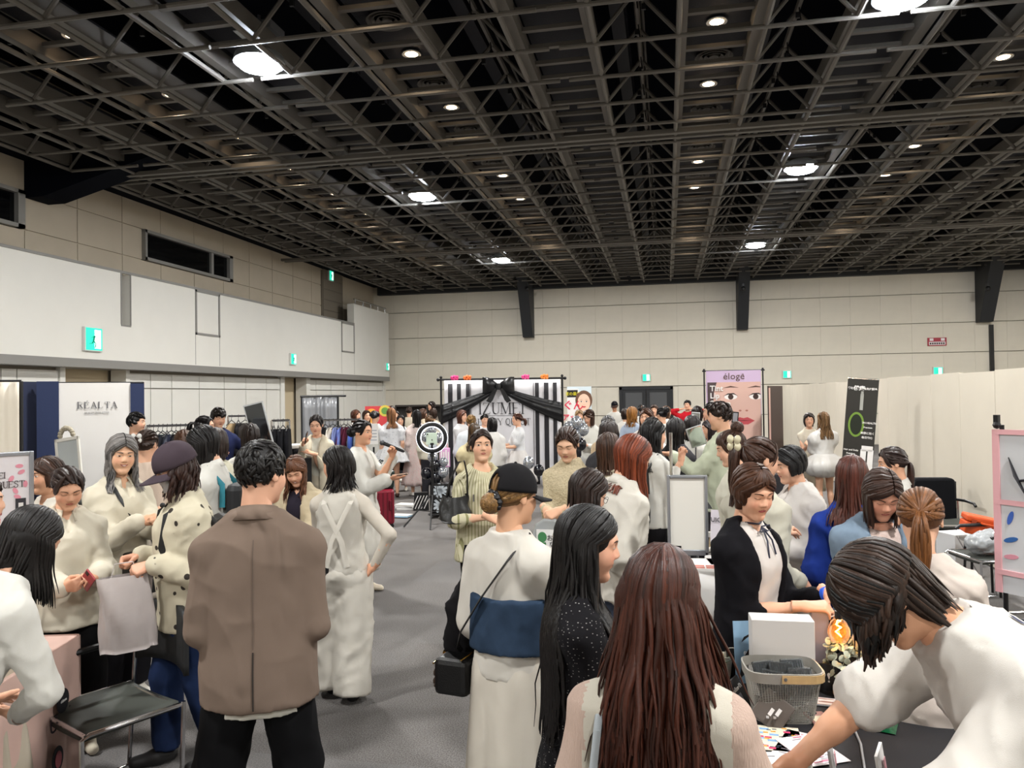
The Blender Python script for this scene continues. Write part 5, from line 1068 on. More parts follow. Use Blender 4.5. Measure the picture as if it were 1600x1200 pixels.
def serif(text,H,sp=.12):
    """capital serif letters in the x-z plane, front at -y, centred on x"""
    mb=MB(); x=0; W=[]
    for ch in text:
        if ch==' ': x+=.38*H; continue
        acc=ch=='É'; ch='E' if acc else ch
        for st in SER[ch]:
            if isinstance(st,str): a,b=[float(q) for q in st[1:].split(',')]; mb.bb((x+(a-.14)*H,-.004,(b-.0)*H-(.0 if b<.5 else .035*H)),(x+(a+.14)*H,0,b*H+(.035*H if b<.5 else 0)))
            else:
                t=(.018,.038,.05)[st[-1]]*H
                for (a,b),(c,d) in zip(st[:-2],st[1:-1]):
                    v=Vector((c-a,0,d-b)); L_=v.length*H; ang=math.atan2(v.z,v.x); mb.box((x+(a+c)/2*H,-.002,(b+d)/2*H),(L_+t*.6,.004,t*2),Matrix.Rotation(-ang,3,'Y'))
        if acc: mb.box((x+.42*H,-.002,1.16*H),(.22*H,.004,.05*H),Matrix.Rotation(R(-35),3,'Y'))
        x+=({'I':.28,'M':.94,'Q':.78,'O':.78,'N':.78,'A':.78,'.':.2}.get(ch,.72)+sp)*H
    off=(x-sp*H)/2; mb.v=[(a-off,b,c) for a,b,c in mb.v]; return mb
def text(s,size,m,parent,loc,rot=(R(90),0,0),align='CENTER',name='lettering',bold=0.0,space=1.0,ext=.0012):
    c=bpy.data.curves.new(name,'FONT'); c.body=s; c.size=size; c.align_x=align; c.extrude=ext; c.offset=bold; c.space_character=space; c.resolution_u=3
    o=bpy.data.objects.new(name,c); COL.objects.link(o); dg=bpy.context.evaluated_depsgraph_get(); me=bpy.data.meshes.new_from_object(o.evaluated_get(dg)); me.materials.clear(); me.materials.append(m)
    bpy.data.objects.remove(o); q=bpy.data.objects.new(name,me); COL.objects.link(q); q.parent=parent; q.location=loc; q.rotation_euler=rot; return q
INK=mat('print_ink','#17161c',.6); PWHITE=mat('print_white','#dedbd8',.6); PINKP=mat('print_pink','#d98d9d',.6)
class Stand:
    """local frame of a flat thing that faces the camera: x to the right, -y to the viewer, z up"""
    def __init__(s,px,d,name,label,cat,turn=0,kind=None,group=None):
        s.px=px; s.d=d; p=pix(px,610,d); dv=Vector((p.x,p.y,0)).normalized(); s.e=empty(name,(p.x,p.y,0),math.atan2(-dv.x,dv.y)+R(turn),label,cat,group,kind); s.p=p; s.c=1/math.cos(R(turn))
        f=CAM_ROT@Vector((0,0,-1)); s.k=d/F_PX*dv.dot(Vector((f.x,f.y,0)).normalized())
    def x(s,px): return (px-s.px)*s.k*s.c*1.0 if True else 0
    def z(s,py,px=None): return pix(px or s.px,py,s.d).z
def poly(pts,y=0.0,t=.002): return MB().prism(pts,y-t,y)
def ellipse(cx,cz,rx,rz,n=24,a0=0,a1=360,rot=0):
    o=[]
    for i in range(n):
        a=R(a0+(a1-a0)*i/(n if a1-a0>=360 else n-1)); x=rx*math.cos(a); z=rz*math.sin(a); o.append((cx+x*math.cos(R(rot))-z*math.sin(R(rot)),cz+x*math.sin(R(rot))+z*math.cos(R(rot))))
    return o
def clip(pts,box):
    x0,x1,z0,z1=box
    for ax,lim,sg in ((0,x0,1),(0,x1,-1),(1,z0,1),(1,z1,-1)):
        out=[]
        for i,p in enumerate(pts):
            q=pts[i-1]; a=(p[ax]-lim)*sg>=0; b=(q[ax]-lim)*sg>=0
            if a!=b: t=(lim-q[ax])/(p[ax]-q[ax]); out.append((q[0]+(p[0]-q[0])*t,q[1]+(p[1]-q[1])*t))
            if a: out.append(p)
        pts=out
        if not pts: return pts
    return pts
def face_print(par,cx,cz,s,y,skin='#e0b8a4',hair='#3a2a28',lip='#c4605f',hairback=True,box=None):
    def P(n,pts,col,k):
        if box: pts=clip(pts,box)
        if len(pts)>2: poly(pts,y-.0015*k).obj(n,mat('print_'+col.strip('#'),col,.6),par)
    if hairback: P('printed_hair',ellipse(cx,cz+.12*s,.62*s,.72*s),hair,1)
    P('printed_face',ellipse(cx,cz-.05*s,.46*s,.64*s),skin,2)
    for q in (-1,1):
        P('printed_eye_white',ellipse(cx+q*.19*s,cz+.02*s,.1*s,.045*s,16),'#ece6e2',3); P('printed_iris',ellipse(cx+q*.19*s,cz+.02*s,.042*s,.044*s,14),'#3a2620',4); P('printed_lash',[(cx+q*.19*s+a*.115*s,cz+.03*s+b*s) for a,b in ((-1,0),(-.4,.045),(.4,.05),(1,.0),(.4,.03),(-.4,.025))],'#2a1c1a',5)
        P('printed_brow',[(cx+q*.19*s+a*.13*s,cz+.16*s+b*s) for a,b in ((-1,-.0),(0,.035),(1,.005),(0,.01))],'#5a4038',3); P('printed_hair_lock',[(cx+q*a*s,cz+b*s) for a,b in ((.02,.62),(.3,.52),(.46,.2),(.5,-.1),(.54,.2),(.5,.6),(.2,.74))],hair,6)
        P('printed_nostril',ellipse(cx+q*.05*s,cz-.2*s,.022*s,.014*s,10),'#a86f60',3)
    P('printed_lips',[(cx+a*.17*s,cz-.36*s+b*s) for a,b in ((-1,0),(-.35,.055),(0,.04),(.35,.055),(1,0),(.4,-.06),(-.4,-.06))],lip,3); P('printed_lip_line',[(cx+a*.15*s,cz-.36*s+b*s) for a,b in ((-1,.0),(0,.012),(1,0),(0,-.006))],'#7a3036',4)
# ================================================================ partition at the right
PX=3.35; m_part=mat('partition_cream','#dbd3c3',.7,var=.03,vscale=2); pw=.99
part=empty('partition_wall',(0,0,0),0,kind='structure')
def yat(px): return onx(px,600,PX).y
yA=yat(1625); yB=yat(1371); yC=yat(1338); yD=yat(1206)
y=yA; i=0
while y<yB-.05:
    q=min(y+pw,yB); MB().bb((PX,y+.004,.02),(PX+.045,q-.004,2.1-.012*(i%2))).obj('partition_panel',m_part,part); y+=pw; i+=1
y=yC
while y<yD-.05:
    q=min(y+pw,yD); MB().bb((PX+.05,y+.004,.02),(PX+.09,q-.004,2.09-.012*(i%2))).obj('partition_panel',m_part,part); y+=pw; i+=1
# ================================================================ bow backdrop
b=Stand(783,16.0,'photo_backdrop','black and white striped photo backdrop with a big black bow','backdrop',turn=0,kind='thing'); E=b.e
xl,xr=b.x(689),b.x(879); zt=b.z(592); m_cloth=mat('backdrop_white','#d5d4d8',.6,bump=.3,bscale=6); m_blk=cloth('#101114','satin')
fr=MB(); fr.tube([(xl,.05,0),(xl,.05,zt+.02)],.022); fr.tube([(xr,.05,0),(xr,.05,zt+.02)],.022); fr.tube([(xl-.06,.05,zt),(xr+.06,.05,zt)],.022); fr.ball((xl-.06,.05,zt),.035).ball((xr+.06,.05,zt),.035).ball((xl,.05,zt+.05),.03).ball((xr,.05,zt+.05),.03); fr.box((xl,.05,.02),(.06,.7,.04)).box((xr,.05,.02),(.06,.7,.04)); fr.obj('frame',m_blackm,E,smooth=True)
def sheet(x0,x1,z0,z1,y,mt,par,name,amp=.012,n=40,fr_=22):
    V=[];F=[]; k=10
    for j in range(k+1):
        for i in range(n+1):
            t=i/n; x=x0+(x1-x0)*t; V.append((x,y+amp*math.sin(fr_*x+.6*j*.3)*(.3+.7*j/k)+amp*.4*math.sin(53*x),z1+(z0-z1)*j/k))
    for j in range(k):
        for i in range(n): a=j*(n+1)+i; F.append((a,a+1,a+n+2,a+n+1))
    o=npmesh(name,np.array(V),np.array(F)[:,::-1],mt,parent=par); q=o.modifiers.new('solid','SOLIDIFY'); q.thickness=.004; return o
sheet(b.x(694),b.x(876),.02,zt-.02,.02,m_cloth,E,'white_curtain',.006)
for a,c in ((700,707),(714,720),(728,734),(836,842),(850,857),(864,870)): sheet(b.x(a),b.x(c),.05,zt-.09,.002,mat('backdrop_black','#1b1a1f',.7),E,'black_stripe',.004,6)
for a,c in ((735,735.8),(833,833.8)): MB().bb((b.x(a),-.004,.05),(b.x(c),.0,zt-.09)).obj('fine_stripe',INK,E)
serif('IZUMEI',.24,.06).obj('lettering',INK,E,(b.x(783),-.006,b.z(647))); serif('BEAUTY QUEST',.135,.05).obj('lettering',INK,E,(b.x(783),-.006,b.z(664))); MB().bb((b.x(757),-.006,b.z(649.5)),(b.x(808),-.003,b.z(649))).obj('rule_line',INK,E)
# swags from the bow to the posts
def swag(x0,z0,x1,z1,w0,w1,name):
    n=26;k=9;V=[];F=[]
    for i in range(n+1):
        t=i/n; x=x0+(x1-x0)*t; z=z0+(z1-z0)*t-.03*math.sin(math.pi*t); wd=w0+(w1-w0)*t**.8
        for j in range(k+1):
            u=j/k; V.append((x,-.05-.05*math.sin(math.pi*u)-.018*math.sin(u*19+t*3),z+wd*(.5-u)))
    for i in range(n):
        for j in range(k): a=i*(k+1)+j; F.append((a,a+1,a+k+2,a+k+1))
    o=npmesh(name,np.array(V),np.array(F),m_blk,parent=E); q=o.modifiers.new('solid','SOLIDIFY'); q.thickness=.006
cx=b.x(779); cz=b.z(604); swag(cx-.05,cz-.05,xl+.02,b.z(646),.09,.40,'drape'); swag(cx+.05,cz-.05,xr-.02,b.z(646),.09,.42,'drape')
bow=MB(); bow.lathe([(.01,-.07),(.06,-.06),(.07,0),(.06,.06),(.01,.07)],12,(cx,-.11,cz)); bw=bow.obj('bow_knot',m_blk,E,smooth=True)
for s in (-1,1):
    n=14;k=8;V=[];F=[]
    for i in range(n+1):
        t=i/n; x=cx+s*(.03+.30*t); hw=.05+.13*math.sin(min(1,t*1.15)*math.pi*.55); dep=.09*math.sin(math.pi*t)
        for j in range(2*k):
            a=2*math.pi*j/(2*k); V.append((x,-.1-.0-dep*math.cos(a)*1.0-.01*math.sin(5*a),cz+.02+hw*math.sin(a)))
    for i in range(n):
        for j in range(2*k): a=i*2*k; F.append((a+j,a+(j+1)%(2*k),a+2*k+(j+1)%(2*k),a+2*k+j))
    npmesh('bow_loop',np.array(V),np.array(F),m_blk,parent=E)
    MB().prism([(cx+s*.0,cz),(cx+s*.1,cz-.05),(cx+s*.26,cz-.30),(cx+s*.17,cz-.34),(cx+s*.12,cz-.28)],-.14,-.11).obj('bow_tail',m_blk,E)
fl=['#d8407f','#e8743c','#e2518f','#ef8a3e']
for i,(px,c) in enumerate(((711,'#d8407f'),(731,'#e8743c'),(822,'#e2518f'),(852,'#ef8a3e'))):
    fb=MB()
    for k in range(7): a=k*.9; fb.ball((b.x(px)+.07*math.cos(a)*(k>0),.05,zt+.03+.03*math.sin(a)*(k>0)),.035,8)
    o=fb.obj('paper_flower',mat('paper_'+c.strip('#'),c,.7),None,smooth=True); o.matrix_world=E.matrix_basis; tag(o,'%s tissue paper flower on top of the bow backdrop, %s'%(['pink','orange','pink','orange'][i],['leftmost','left of the bow','just right of the bow','rightmost'][i]),'flower','paper flowers on the backdrop')
# ================================================================ balloons, crate, ring light
m_bs=mat('balloon_silver','#b9bec6',.12,metal=.75); m_bb=mat('balloon_black','#12131a',.15,spec=.7); m_bc=mat('balloon_clear','#c8d2da',.1,metal=.35)
def balloon(px,py,d,rpx,m,label):
    p=pix(px,py,d); r=rpx*d/F_PX; o=MB().lathe([(max(.0005,r*math.sin(a)*(1-.12*math.cos(a)*-1 if False else 1)),-r*1.12*math.cos(a)) for a in [math.pi*i/12 for i in range(13)]]+[],20).lathe([(.012,-r*1.2),(.003,-r*1.12)],8).obj('balloon',m,None,p,smooth=True); tag(o,label,'balloon','party balloons by the bow backdrop')
for i,(x,y,r,m,l) in enumerate(((680,727,8.5,m_bb,'black balloon, topmost black one under the ring light'),(666,740,8.5,m_bb,'black balloon, left one under the ring light'),(681,747,8.5,m_bb,'black balloon, lowest one under the ring light'),(692,738,8.5,m_bs,'silver balloon at the right of the black cluster'),(676,714,8,m_bs,'silver balloon just below the ring light rim'),(693,722,7,m_bs,'silver balloon behind the pink tote'))): balloon(x,y,12.2,r,m,l)
for i,(x,y,r,m,l) in enumerate(((674,672,8,m_bs,'silver balloon seen at the top inside the ring light'),(664,682,7.5,m_bs,'silver balloon seen at the left inside the ring light'),(686,684,7.5,m_bs,'silver balloon seen at the right inside the ring light'),(676,697,7,m_bc,'clear balloon seen low inside the ring light'))): balloon(x,y,12.6,r,m,l)
for i,(x,y,r,m,l) in enumerate(((901,660,9.5,m_bs,'silver balloon, topmost beside the lace-top woman'),(889,668,9,m_bs,'silver balloon, left one beside the lace-top woman'),(911,671,9.5,m_bs,'silver balloon, right one beside the lace-top woman'),(900,680,9,m_bs,'silver balloon below the topmost one behind the lace-top woman'),(907,694,9.5,m_bb,'black balloon under the silver ones behind the lace-top woman'),(826,723,9,m_bs,'silver balloon between the black cap and the backdrop'),(842,735,8.5,m_bb,'black balloon beside the black cap'))): balloon(x,y,11.2,r,m,l)
st=empty('balloon_stand',pix(686,780,12.4).to_2d().to_3d(),0,'thin black stand that carries the balloon cluster by the ring light','stand'); MB().tube([(0,0,0),(0,0,1.0)],.012).lathe([(.18,0),(.18,.015),(.02,.03)],16).obj('pole',m_blackm,st)
st=empty('balloon_stand',pix(902,700,11.3).to_2d().to_3d(),0,'thin black stand under the silver balloons beside the silver trousers','stand'); MB().tube([(0,0,0),(0,0,1.35)],.012).lathe([(.18,0),(.18,.015),(.02,.03)],16).obj('pole',m_blackm,st)
c=Stand(686,12.0,'display_crate','open black crate shelf with silver bows beside the tripod','shelf'); x0,x1=c.x(670),c.x(702); z1=c.z(756); z0=c.z(803); z0=max(0.01,z0); zm=(z0+z1)/2; f=MB(); t=.025
for (a,bb_) in ((x0,x0+t),(x1-t,x1)): f.bb((a,-.02,z0),(bb_,.3,z1))
for z in (z0,zm,z1-t): f.bb((x0,-.02,z),(x1,.3,z+t))
f.obj('crate_frame',m_blackm,c.e); MB().bb((x0,.28,z0),(x1,.3,z1)).obj('back_panel',mat('crate_back','#3a3d44',.6),c.e)
for z in (zm+.13,z0+.14):
    f=MB()
    for k in range(5): f.box((0,-.01,z),(.24,.012,.04),Matrix.Rotation(R(36*k+10),3,'Y'))
    f.obj('silver_bow',m_bc,c.e)
r=Stand(674,11.4,'ring_light','black ring light with a tablet on a tall tripod','ring light'); E=r.e; zc=r.z(684); ro=24.5*11.4/F_PX
f=MB(); n=40
def torus(R0,r0,flat,y,mt,nm,seg=40):
    V=[];F=[];k=10
    for i in range(seg):
        a=2*math.pi*i/seg
        for j in range(k):
            q=2*math.pi*j/k; rr=R0+r0*math.cos(q); V.append((rr*math.cos(a),y+r0*flat*math.sin(q),zc+rr*math.sin(a)))
    for i in range(seg):
        for j in range(k): F.append((i*k+j,((i+1)%seg)*k+j,((i+1)%seg)*k+(j+1)%k,i*k+(j+1)%k))
    return npmesh(nm,np.array(V),np.array(F),mt,parent=E)
torus(ro*.84,ro*.15,.5,0,m_blackm,'ring_body'); torus(ro*.70,ro*.026,.8,-.012,mat('ring_glow','#f2f5ff',emit=3.0),'inner_light_strip'); torus(ro*.995,ro*.012,1.2,.012,mat('ring_glow','#f2f5ff',emit=3.0),'outer_light_strip')
MB().bb((-.085,-.02,zc-.10),(.075,-.008,zc+.075)).obj('tablet',mat('tablet_green','#b9c9b8',.4),E,bev=.004); MB().ball((-.065,-.024,zc+.055),.012,8).ball((0,-.022,zc-.03),.01,8).obj('tablet_camera',m_blackm,E); MB().tube([(0,0,zc-.2),(0,-.012,zc-.08)],.014).box((0,-.014,zc-.09),(.05,.03,.03)).obj('tablet_clamp',m_blackm,E)
f=MB(); f.tube([(0,0,.25),(0,0,zc-ro)],.015).tube([(0,0,.55),(0,0,.9)],.02).box((0,0,zc-ro-.02),(.06,.05,.05)).box((0,0,.9),(.05,.06,.04)).box((0,0,.42),(.06,.06,.05)); f.obj('tripod_pole',m_blackm,E,smooth=True)
for a in (200,335,265): q=(math.cos(R(a)),math.sin(R(a))); MB().tube([(q[0]*.03,q[1]*.03,.44),(q[0]*.45,q[1]*.45,.012)],.012,6).obj('leg',m_blackm,E); 
for a in (200,335,265): q=(math.cos(R(a)),math.sin(R(a))); MB().tube([(0,0,.2),(q[0]*.22,q[1]*.22,.24)],.008,5).obj('brace',m_blackm,E)
MB().tube([(0.02,0,zc-ro),(.05,.03,.8),(.06,.05,.5),(.2,.1,.02),(.6,.2,.012)],.006,5).obj('cable',m_blackm,E)
# ---- things on the floor by the tripod
def pile(px,py,d,label,n,sz,cols,name='paper_stack'):
    p=onz(px,py,0); e=empty(name,p,R(8),label,'papers'); 
    for i in range(n): MB().box((random.uniform(-.03,.03),random.uniform(-.03,.03),.02+i*sz[2]),sz,Matrix.Rotation(random.uniform(-.3,.3),3,'Z')).obj('sheet_bundle',mat('pp_'+cols[i%len(cols)].strip('#'),cols[i%len(cols)],.6),e)
pile(638,796,0,'low stack of white printed papers on the carpet by the tripod',3,(.34,.24,.03),['#d9d8d6','#c9c8ca','#dedcd8']); pile(628,808,0,'thin light-blue and white leaflets flat on the carpet',2,(.3,.2,.012),['#8fb3cc','#d8d6d2'])
p=onz(658,797,0); e=empty('shopping_bag',p,R(20),'black and white striped paper bag standing by the tripod','bag'); MB().prism([(-.13,0),(.13,0),(.11,.3),(-.11,.3)],-.05,.05).obj('bag_body',m_blackm,e); f=MB()
for k in range(5): f.box((-.1+.05*k,-.053,.14),(.012,.004,.24),Matrix.Rotation(R(25),3,'Y'))
f.obj('bag_print',PWHITE,e)
# ================================================================ posters behind, shelf, red poster
b=Stand(905,18.0,'wall_poster','tall poster of a smiling face with red lettering behind the balloons','poster'); E=b.e; z0,z1=b.z(672),b.z(604); x0,x1=b.x(886),b.x(924); MB().bb((x0,0,z0-.4),(x1,.02,z1)).obj('poster_sheet',mat('poster_bg','#c9d6dc',.6),E); xm=b.x(904)
MB().bb((x0,-.004,z0-.4),(xm,0,z1-.05)).obj('poster_band',PWHITE,E); MB().bb((x0,-.006,z1-.25),(xm-.02,-.003,z1-.08)).obj('poster_tag',m_blackm,E); text('夏の最新',.09,mat('tag_yellow','#e0d21f',.5),E,((x0+xm)/2,-.008,z1-.2)); text('ぐん',.24,mat('poster_red','#d32548',.5),E,((x0+xm)/2,-.008,z1-.52),bold=.004); text('アップ',.17,mat('poster_red','#d32548',.5),E,((x0+xm)/2,-.008,z1-.78),bold=.004)
face_print(E,b.x(912),z1-.36,.32,-.004,'#e6bfa8','#6a4a38','#c8404a'); MB().tube([(x0+.05,.06,0),(x0+.05,.06,z1)],.012).tube([(x1-.05,.06,0),(x1-.05,.06,z1)],.012).obj('poster_stand',m_blackm,E)
b=Stand(590,17.5,'event_poster','red poster with yellow and green rings behind the crowd','poster'); E=b.e; z0,z1=b.z(675),b.z(634.5); MB().bb((b.x(570),0,z0),(b.x(609),.02,z1)).obj('poster_sheet',mat('poster_red2','#bf3a3e',.6),E); poly(ellipse(b.x(601),b.z(642),.13,.13),-.002).obj('printed_ring',mat('ring_y','#c9b24a',.6),E); poly(ellipse(b.x(601),b.z(642),.08,.08),-.004).obj('printed_ring',mat('ring_g','#5c8a3e',.6),E); poly(ellipse(b.x(580),b.z(652),.16,.2),-.002).obj('printed_patch',mat('ring_o','#dd9a3c',.6),E); MB().bb((b.x(572),.03,0),(b.x(607),.05,z0)).obj('poster_stand',m_blackm,E)
b=Stand(655,23.5,'shelf_unit','long dark brown shelf unit far behind the crowd','shelf'); E=b.e; x0,x1=b.x(617),b.x(692); z1=b.z(632.5); f=MB(); f.bb((x0,0,0),(x1,.4,.05)).bb((x0,0,z1-.05),(x1,.4,z1)).bb((x0,.36,0),(x1,.4,z1)).bb((x0,0,.8),(x1,.4,.84))
for k in range(4): f.bb((x0+(x1-x0-.04)*k/3,0,0),(x0+(x1-x0-.04)*k/3+.04,.4,z1))
f.obj('shelf_body',mat('shelf_brown','#2e2721',.5),E)
for k in range(3): MB().bb((x0+.1+(x1-x0)*k/3,.05,.84),(x0+.35+(x1-x0)*k/3,.3,1.15)).obj('shelf_box',mat('shelf_item%d'%k,['#6b5d4c','#3d3a37','#877a66'][k],.6),E)
# ================================================================ lilac cosmetics banner
b=Stand(1146,12.5,'lilac_banner','tall lilac lip tint banner with a large face on a stand','banner'); E=b.e; x0,x1=b.x(1103),b.x(1189); zt=b.z(579); z0=.25; MB().bb((x0,0,z0),(x1,.006,zt)).obj('banner_sheet',mat('banner_lilac','#c5aecb',.6),E)
f=MB(); f.tube([(x0-.03,.03,0),(x0-.03,.03,zt)],.012).tube([(x1+.03,.03,0),(x1+.03,.03,zt)],.012).tube([(x0-.06,.03,zt),(x1+.06,.03,zt)],.012); f.box((x0-.03,.03,.015),(.05,.5,.03)).box((x1+.03,.03,.015),(.05,.5,.03)).ball((x0-.03,.03,zt+.02),.02).ball((x1+.03,.03,zt+.02),.02); f.obj('banner_stand',m_blackm,E)
zf=b.z(597); MB().bb((x0+.02,-.004,z0),(x1-.01,0,zf)).obj('photo_print',mat('banner_peach','#d9a08a',.6),E); 
text('éloge',.15,mat('banner_ink','#5a4438',.6),E,(b.x(1147),-.006,b.z(592.5)),space=1.05); text('°',.1,mat('banner_ink','#5a4438',.6),E,(b.x(1161),-.006,b.z(591)))
face_print(E,b.x(1161),b.z(622),1.02,-.004,'#d3ada0','#4d3f40','#b8484f',hairback=True,box=(x0+.02,x1-.01,z0,zf))
for s_,py in (('Tint',610.5),('Lip',622),('Serum',634)): text(s_,.125,PWHITE,E,(b.x(1109),-.026,b.z(py)),align='LEFT',bold=.003)
MB().box((b.x(1148),-.02,b.z(652)),(.1,.012,.18),Matrix.Rotation(R(6),3,'Y')).obj('printed_product',m_blackm,E); MB().box((b.x(1148),-.028,b.z(652)),(.07,.006,.14),Matrix.Rotation(R(6),3,'Y')).obj('printed_product_face',mat('prod_grey','#8d8d93',.5),E)
# narrow standing panel and laptop booth beside it
b=Stand(1212,12.0,'narrow_banner','narrow dark standing banner edge beside the cream partition','banner',turn=70); E=b.e; MB().bb((-.3,0,.05),(.3,.02,b.z(603))).obj('banner_sheet',mat('nb_dark','#3a2a24',.6),E); MB().bb((-.3,-.004,.3),(-.24,0,b.z(606))).obj('banner_edge',mat('nb_pink','#c09a90',.6),E); MB().bb((-.32,-.05,0),(.32,.1,.05)).obj('banner_base',m_chrome,E)
b=Stand(1207,11.0,'booth_table','small dark booth table with a lit laptop stand','table'); E=b.e; MB().bb((b.x(1186),0,.02),(b.x(1235),.5,.72)).obj('table_body',mat('booth_dark','#222126',.7),E)
l=empty('laptop',(0,0,0),0,'laptop with bright blue screen on the dark booth table','laptop'); l.matrix_world=E.matrix_basis; zz=b.z(682); MB().bb((b.x(1190),.1,.72),(b.x(1203),.3,.735)).obj('keyboard_base',m_grey,l); MB().bb((b.x(1190),.3,.735),(b.x(1203),.31,.735+.3)).obj('lid',m_blackm,l); MB().bb((b.x(1191),.294,.78),(b.x(1202),.3,1.02)).obj('screen',mat('screen_blue','#7fb0e8',emit=1.0),l)
# black health banner in the gap
b=Stand(1327,10.5,'black_banner','tall black banner with white lettering and a bottle in the partition gap','banner',turn=-8); E=b.e; E.rotation_euler=(0,R(5),E.rotation_euler.z); x0,x1=b.x(1303),b.x(1351); zt=b.z(592); m_bn=mat('banner_black','#26241f',.6); MB().bb((x0,0,.2),(x1,.006,zt)).obj('banner_sheet',m_bn,E); MB().tube([(x0,.02,zt),(x1,.02,zt)],.012).tube([((x0+x1)/2,.04,0),((x0+x1)/2,.04,zt)],.012).box(((x0+x1)/2,.04,.02),(.4,.3,.03)).obj('banner_stand',m_chrome,E)
text('美と健康をあなたに贈る',.033,PWHITE,E,((x0+x1)/2,-.003,zt-.14),bold=.002); text('健康',.07,PWHITE,E,(b.x(1322),-.004,zt-.15),bold=.002)
f=MB(); f.bb((-.02,-.004,zt-.42),(.02,-.001,zt-.2)); f.box((0,-.002,zt-.19),(.03,.004,.05)); f.obj('printed_pipette',mat('pip_grey','#9a9a94',.4),E); poly(ellipse(-.05,zt-.62,.1,.17),-.002).obj('printed_bottle_halo',mat('halo_g','#6b8a34',.6),E); poly(ellipse(-.05,zt-.62,.075,.14),-.004).obj('printed_bottle',mat('bottle_k','#1b2216',.4),E)
for i,(s_,xx,zz,sz) in enumerate((('SKIN HEALTH',.1,.6,.035),('Premium',.1,.66,.03),('美容に効く',.1,.74,.035),('毎日飲む',.1,.8,.035),('Hair and Scalp',-.09,.98,.032),('Premium',-.09,1.03,.03),('髪とからだに',-.08,1.12,.04),('潤い',-.1,1.19,.04))): text(s_,sz,PWHITE,E,(xx,-.004,zt-zz),bold=.0008)
f=MB(); f.bb((.03,-.004,zt-1.3),(.1,-.001,zt-.95)).bb((.12,-.004,zt-1.3),(.19,-.001,zt-.95)).bb((.04,-.004,zt-.97),(.18,-.001,zt-.9)); f.obj('printed_figure',PWHITE,E)
# ================================================================ left side booths
NAVY=mat('booth_navy','#1d2a4d',.7,bump=.2,bscale=40); m_fab=mat('booth_white','#d9d6d2',.7,bump=.25,bscale=7)
b=Stand(148,9.9,'booth_backdrop','white and navy booth backdrop with dark serif lettering','backdrop',kind='thing'); E=b.e; zt=b.z(597); zn=b.z(598)
MB().bb((b.x(93),0,.02),(b.x(205),.03,zt-.01)).obj('white_panel',m_fab,E); MB().bb((b.x(60),-.02,.02),(b.x(93),.02,zt+.01)).obj('navy_panel',NAVY,E); MB().bb((b.x(205),-.02,.02),(b.x(227),.02,zt-.02)).obj('navy_panel',NAVY,E)
MB().prism([(b.x(33),-.02),(b.x(61),.14),(b.x(61),.18),(b.x(33),.02)],.02,zt+.01,rot=Matrix(((1,0,0),(0,0,1),(0,1,0)))).obj('navy_wing',mat('booth_navy_dark','#151d38',.7),E)
MB().bb((b.x(93),-.004,.02),(b.x(115),.0,b.z(685))).obj('print_patch',mat('booth_blush','#c3b0a6',.7),E)
serif('RÉALTA',.083,.2).obj('lettering',mat('booth_ink','#2a2d3c',.6),E,(b.x(152),-.006,b.z(638))); serif('REALITY INTO STYLE.',.021,.12).obj('lettering',mat('booth_ink','#2a2d3c',.6),E,(b.x(152),-.006,b.z(646)))
f=MB()
for px in (62,93,205,226): f.tube([(b.x(px),.05,0),(b.x(px),.05,zt)],.014)
f.tube([(b.x(60),.05,zt-.01),(b.x(227),.05,zt-.01)],.014); f.obj('frame',m_blackm,E)
b=Stand(10,7.6,'fabric_screen','hanging cream fabric screen with black pole at the left edge','curtain'); E=b.e; zt=b.z(597); sheet(b.x(-120),b.x(30),.02,zt,0,mat('screen_cream','#d6cdbd',.8,bump=.3,bscale=5),E,'fabric',.03,40,5); MB().tube([(b.x(-120),.05,zt+.01),(b.x(34),.05,zt+.01)],.014).tube([(b.x(33),.05,0),(b.x(33),.05,zt+.01)],.02).box((b.x(33),.05,.02),(.3,.3,.03)).obj('pole_frame',m_blackm,E)
# poster board
b=Stand(5,4.35,'poster_board','white framed board with product poster on a stand at the left','poster',turn=14); E=b.e; x0,x1=-.30,b.x(46); z0,z1=b.z(865),b.z(713); MB().bb((x0,0,z0),(x1,.012,z1)).obj('poster_sheet',mat('poster_paper','#d9d5d8',.6),E); f=MB(); t=.022
f.bb((x0-t,-.012,z0-t),(x0,.02,z1+t)).bb((x1,-.012,z0-t),(x1+t,.02,z1+t)).bb((x0,-.012,z1),(x1,.02,z1+t)).bb((x0,-.012,z0-t),(x1,.02,z0)); f.obj('frame',mat('alu_frame','#a8acb4',.3,metal=.8),E,bev=.004); f=MB(); f.tube([(x0+.1,.05,0),(x0+.1,.03,z0+.2)],.012).tube([(x1-.1,.05,0),(x1-.1,.03,z0+.2)],.012).tube([((x0+x1)/2,.4,0),((x0+x1)/2,.03,z1-.1)],.012); f.obj('stand_legs',m_blackm,E)
xc=(x0+x1)/2; dI=mat('poster_ink','#4a3d40',.6); serif('IZUMEI',.035,.02).obj('lettering',dI,E,(xc+.03,-.002,z1-.125)); serif('BEAUTY QUEST',.037,.02).obj('lettering',dI,E,(xc+.03,-.002,z1-.18)); text('・景 品・',.022,dI,E,(xc+.03,-.002,z1-.212))
PK=mat('pp_rose','#c9475e',.6); 
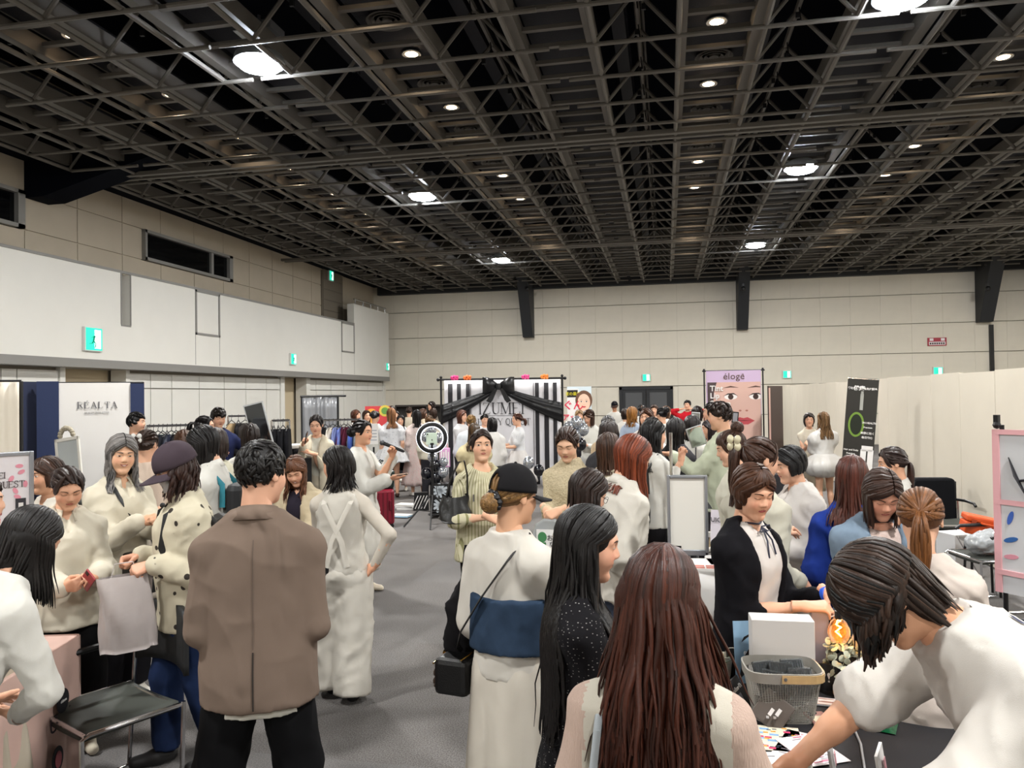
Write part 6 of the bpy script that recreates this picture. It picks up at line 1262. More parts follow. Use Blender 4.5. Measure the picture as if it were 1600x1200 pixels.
for i in range(3):
    for j in range(3):
        xx=xc-.13+.15*i; zz=z1-.29-.155*j; MB().bb((xx-.05,-.004,zz-.075),(xx+.05,-.001,zz-.06)).obj('caption_bar',PK,E)
        k=(i+j)%4
        if k==0: MB().bb((xx-.024,-.004,zz-.04),(xx+.024,-.001,zz+.04)).obj('printed_product',mat('pp_red','#b5263c',.5),E)
        elif k==1: poly([(xx-.04,zz-.04),(xx+.04,zz-.04),(xx+.03,zz+.03),(xx,zz+.05),(xx-.03,zz+.03)],-.001).obj('printed_product',mat('pp_grey','#8f8489',.5),E); MB().bb((xx-.02,-.006,zz-.04),(xx+.02,-.003,zz-.01)).obj('printed_product_dark',INK,E)
        elif k==2: MB().bb((xx-.026,-.004,zz-.045),(xx+.026,-.001,zz+.045)).obj('printed_product',mat('pp_dark','#2c2b31',.5),E); MB().bb((xx-.012,-.006,zz-.02),(xx+.012,-.003,zz+.02)).obj('printed_product_label',PWHITE,E)
        else: MB().bb((xx-.028,-.004,zz-.045),(xx+.028,-.001,zz+.045)).obj('printed_product',mat('pp_orange','#d97a3a',.5),E)
for a in range(6): poly(ellipse(x1-.05-.02*(a%3)+.03*(a%2),z1-.06-.035*a,.02,.012,8,rot=30*a),-.001).obj('printed_petal',PINKP,E)
# ornate leaning mirror
b=Stand(120,8.6,'ornate_mirror','white ornate standing mirror leaning beside the lettering','mirror',turn=-28); E=b.e; H=b.z(655)-.06; wv=.22; lean=Matrix.Rotation(R(-7),3,'X'); E.rotation_euler=(R(-8),R(-9),E.rotation_euler.z)
f=MB(); f.bb((-wv/2-.03,0,.02),(-wv/2,.03,H-.12)).bb((wv/2,0,.02),(wv/2+.03,.03,H-.12)).bb((-wv/2-.03,0,.02),(wv/2+.03,.03,.06)).bb((-wv/2-.03,0,H-.16),(wv/2+.03,.03,H-.12)); f.obj('frame',mat('mirror_white','#d6d2c8',.4),E,bev=.006); MB().bb((-wv/2,.012,.05),(wv/2,.016,H-.15)).obj('mirror_glass',mat('mirror','#b9bec2',.03,metal=1.0),E)
f=MB()
for i in range(9): a=R(20*i+10); f.ball((wv*.34*math.cos(a),.012,H-.11+.10*math.sin(a)),.03,8)
f.ball((0,.012,H-.01),.035,8); f.obj('carved_crest',mat('crest_silver','#b9b09c',.35,metal=.5),E,smooth=True)
# ---- clothes rails
def garment_mesh(wd,L,rs):
    """a hanging garment: shoulders to hem, seen edge-on or square"""
    V=[];F=[];n=14;k=9
    for j in range(k+1):
        t=j/k; a=wd*(.16+.34*min(1,t*5)**.6)*(1+.06*math.sin(t*7+rs)); dpt=.035+.03*t
        for i in range(n): q=2*math.pi*i/n; V.append((a*math.cos(q),dpt*math.sin(q)*(1+.25*math.sin(5*q+rs)),-L*t+.0))
    for j in range(k):
        for i in range(n): F.append((j*n+i,j*n+(i+1)%n,(j+1)*n+(i+1)%n,(j+1)*n+i))
    return np.array(V),np.array(F)
def rail(px0,px1,py,d,label,items,turn=0,gl='garment',grp=None,lbl=None,hang=.0):
    b=Stand((px0+px1)/2,d,'clothes_rail',label,'clothes rail',turn=turn); E=b.e; x0,x1=b.x(px0),b.x(px1); z=b.z(py); f=MB(); f.tube([(x0,0,z),(x1,0,z)],.013)
    for x in (x0,x1): f.tube([(x,0,.05),(x,0,z)],.013); f.tube([(x,-.22,.04),(x,.22,.04)],.013)
    f.obj('rail_frame',m_chrome,E,smooth=True); n=len(items)
    for i,(c,L,nm) in enumerate(items):
        x=x0+(x1-x0)*(i+.5)/n; g=empty('hanging_garment',(0,0,0),0,(lbl or '%s garment on a hanger, number %s from the left on the %s rail')%(nm,['one','two','three','four','five','six','seven','eight','nine','ten','eleven','twelve'][i],gl),'garment','clothes on the %s rail'%gl)
        a=R(70+12*math.sin(i*2.1)); g.matrix_world=E.matrix_basis@Matrix.Translation((x,0,z-.1))@Matrix.Rotation(a,4,'Z'); V,F=garment_mesh(.44,L,i); npmesh('fabric',V,F,cloth(c),parent=g)
        hk=MB(); hk.tube([(0,0,.11),(.02,0,.12),(.025,0,.1),(0,0,.07),(0,0,.04)],.003,5); hk.tube([(-.19,0,-.02),(0,0,.045),(.19,0,-.02)],.006,5); hk.obj('hanger',m_blackm,g)
    return b
rail(229,299,665,8.6,'chrome clothes rail with dark garments beside the navy booth panel',[('#17171c',.8,'black'),('#1d1e26',.8,'black'),('#2f6f72',.75,'teal'),('#1a1b21',.8,'black'),('#3a3d47',.8,'charcoal'),('#1f2233',.8,'navy'),('#141418',.8,'black'),('#2a2b33',.8,'charcoal'),('#19191e',.8,'black'),('#232634',.8,'navy')],gl='booth')
rail(356,388,650,10.6,'short black rail behind the navy suit man',[('#8a7658',.5,'tan'),('#1b1a1c',.4,'black'),('#2b2725',.6,'dark brown')],gl='short')
rail(424,452,657,8.9,'chrome rail with black dresses beside the tilted mirror',[('#131317',.95,'black'),('#111115',.95,'black'),('#17171b',.95,'black'),('#121216',.95,'black')],gl='black dress',turn=15)
rail(505,563,656,10.5,'clothes rail with colourful coats in front of the grey curtain',[('#17171a',.9,'black'),('#cfc9bf',.9,'white'),('#c6beb2',.95,'cream'),('#6f7aa8',.95,'lavender blue'),('#5f6ca6',.95,'blue'),('#4a1a2c',1.0,'maroon'),('#471829',1.0,'wine red'),('#4158a0',.9,'bright blue'),('#5a5f66',.9,'grey'),('#6b7074',.9,'pale grey')],gl='coat')
b=Stand(413,7.9,'tilted_mirror','large tilted grey mirror board between the black rails','mirror',turn=-12); E=b.e; f=Matrix.Rotation(R(-14),3,'Y'); zc=b.z(700); MB().box((0,0,zc),(.2,.03,.95),f).obj('mirror_frame',mat('mirror_edge','#b5b7b8',.4),E); MB().box((0,-.018,zc),(.175,.006,.92),f).obj('mirror_glass',mat('mirror_dark','#4a4d51',.05,metal=.9),E); MB().tube([(-.1,.05,0),(0,.05,zc)],.015).tube([(.15,.05,0),(0,.05,zc)],.015).tube([(0,.45,0),(0,.05,zc+.2)],.015).obj('mirror_legs',m_blackm,E)
b=Stand(470,9.4,'display_table','low black table piled with folded dark clothes','table'); E=b.e; x0,x1=b.x(448),b.x(486); zt=b.z(716); MB().bb((x0,0,.02),(x1,.7,zt)).obj('table_body',mat('table_black','#18181b',.7),E)
for i in range(7):
    o=MB().box((x0+.08+(x1-x0-.16)*(i%3)/2,.2+.1*(i%2),zt+.03+.055*(i//3)),(.2,.26,.05),Matrix.Rotation(R(8*i-20),3,'Z')).obj('folded_garment',cloth(['#1c1c20','#2b2c30','#d2cfca','#17171a'][i%4]),None,bev=.015); o.matrix_world=E.matrix_basis; tag(o,'%s folded garment on the low black table, %s'%(['black','charcoal','white','black'][i%4],['front left','front middle','front right','second layer left','second layer middle','second layer right','topmost'][i]),'garment','folded clothes on the low black table')
# fitting room curtain
b=Stand(500,13.2,'fitting_curtain','grey satin fitting-room curtain on a black pole frame','curtain'); E=b.e; x0,x1=b.x(471),b.x(528); zt=b.z(619); sheet(x0,x1-.02,.05,zt-.02,0,mat('curtain_grey','#8d8f93',.3,metal=.2),E,'curtain',.035,60,38); MB().tube([(x0-.02,.0,zt),(b.x(541),0,zt)],.018).tube([(x1,0,0),(x1,0,zt)],.018).tube([(x0,.0,0),(x0,0,zt)],.014).tube([(x1,0,1.15),(b.x(560),0,1.15)],.012).box((x1,0,.02),(.4,.5,.03)).box((x0,0,.02),(.1,.5,.03)).obj('pole_frame',m_blackm,E)
b=Stand(583,9.3,'price_board','small white sign board beside the microphone woman','sign'); E=b.e; MB().bb((b.x(575),0,b.z(694)),(b.x(590),.02,b.z(662))).obj('board',PWHITE,E); f=MB()
for k in range(4): f.bb((b.x(577),-.003,b.z(672+k*5)),(b.x(588),0,b.z(673+k*5)))
f.obj('printed_lines',mat('print_greyblue','#7f8794',.6),E); MB().tube([(0,.03,0),(0,.03,1.3)],.012).lathe([(.14,0),(.14,.02),(.02,.03)],14,(0,.03,0)).obj('stand',m_blackm,E)
# ================================================================ suitcase and tote
p=onz(597,824,0); d=p.length*.99; e=empty('suitcase',p,YAW+R(20),'dark red hard-shell suitcase standing on the carpet','suitcase'); mr=mat('case_red','#7a1228',.3,spec=.6)
MB().bb((-.17,-.12,.05),(.17,.12,.56)).obj('shell',mr,e,bev=.04); f=MB()
for k in range(5): f.bb((-.14+.065*k,-.128,.1),(-.125+.065*k,-.12,.52))
f.obj('rib',mat('case_red_dark','#5d0d1e',.35),e); MB().bb((-.175,-.008,.05),(.175,.008,.565)).obj('zip_seam',mat('case_seam','#45101c',.5),e); MB().box((.1,-.135,.33),(.03,.03,.14)).obj('side_handle',mat('case_red_dark','#5d0d1e',.35),e,bev=.008); MB().tube([(-.07,.08,.56),(-.07,.08,.9),(.07,.08,.9),(.07,.08,.56)],.01).obj('pull_handle',m_chrome,e)
for sx in (-.13,.13):
    for sy in (-.09,.09): MB().lathe([(.028,-.012),(.028,.012)],12,(sx,sy,.03),Matrix.Rotation(R(90),3,'X')).box((sx,sy,.05),(.03,.03,.03)).obj('wheel',m_blackm,e)
o=empty('tote_bag',p+Vector((0,0,.566)),YAW+R(25),'dark green leather tote bag on top of the red suitcase','bag'); mg=mat('tote_green','#10211f',.35,bump=.2,bscale=120)
MB().prism([(-.17,0),(.17,0),(.19,.26),(-.15,.25)],-.07,.07).obj('bag_body',mg,o,bev=.025)
for y in (-.05,.05): MB().tube([(-.08,y,.24),(-.06,y,.36),(0.0,y,.42),(.06,y,.37),(.09,y,.24)],.009,6).obj('handle',mg,o,smooth=True)
# ================================================================ bags and small things people carry
def belt(P,pts,w,t,m,name,par):
    """strap as a flat ribbon through local body points"""
    mb=MB(); mb.tube([tuple(q) for q in pts],w,8,flat=t); o=mb.obj(name,m,par,smooth=True); return o
def bagobj(name,label,cat='bag'):
    return empty(name,(0,0,0),0,label,cat)
def attach(e,P,loc,rz=0,tilt=(0,0)): e.matrix_world=Matrix.Translation(P.W(loc))@Matrix.Rotation(P.rz+rz,4,'Z')@Matrix.Rotation(tilt[0],4,'X')@Matrix.Rotation(tilt[1],4,'Y'); return e
LEA=mat('leather_black','#121213',.38,bump=.25,bscale=160); 
def strapline(P,S='R',side=-1,hipz=.50,off=.05,front=True):
    h=P.h; J=P.J; s=1 if S=='R' else -1; y=1 if front else -1
    return [(s*.055*h,-.0*y,.842*h),(s*.05*h,y*(.06*h+off*.3),.80*h),(s*.0,y*(.075*h+off*.5),.70*h),(-s*.07*h,y*(.06*h+off*.5),.60*h),(-s*.11*h,y*.03*h,hipz*h)]
def wristband(P,S,c,nm='wristband'):
    J=P.J; W,E_=J['W'+S],J['E'+S]; u=unit(W-E_); M=np.array(frame(u,A3((.1,.2,1)))); Q_=Matrix([list(M[:,0]),list(M[:,2]),list(u)]).transposed(); MB().lathe([(.030,-.009),(.0325,-.008),(.0325,.008),(.030,.009)],20,W-u*.012,Q_).obj(nm,mat('band_'+c.strip('#'),c,.35),P.body,smooth=True)
wristband(Q['dots'],'L','#1d4fc0'); wristband(Q['grey'],'L','#2a44b0'); wristband(Q['phone'],'L','#1f8a45'); wristband(Q['cardigan'],'L','#2456c8')
# phones
def phone(P,S,c,label,off=(0,.02,-.035),rot=(0,0,0),sz=(.072,.15,.009),screen=None):
    J=P.J; M=Matrix.Translation(P.base)@Matrix.Rotation(P.rz,4,'Z')@Matrix.Translation(Vector(J['h'+S]))@Matrix(J['hf'+S].tolist()).to_4x4()@Matrix.Translation(off)@Matrix.Rotation(R(rot[0]),4,'X')@Matrix.Rotation(R(rot[1]),4,'Y')@Matrix.Rotation(R(rot[2]),4,'Z')
    e=empty('phone',(0,0,0),0,label,'phone'); e.matrix_world=M; MB().box((0,0,0),sz).obj('phone_body',mat('ph_'+c.strip('#'),c,.3),e,bev=.006); MB().box((0,0,-sz[2]/2-.0004),(sz[0]*.9,sz[1]*.93,.0012)).obj('screen',mat('phone_screen','#15161a',.08) if not screen else screen,e); MB().box((-sz[0]*.25,sz[1]*.36,sz[2]/2+.001),(.022,.026,.003)).obj('camera_bump',m_blackm,e,bev=.001); return e
phone(Q['phone'],'R','#b0474e','dusty pink phone in the hands of the cream blouse woman',(0,.035,-.04),(20,0,30)); phone(Q['blazer'],'R','#141416','black phone held up by the cream blazer woman',(0,.03,-.03)); phone(Q['mic'],'R','#d3b9a5','pale phone lying in the hand of the microphone woman',(0,.02,-.03)); phone(Q['backpack'],'R','#1a1a1c','black phone held by the backpack woman',(0,.03,-.035))
# microphone
P=Q['mic']; J=P.J; M=Matrix.Translation(P.base)@Matrix.Rotation(P.rz,4,'Z'); hp=Vector(J['hL']); md=(Vector(J['Hc'])+Vector(Matrix(J['Hm'].tolist())@Vector((0,.105,-.055)))*1.0-hp); hd=hp+md*.45; e=empty('microphone',(0,0,0),0,'black handheld microphone held to the white jacket woman mouth','microphone'); e.matrix_world=M
u=md.normalized(); MB().tube([hd-u*.22,hd-u*.2,hd-u*.02,hd],[.010,.014,.018,.02],12).obj('handle',m_blackm,e,smooth=True); MB().ball(hd+u*.02,.026,14).obj('mic_head',mat('mic_mesh','#55575a',.4,metal=.8),e,smooth=True)
# cream blouse / grey woman's crossbody bag
P=Q['grey']; h=P.h; belt(P,[(.05*h,.03,.845*h),(.045*h,.13,.78*h),(.0,.15,.70*h),(-.07*h,.15,.62*h),(-.10*h,.13,.56*h)],.016,.25,LEA,'bag_strap',P.body); e=bagobj('shoulder_bag','large black square shoulder bag worn by the grey-haired woman'); attach(e,P,(-.06*h,.17,.41*h),0); MB().bb((-.16,-.05,0),(.16,.05,.27)).obj('bag_body',LEA,e,bev=.012); MB().bb((-.16,-.055,.2),(.16,-.049,.27)).obj('bag_flap',mat('leather_black2','#1d1d1f',.4),e)
# sunglasses-like black brushes held by the grey woman
P=Q['grey']; e=empty('makeup_brush',(0,0,0),0,'two-ended black makeup brush in the grey-haired woman hands','brush'); e.location=hand_at(P,'R',(0,.03,-.02)); MB().tube([(0,0,0),(.01,0,.07)],.006,8).ball((.012,0,.085),.017,10).obj('brush_body',m_blackm,e,smooth=True)
# white plastic bag of the dotted jacket person
P=Q['dots']; e=empty('carrier_bag',(0,0,0),0,'translucent white carrier bag held by the polka-dot jacket person','bag'); hp=hand_at(P,'L',(0,.03,-.03)); e.location=(hp.x,hp.y,hp.z-.36); e.rotation_euler=(0,R(3),P.rz+R(85)); V=[];F=[];n=26;k=14
for j in range(k+1):
    t=j/k
    for i in range(n):
        a=2*math.pi*i/n; V.append(((.12+.012*math.sin(t*6+i))*math.copysign(abs(math.cos(a))**.6,math.cos(a)),(.03+.02*math.sin(math.pi*t))*math.sin(a)+.008*math.sin(7*a+t*9),.37*t+.006*math.sin(3*a)*(t<.1)))
for j in range(k):
    for i in range(n): F.append((j*n+i,j*n+(i+1)%n,(j+1)*n+(i+1)%n,(j+1)*n+i))
F.append(tuple(range(n)))
mbag=mat('bag_film','#d6ccc9',.35,trans=.35,bump=.6,bscale=14); o=npmesh('bag_body',np.array(V),[np.array(F[:-1]),np.array([F[-1]])],mbag,parent=e)
MB().tube([(-.06,0,.36),(-.04,0,.43),(.04,0,.43),(.06,0,.36)],.006,6,flat=.5).obj('handle',mbag,e)
h=P.h
for s in (1,-1): belt(P,[(s*.075*h,-.11,.66*h),(s*.07*h,-.12,.76*h),(s*.06*h,-.02,.835*h),(s*.062*h,.10,.79*h),(s*.075*h,.125,.70*h),(s*.085*h,.06,.60*h)],.021,.25,LEA,'backpack_strap',P.body)
e=empty('backpack',(0,0,0),0,'black backpack on the polka-dot jacket person back','bag'); attach(e,P,(0,-.19,.52*h)); MB().bb((-.13,-.06,0),(.13,.06,.42)).obj('bag_body',LEA,e,bev=.05)
# mask of the dotted jacket person
def maskof(P):
    J=P.J; V,F,g=head_mesh(1,False); uv=[];ff=[];n=12
    for j in range(9):
        for i in range(n+1): x=-.062+.124*i/n; uv.append((x*(1-.25*(j/8)**2),-.012-.092*j/8))
    P_,_=face_patch(g,np.array(uv),None,.006)
    for j in range(8):
        for i in range(n): a=j*(n+1)+i; ff.append((a,a+1,a+n+2,a+n+1))
    o=npmesh('face_mask',J['Hc']+(P_*J['hs'])@J['Hm'].T,np.array(ff),mat('mask_grey','#b9bbbd',.7),parent=P.body); k=o.modifiers.new('s','SOLIDIFY'); k.thickness=.003
maskof(Q['dots']); maskof(PEOPLE[[p.name.startswith('woman with dark hair and white mask') for p in PEOPLE].index(True)])
# teal strapped backpack
P=Q['bobteal']; h=P.h
for s in (1,-1): belt(P,[(s*.075*h,-.13,.68*h),(s*.07*h,-.13,.77*h),(s*.062*h,-.02,.838*h),(s*.064*h,.10,.79*h),(s*.08*h,.11,.68*h)],.02,.3,mat('strap_teal','#1d6f7e',.6),'backpack_strap',P.body)
e=empty('backpack',(0,0,0),0,'black and teal backpack on the black bob woman back','bag'); attach(e,P,(0,-.2,.54*h)); MB().bb((-.13,-.06,0),(.13,.06,.4)).obj('bag_body',mat('pack_black','#1a1b1e',.6),e,bev=.05); MB().bb((-.1,-.075,.05),(.1,-.055,.2)).obj('bag_pocket',mat('strap_teal','#1d6f7e',.6),e,bev=.01)
# handbag of the striped tunic woman
P=Q['stripe']; h=P.h; J=P.J; mid=J['ER']*.55+J['WR']*.45; e=empty('handbag',(0,0,0),0,'soft black leather handbag hanging from the pinstriped tunic woman arm','bag'); e.location=pix(711,816,5.4); e.rotation_euler=(0,0,YAW+R(8)); V=[];F=[];n=28;k=12
for j in range(k+1):
    t=j/k
    for i in range(n):
        a=2*math.pi*i/n; V.append(((.118-.028*t+.008*math.sin(t*9+i*.7))*math.copysign(abs(math.cos(a))**.7,math.cos(a)),(.075*(1-.55*t))*math.sin(a)+.006*math.sin(5*a),.19*t+.012*math.cos(2*a)*t-.03*(1-t)*abs(math.cos(a))**3*-1))
for j in range(k):
    for i in range(n): F.append((j*n+i,j*n+(i+1)%n,(j+1)*n+(i+1)%n,(j+1)*n+i))
npmesh('bag_body',np.array(V),[np.array(F),np.array([tuple(range(n))])],mat('leather_soft','#1b1b1b',.34,bump=.3,bscale=60),parent=e)
for y in (-.03,.03): MB().tube([(-.06,y,.18),(-.03,y,.30),(.03,y,.42),(.07,y,.43),(.09,y,.33),(.09,y,.18)],.009,6,flat=.5).obj('handle',LEA,e,smooth=True)
MB().box((.13,-.03,.17),(.012,.012,.05)).obj('zip_pull',m_chrome,e)
# black cap person: crossbody bag and tote
P=Q['cap']; h=P.h; belt(P,[(.05*h,.07,.80*h),(.055*h,.0,.848*h),(.045*h,-.12,.79*h),(-.02*h,-.15,.70*h),(-.10*h,-.13,.60*h),(-.145*h,-.07,.545*h),(-.155*h,-.03,.525*h)],.011,.35,LEA,'bag_strap',P.body)
e=empty('camera_bag',(0,0,0),0,'small black box bag with gold zip and pink charms at the white skirt','bag'); attach(e,P,(-.16*h,-.03,.425*h),R(15)); MB().bb((-.075,-.1,0),(.075,.1,.15)).obj('bag_body',LEA,e,bev=.022); GOLD=mat('gold','#b8924a',.25,metal=1.0); MB().tube([(-.078,-.09,.125),(-.078,.09,.125)],.004,6).tube([(.05,-.09,.152),(.05,.09,.152)],.004,6).obj('zip',GOLD,e)
for nm,dz,c,lb in (('bear_charm',-.02,'#3a2a20',''),('pink_charm',.035,'#c9607f','')):
    q=empty(nm,(0,0,0),0,{'bear_charm':'small dark brown bear charm hanging from the black box bag','pink_charm':'pink flat oval charm clipped to the black box bag'}[nm],'charm'); q.matrix_world=e.matrix_world@Matrix.Translation((-.09,-.03 if nm=='bear_charm' else .03,.02 if nm=='bear_charm' else .06)); mm=mat('charm'+c.strip('#'),c,.5)
    if nm=='bear_charm': MB().ball((0,0,.045),.02,10).ball((0,0,.012),.022,10).ball((-.0,.016,.062),.008,8).ball((0,-.016,.062),.008,8).ball((0,.02,.0),.009,8).ball((0,-.02,.0),.009,8).obj('charm_body',mm,q,smooth=True); MB().lathe([(.012,-.002),(.014,0),(.012,.002)],14,(0,0,.085),Matrix.Rotation(R(90),3,'Y')).obj('key_ring',GOLD,q)
    else: MB().lathe([(.001,-.004),(.028,-.004),(.028,.004),(.001,.004)],16,(0,0,.02),Matrix.Rotation(R(90),3,'Y'),sx=1.5).obj('charm_body',mm,q); MB().lathe([(.012,-.002),(.014,0),(.012,.002)],14,(0,0,.07),Matrix.Rotation(R(90),3,'Y')).obj('key_ring',GOLD,q)
e=empty('tote_bag',(0,0,0),0,'slouchy black fabric tote behind the denim vest person','bag'); attach(e,P,(-.165*h,.07,.475*h),R(60)); g=Grid((-.2,-.15,-.05),(.2,.15,.45),.012).add(ell((0,0,.13),(.13,.07,.15))).add(cone((-.04,0,.24),(-.02,0,.36),.06,.03),.06); V,F=g.mesh(); npmesh('bag_body',fold(V,F,.012,16,8,.6),F,cloth('#131214'),parent=e); MB().tube([(-.05,0,.34),(-.03,0,.5),(.03,0,.5),(.05,0,.34)],.01,6).obj('handle',cloth('#131214'),e)
f=MB()
for k in range(11): f.ball(P.J['Hc']+P.J['Hm']@(A3((.036*math.cos(k*.571),-.108-.008*(k%2),-.022+.034*math.sin(k*.571)))*P.J['hs']),.017,8)
f.obj('scrunchie',cloth('#131216','satin'),P.body,smooth=True)
# printed plastic bag of the lace woman
P=Q['lace']; e=empty('plastic_bag',(0,0,0),0,'clear plastic bag with a green leaflet held by the lace-top woman','bag'); hp=hand_at(P,'R',(0,.03,-.02)); q=hand_at(P,'L',(0,.02,-.02)); c=(hp+q)/2; e.location=(c.x,c.y,c.z-.34); e.rotation_euler=(0,0,P.rz+R(12)+math.pi); MB().prism([(-.12,0),(.12,0),(.13,.2),(.1,.3),(.04,.34),(-.04,.34),(-.1,.3),(-.13,.2)],-.02,.025).obj('bag_body',mat('bag_clear','#cfd4d6',.2,trans=.55),e,bev=.015)
MB().bb((-.085,-.03,.03),(.085,-.022,.27)).obj('leaflet',PWHITE,e); f=MB(); f.prism(ellipse(-.045,.22,.03,.035),-.034,-.03).bb((-.08,-.034,.15),(-.02,-.03,.185)).bb((.06,-.034,.05),(.082,-.03,.16)).bb((-.08,-.034,.03),(.08,-.03,.045)); f.obj('green_print',mat('leaf_green','#3f7a4c',.6),e); f=MB()
for k in range(7): f.bb((-.075,-.034,.062+k*.012),(.045-.012*(k%3),-.031,.067+k*.012))
f.obj('printed_lines',INK,e); text('お得',.045,INK,e,(.03,-.032,.2)); text('な会',.04,INK,e,(.04,-.032,.16))
# backpack of the black-haired woman
P=Q['backpack']; h=P.h; e=empty('backpack',(0,0,0),0,'slouchy black leather backpack on the white blouse woman','bag'); attach(e,P,(.02,-.21,.50*h)); MB().prism([(-.16,0),(.16,0),(.17,.15),(.12,.34),(-.12,.34),(-.17,.15)],-.08,.07).obj('bag_body',LEA,e,bev=.05); MB().bb((-.1,-.095,.05),(.1,-.075,.17)).obj('bag_pocket',LEA,e,bev=.015)
for s in (1,-1): belt(P,[(s*.08*h,-.14,.66*h),(s*.072*h,-.14,.77*h),(s*.064*h,-.02,.84*h),(s*.066*h,.11,.79*h),(s*.085*h,.11,.66*h)],.014,.35,LEA,'backpack_strap',P.body)
# long-brown-haired woman's straps
P=Q['longbrown']; h=P.h; belt(P,[(-.075*h,.06,.80*h),(-.08*h,-.0,.825*h),(-.078*h,-.1,.77*h),(-.095*h,-.115,.62*h),(-.12*h,-.09,.5*h),(-.14*h,-.03,.42*h)],.0085,.4,mat('strap_grey','#9aa0a4',.4),'bag_strap',P.body); belt(P,[(-.02*h,-.118,.66*h),(.02*h,-.115,.58*h),(.06*h,-.105,.50*h)],.006,.5,mat('strap_tan','#b07a5c',.5),'crossbody_strap',P.body)
# pink tote by the ring light
e=Stand(694,12.6,'tote_bag','pink and white printed tote bag carried by the woman with the blonde bun','bag'); MB().bb((e.x(686),0,e.z(730)),(e.x(702),.08,e.z(700))).obj('bag_body',mat('tote_pink','#cf9cc4',.6),e.e,bev=.01); f=MB()
for k in range(4): f.bb((e.x(687.5+k*3.6),-.004,e.z(728)),(e.x(689.6+k*3.6),0,e.z(703+k%2*3)))
f.obj('bag_print',PWHITE,e.e); MB().tube([(e.x(690),.04,e.z(701)),(e.x(692),.04,e.z(693)),(e.x(697),.04,e.z(693)),(e.x(699),.04,e.z(701))],.008,6).obj('handle',PINKP,e.e)
# hair bows
def hairbow(P,loc,s,m,name,label=None):
    J=P.J; o=Vector(J['Hc']+J['Hm']@(A3(loc)*J['hs'])); f=MB()
    for a in (35,145,215,325): f.lathe([(.002,0),(s*.5,.006),(s*.55,.012),(s*.3,.022),(.002,.026)],10,o+Vector((s*.75*math.cos(R(a)),-.01,s*.75*math.sin(R(a)))),Matrix.Rotation(R(80),3,'X'))
    f.ball(o,s*.35,8); f.obj(name,m,P.body,smooth=True)
hairbow(Q['creambow'],(-.045,-.125,.075),.045,cloth('#d8d0b0','satin'),'flower_bow'); hairbow(Q['whitebow'],(0,-.13,.06),.04,cloth('#d9d7d2','satin'),'hair_bow'); 
# cardigan woman's ribbon, glasses of the dark-brown-haired woman
P=Q['cardigan']; N0=P.J['neck']; h=P.h; rb=mat('ribbon_navy','#1a1d33',.5); MB().tube([N0+A3((x,.062-.03*abs(x)/.06*abs(x)/.06,.004+.01*abs(x)/.06)) for x in np.linspace(-.06,.06,9)],.004,6).tube([N0+A3(q) for q in ((0,.075,-.005),(.03,.095,.0),(.045,.095,-.02),(.02,.09,-.025),(0,.08,-.01))],.0035,5).tube([N0+A3(q) for q in ((0,.075,-.005),(-.03,.095,.0),(-.045,.095,-.02),(-.02,.09,-.025),(0,.08,-.01))],.0035,5).tube([N0+A3(q) for q in ((0,.08,-.01),(.02,.115,-.06),(.03,.13,-.13))],.004,5).tube([N0+A3(q) for q in ((0,.08,-.01),(-.015,.115,-.06),(-.02,.13,-.12))],.004,5).obj('neck_ribbon',rb,P.body,smooth=True)
def glasses(P,m):
    J=P.J; T=lambda q:Vector(J['Hc']+J['Hm']@(A3(q)*J['hs'])); f=MB()
    for s in (-1,1):
        f.tube([T((s*.033+.023*math.cos(a),.099-.004*abs(math.cos(a)),.0+.018*math.sin(a))) for a in np.linspace(0,2*math.pi,17)],.0013,5); f.tube([T((s*.056,.094,.004)),T((s*.076,.05,.006)),T((s*.081,-.01,.002))],.0014,5)
    f.tube([T((-.01,.1,.003)),T((0,.103,.006)),T((.01,.1,.003))],.0013,5); f.obj('glasses',m,P.body,smooth=True)
glasses(Q['glasses'],mat('glasses_dark','#2a1c1a',.3))
MB().tube([Q['overall'].hip+A3((-.09,-.098,.0)),Q['overall'].hip+A3((-.09,-.1,.001))],.001,4); P=Q['overall']; MB().box(P.hip+A3((-.075,-.128,-.0)),(.05,.012,.09)).obj('pocket_phone',m_blackm,P.body,bev=.004)
f=MB(); hp=P.hip
for s in (1,-1): f.tube([hp+A3((s*.07,-.06,.5)) if False else hp+A3((s*.055*P.h,.02,.30*P.h)),hp+A3((s*.05*P.h,-.075*P.h,.265*P.h)),hp+A3((-s*.02*P.h,-.09*P.h,.12*P.h)),hp+A3((-s*.04*P.h,-.085*P.h,.02*P.h))],.018,8,flat=.3)
f.obj('overall_straps',cloth('#d4cfc4'),P.body,smooth=True)

# prints and seams that follow the cloth
def wrap(P,tgt,pts,name,m,off=.004):
    n=len(pts); k=len(pts[0]); V=np.array([q for r in pts for q in r]); F=np.array([(i*k+j,i*k+j+1,(i+1)*k+j+1,(i+1)*k+j) for i in range(n-1) for j in range(k-1)])
    o=npmesh(name,V,F,m,parent=tgt); w_=o.modifiers.new('wrap','SHRINKWRAP'); w_.target=tgt; w_.wrap_method='PROJECT'; w_.use_project_y=True; w_.use_negative_direction=True; w_.use_positive_direction=True; w_.offset=off; return o
P=Q['brown']; h=P.h; wrap(P,P.over,[[P.hip+A3((x,-.2,z*h)) for x in (-.003,.003)] for z in np.linspace(-.078,.045,24)],'vent_slit',mat('vent_dark','#2e2722',.8)); wrap(P,P.over,[[P.hip+A3((x,-.2,z*h)) for x in (-.0014,.0014)] for z in np.linspace(.05,.28,36)],'back_seam',mat('seam_brown','#5a4d44',.8))
P=Q['bender']; h=P.h; nb=mat('tee_navy','#20284a',.7)
def backpt(x,z): return P.hip+P.Rl@A3((x,-.16,z))
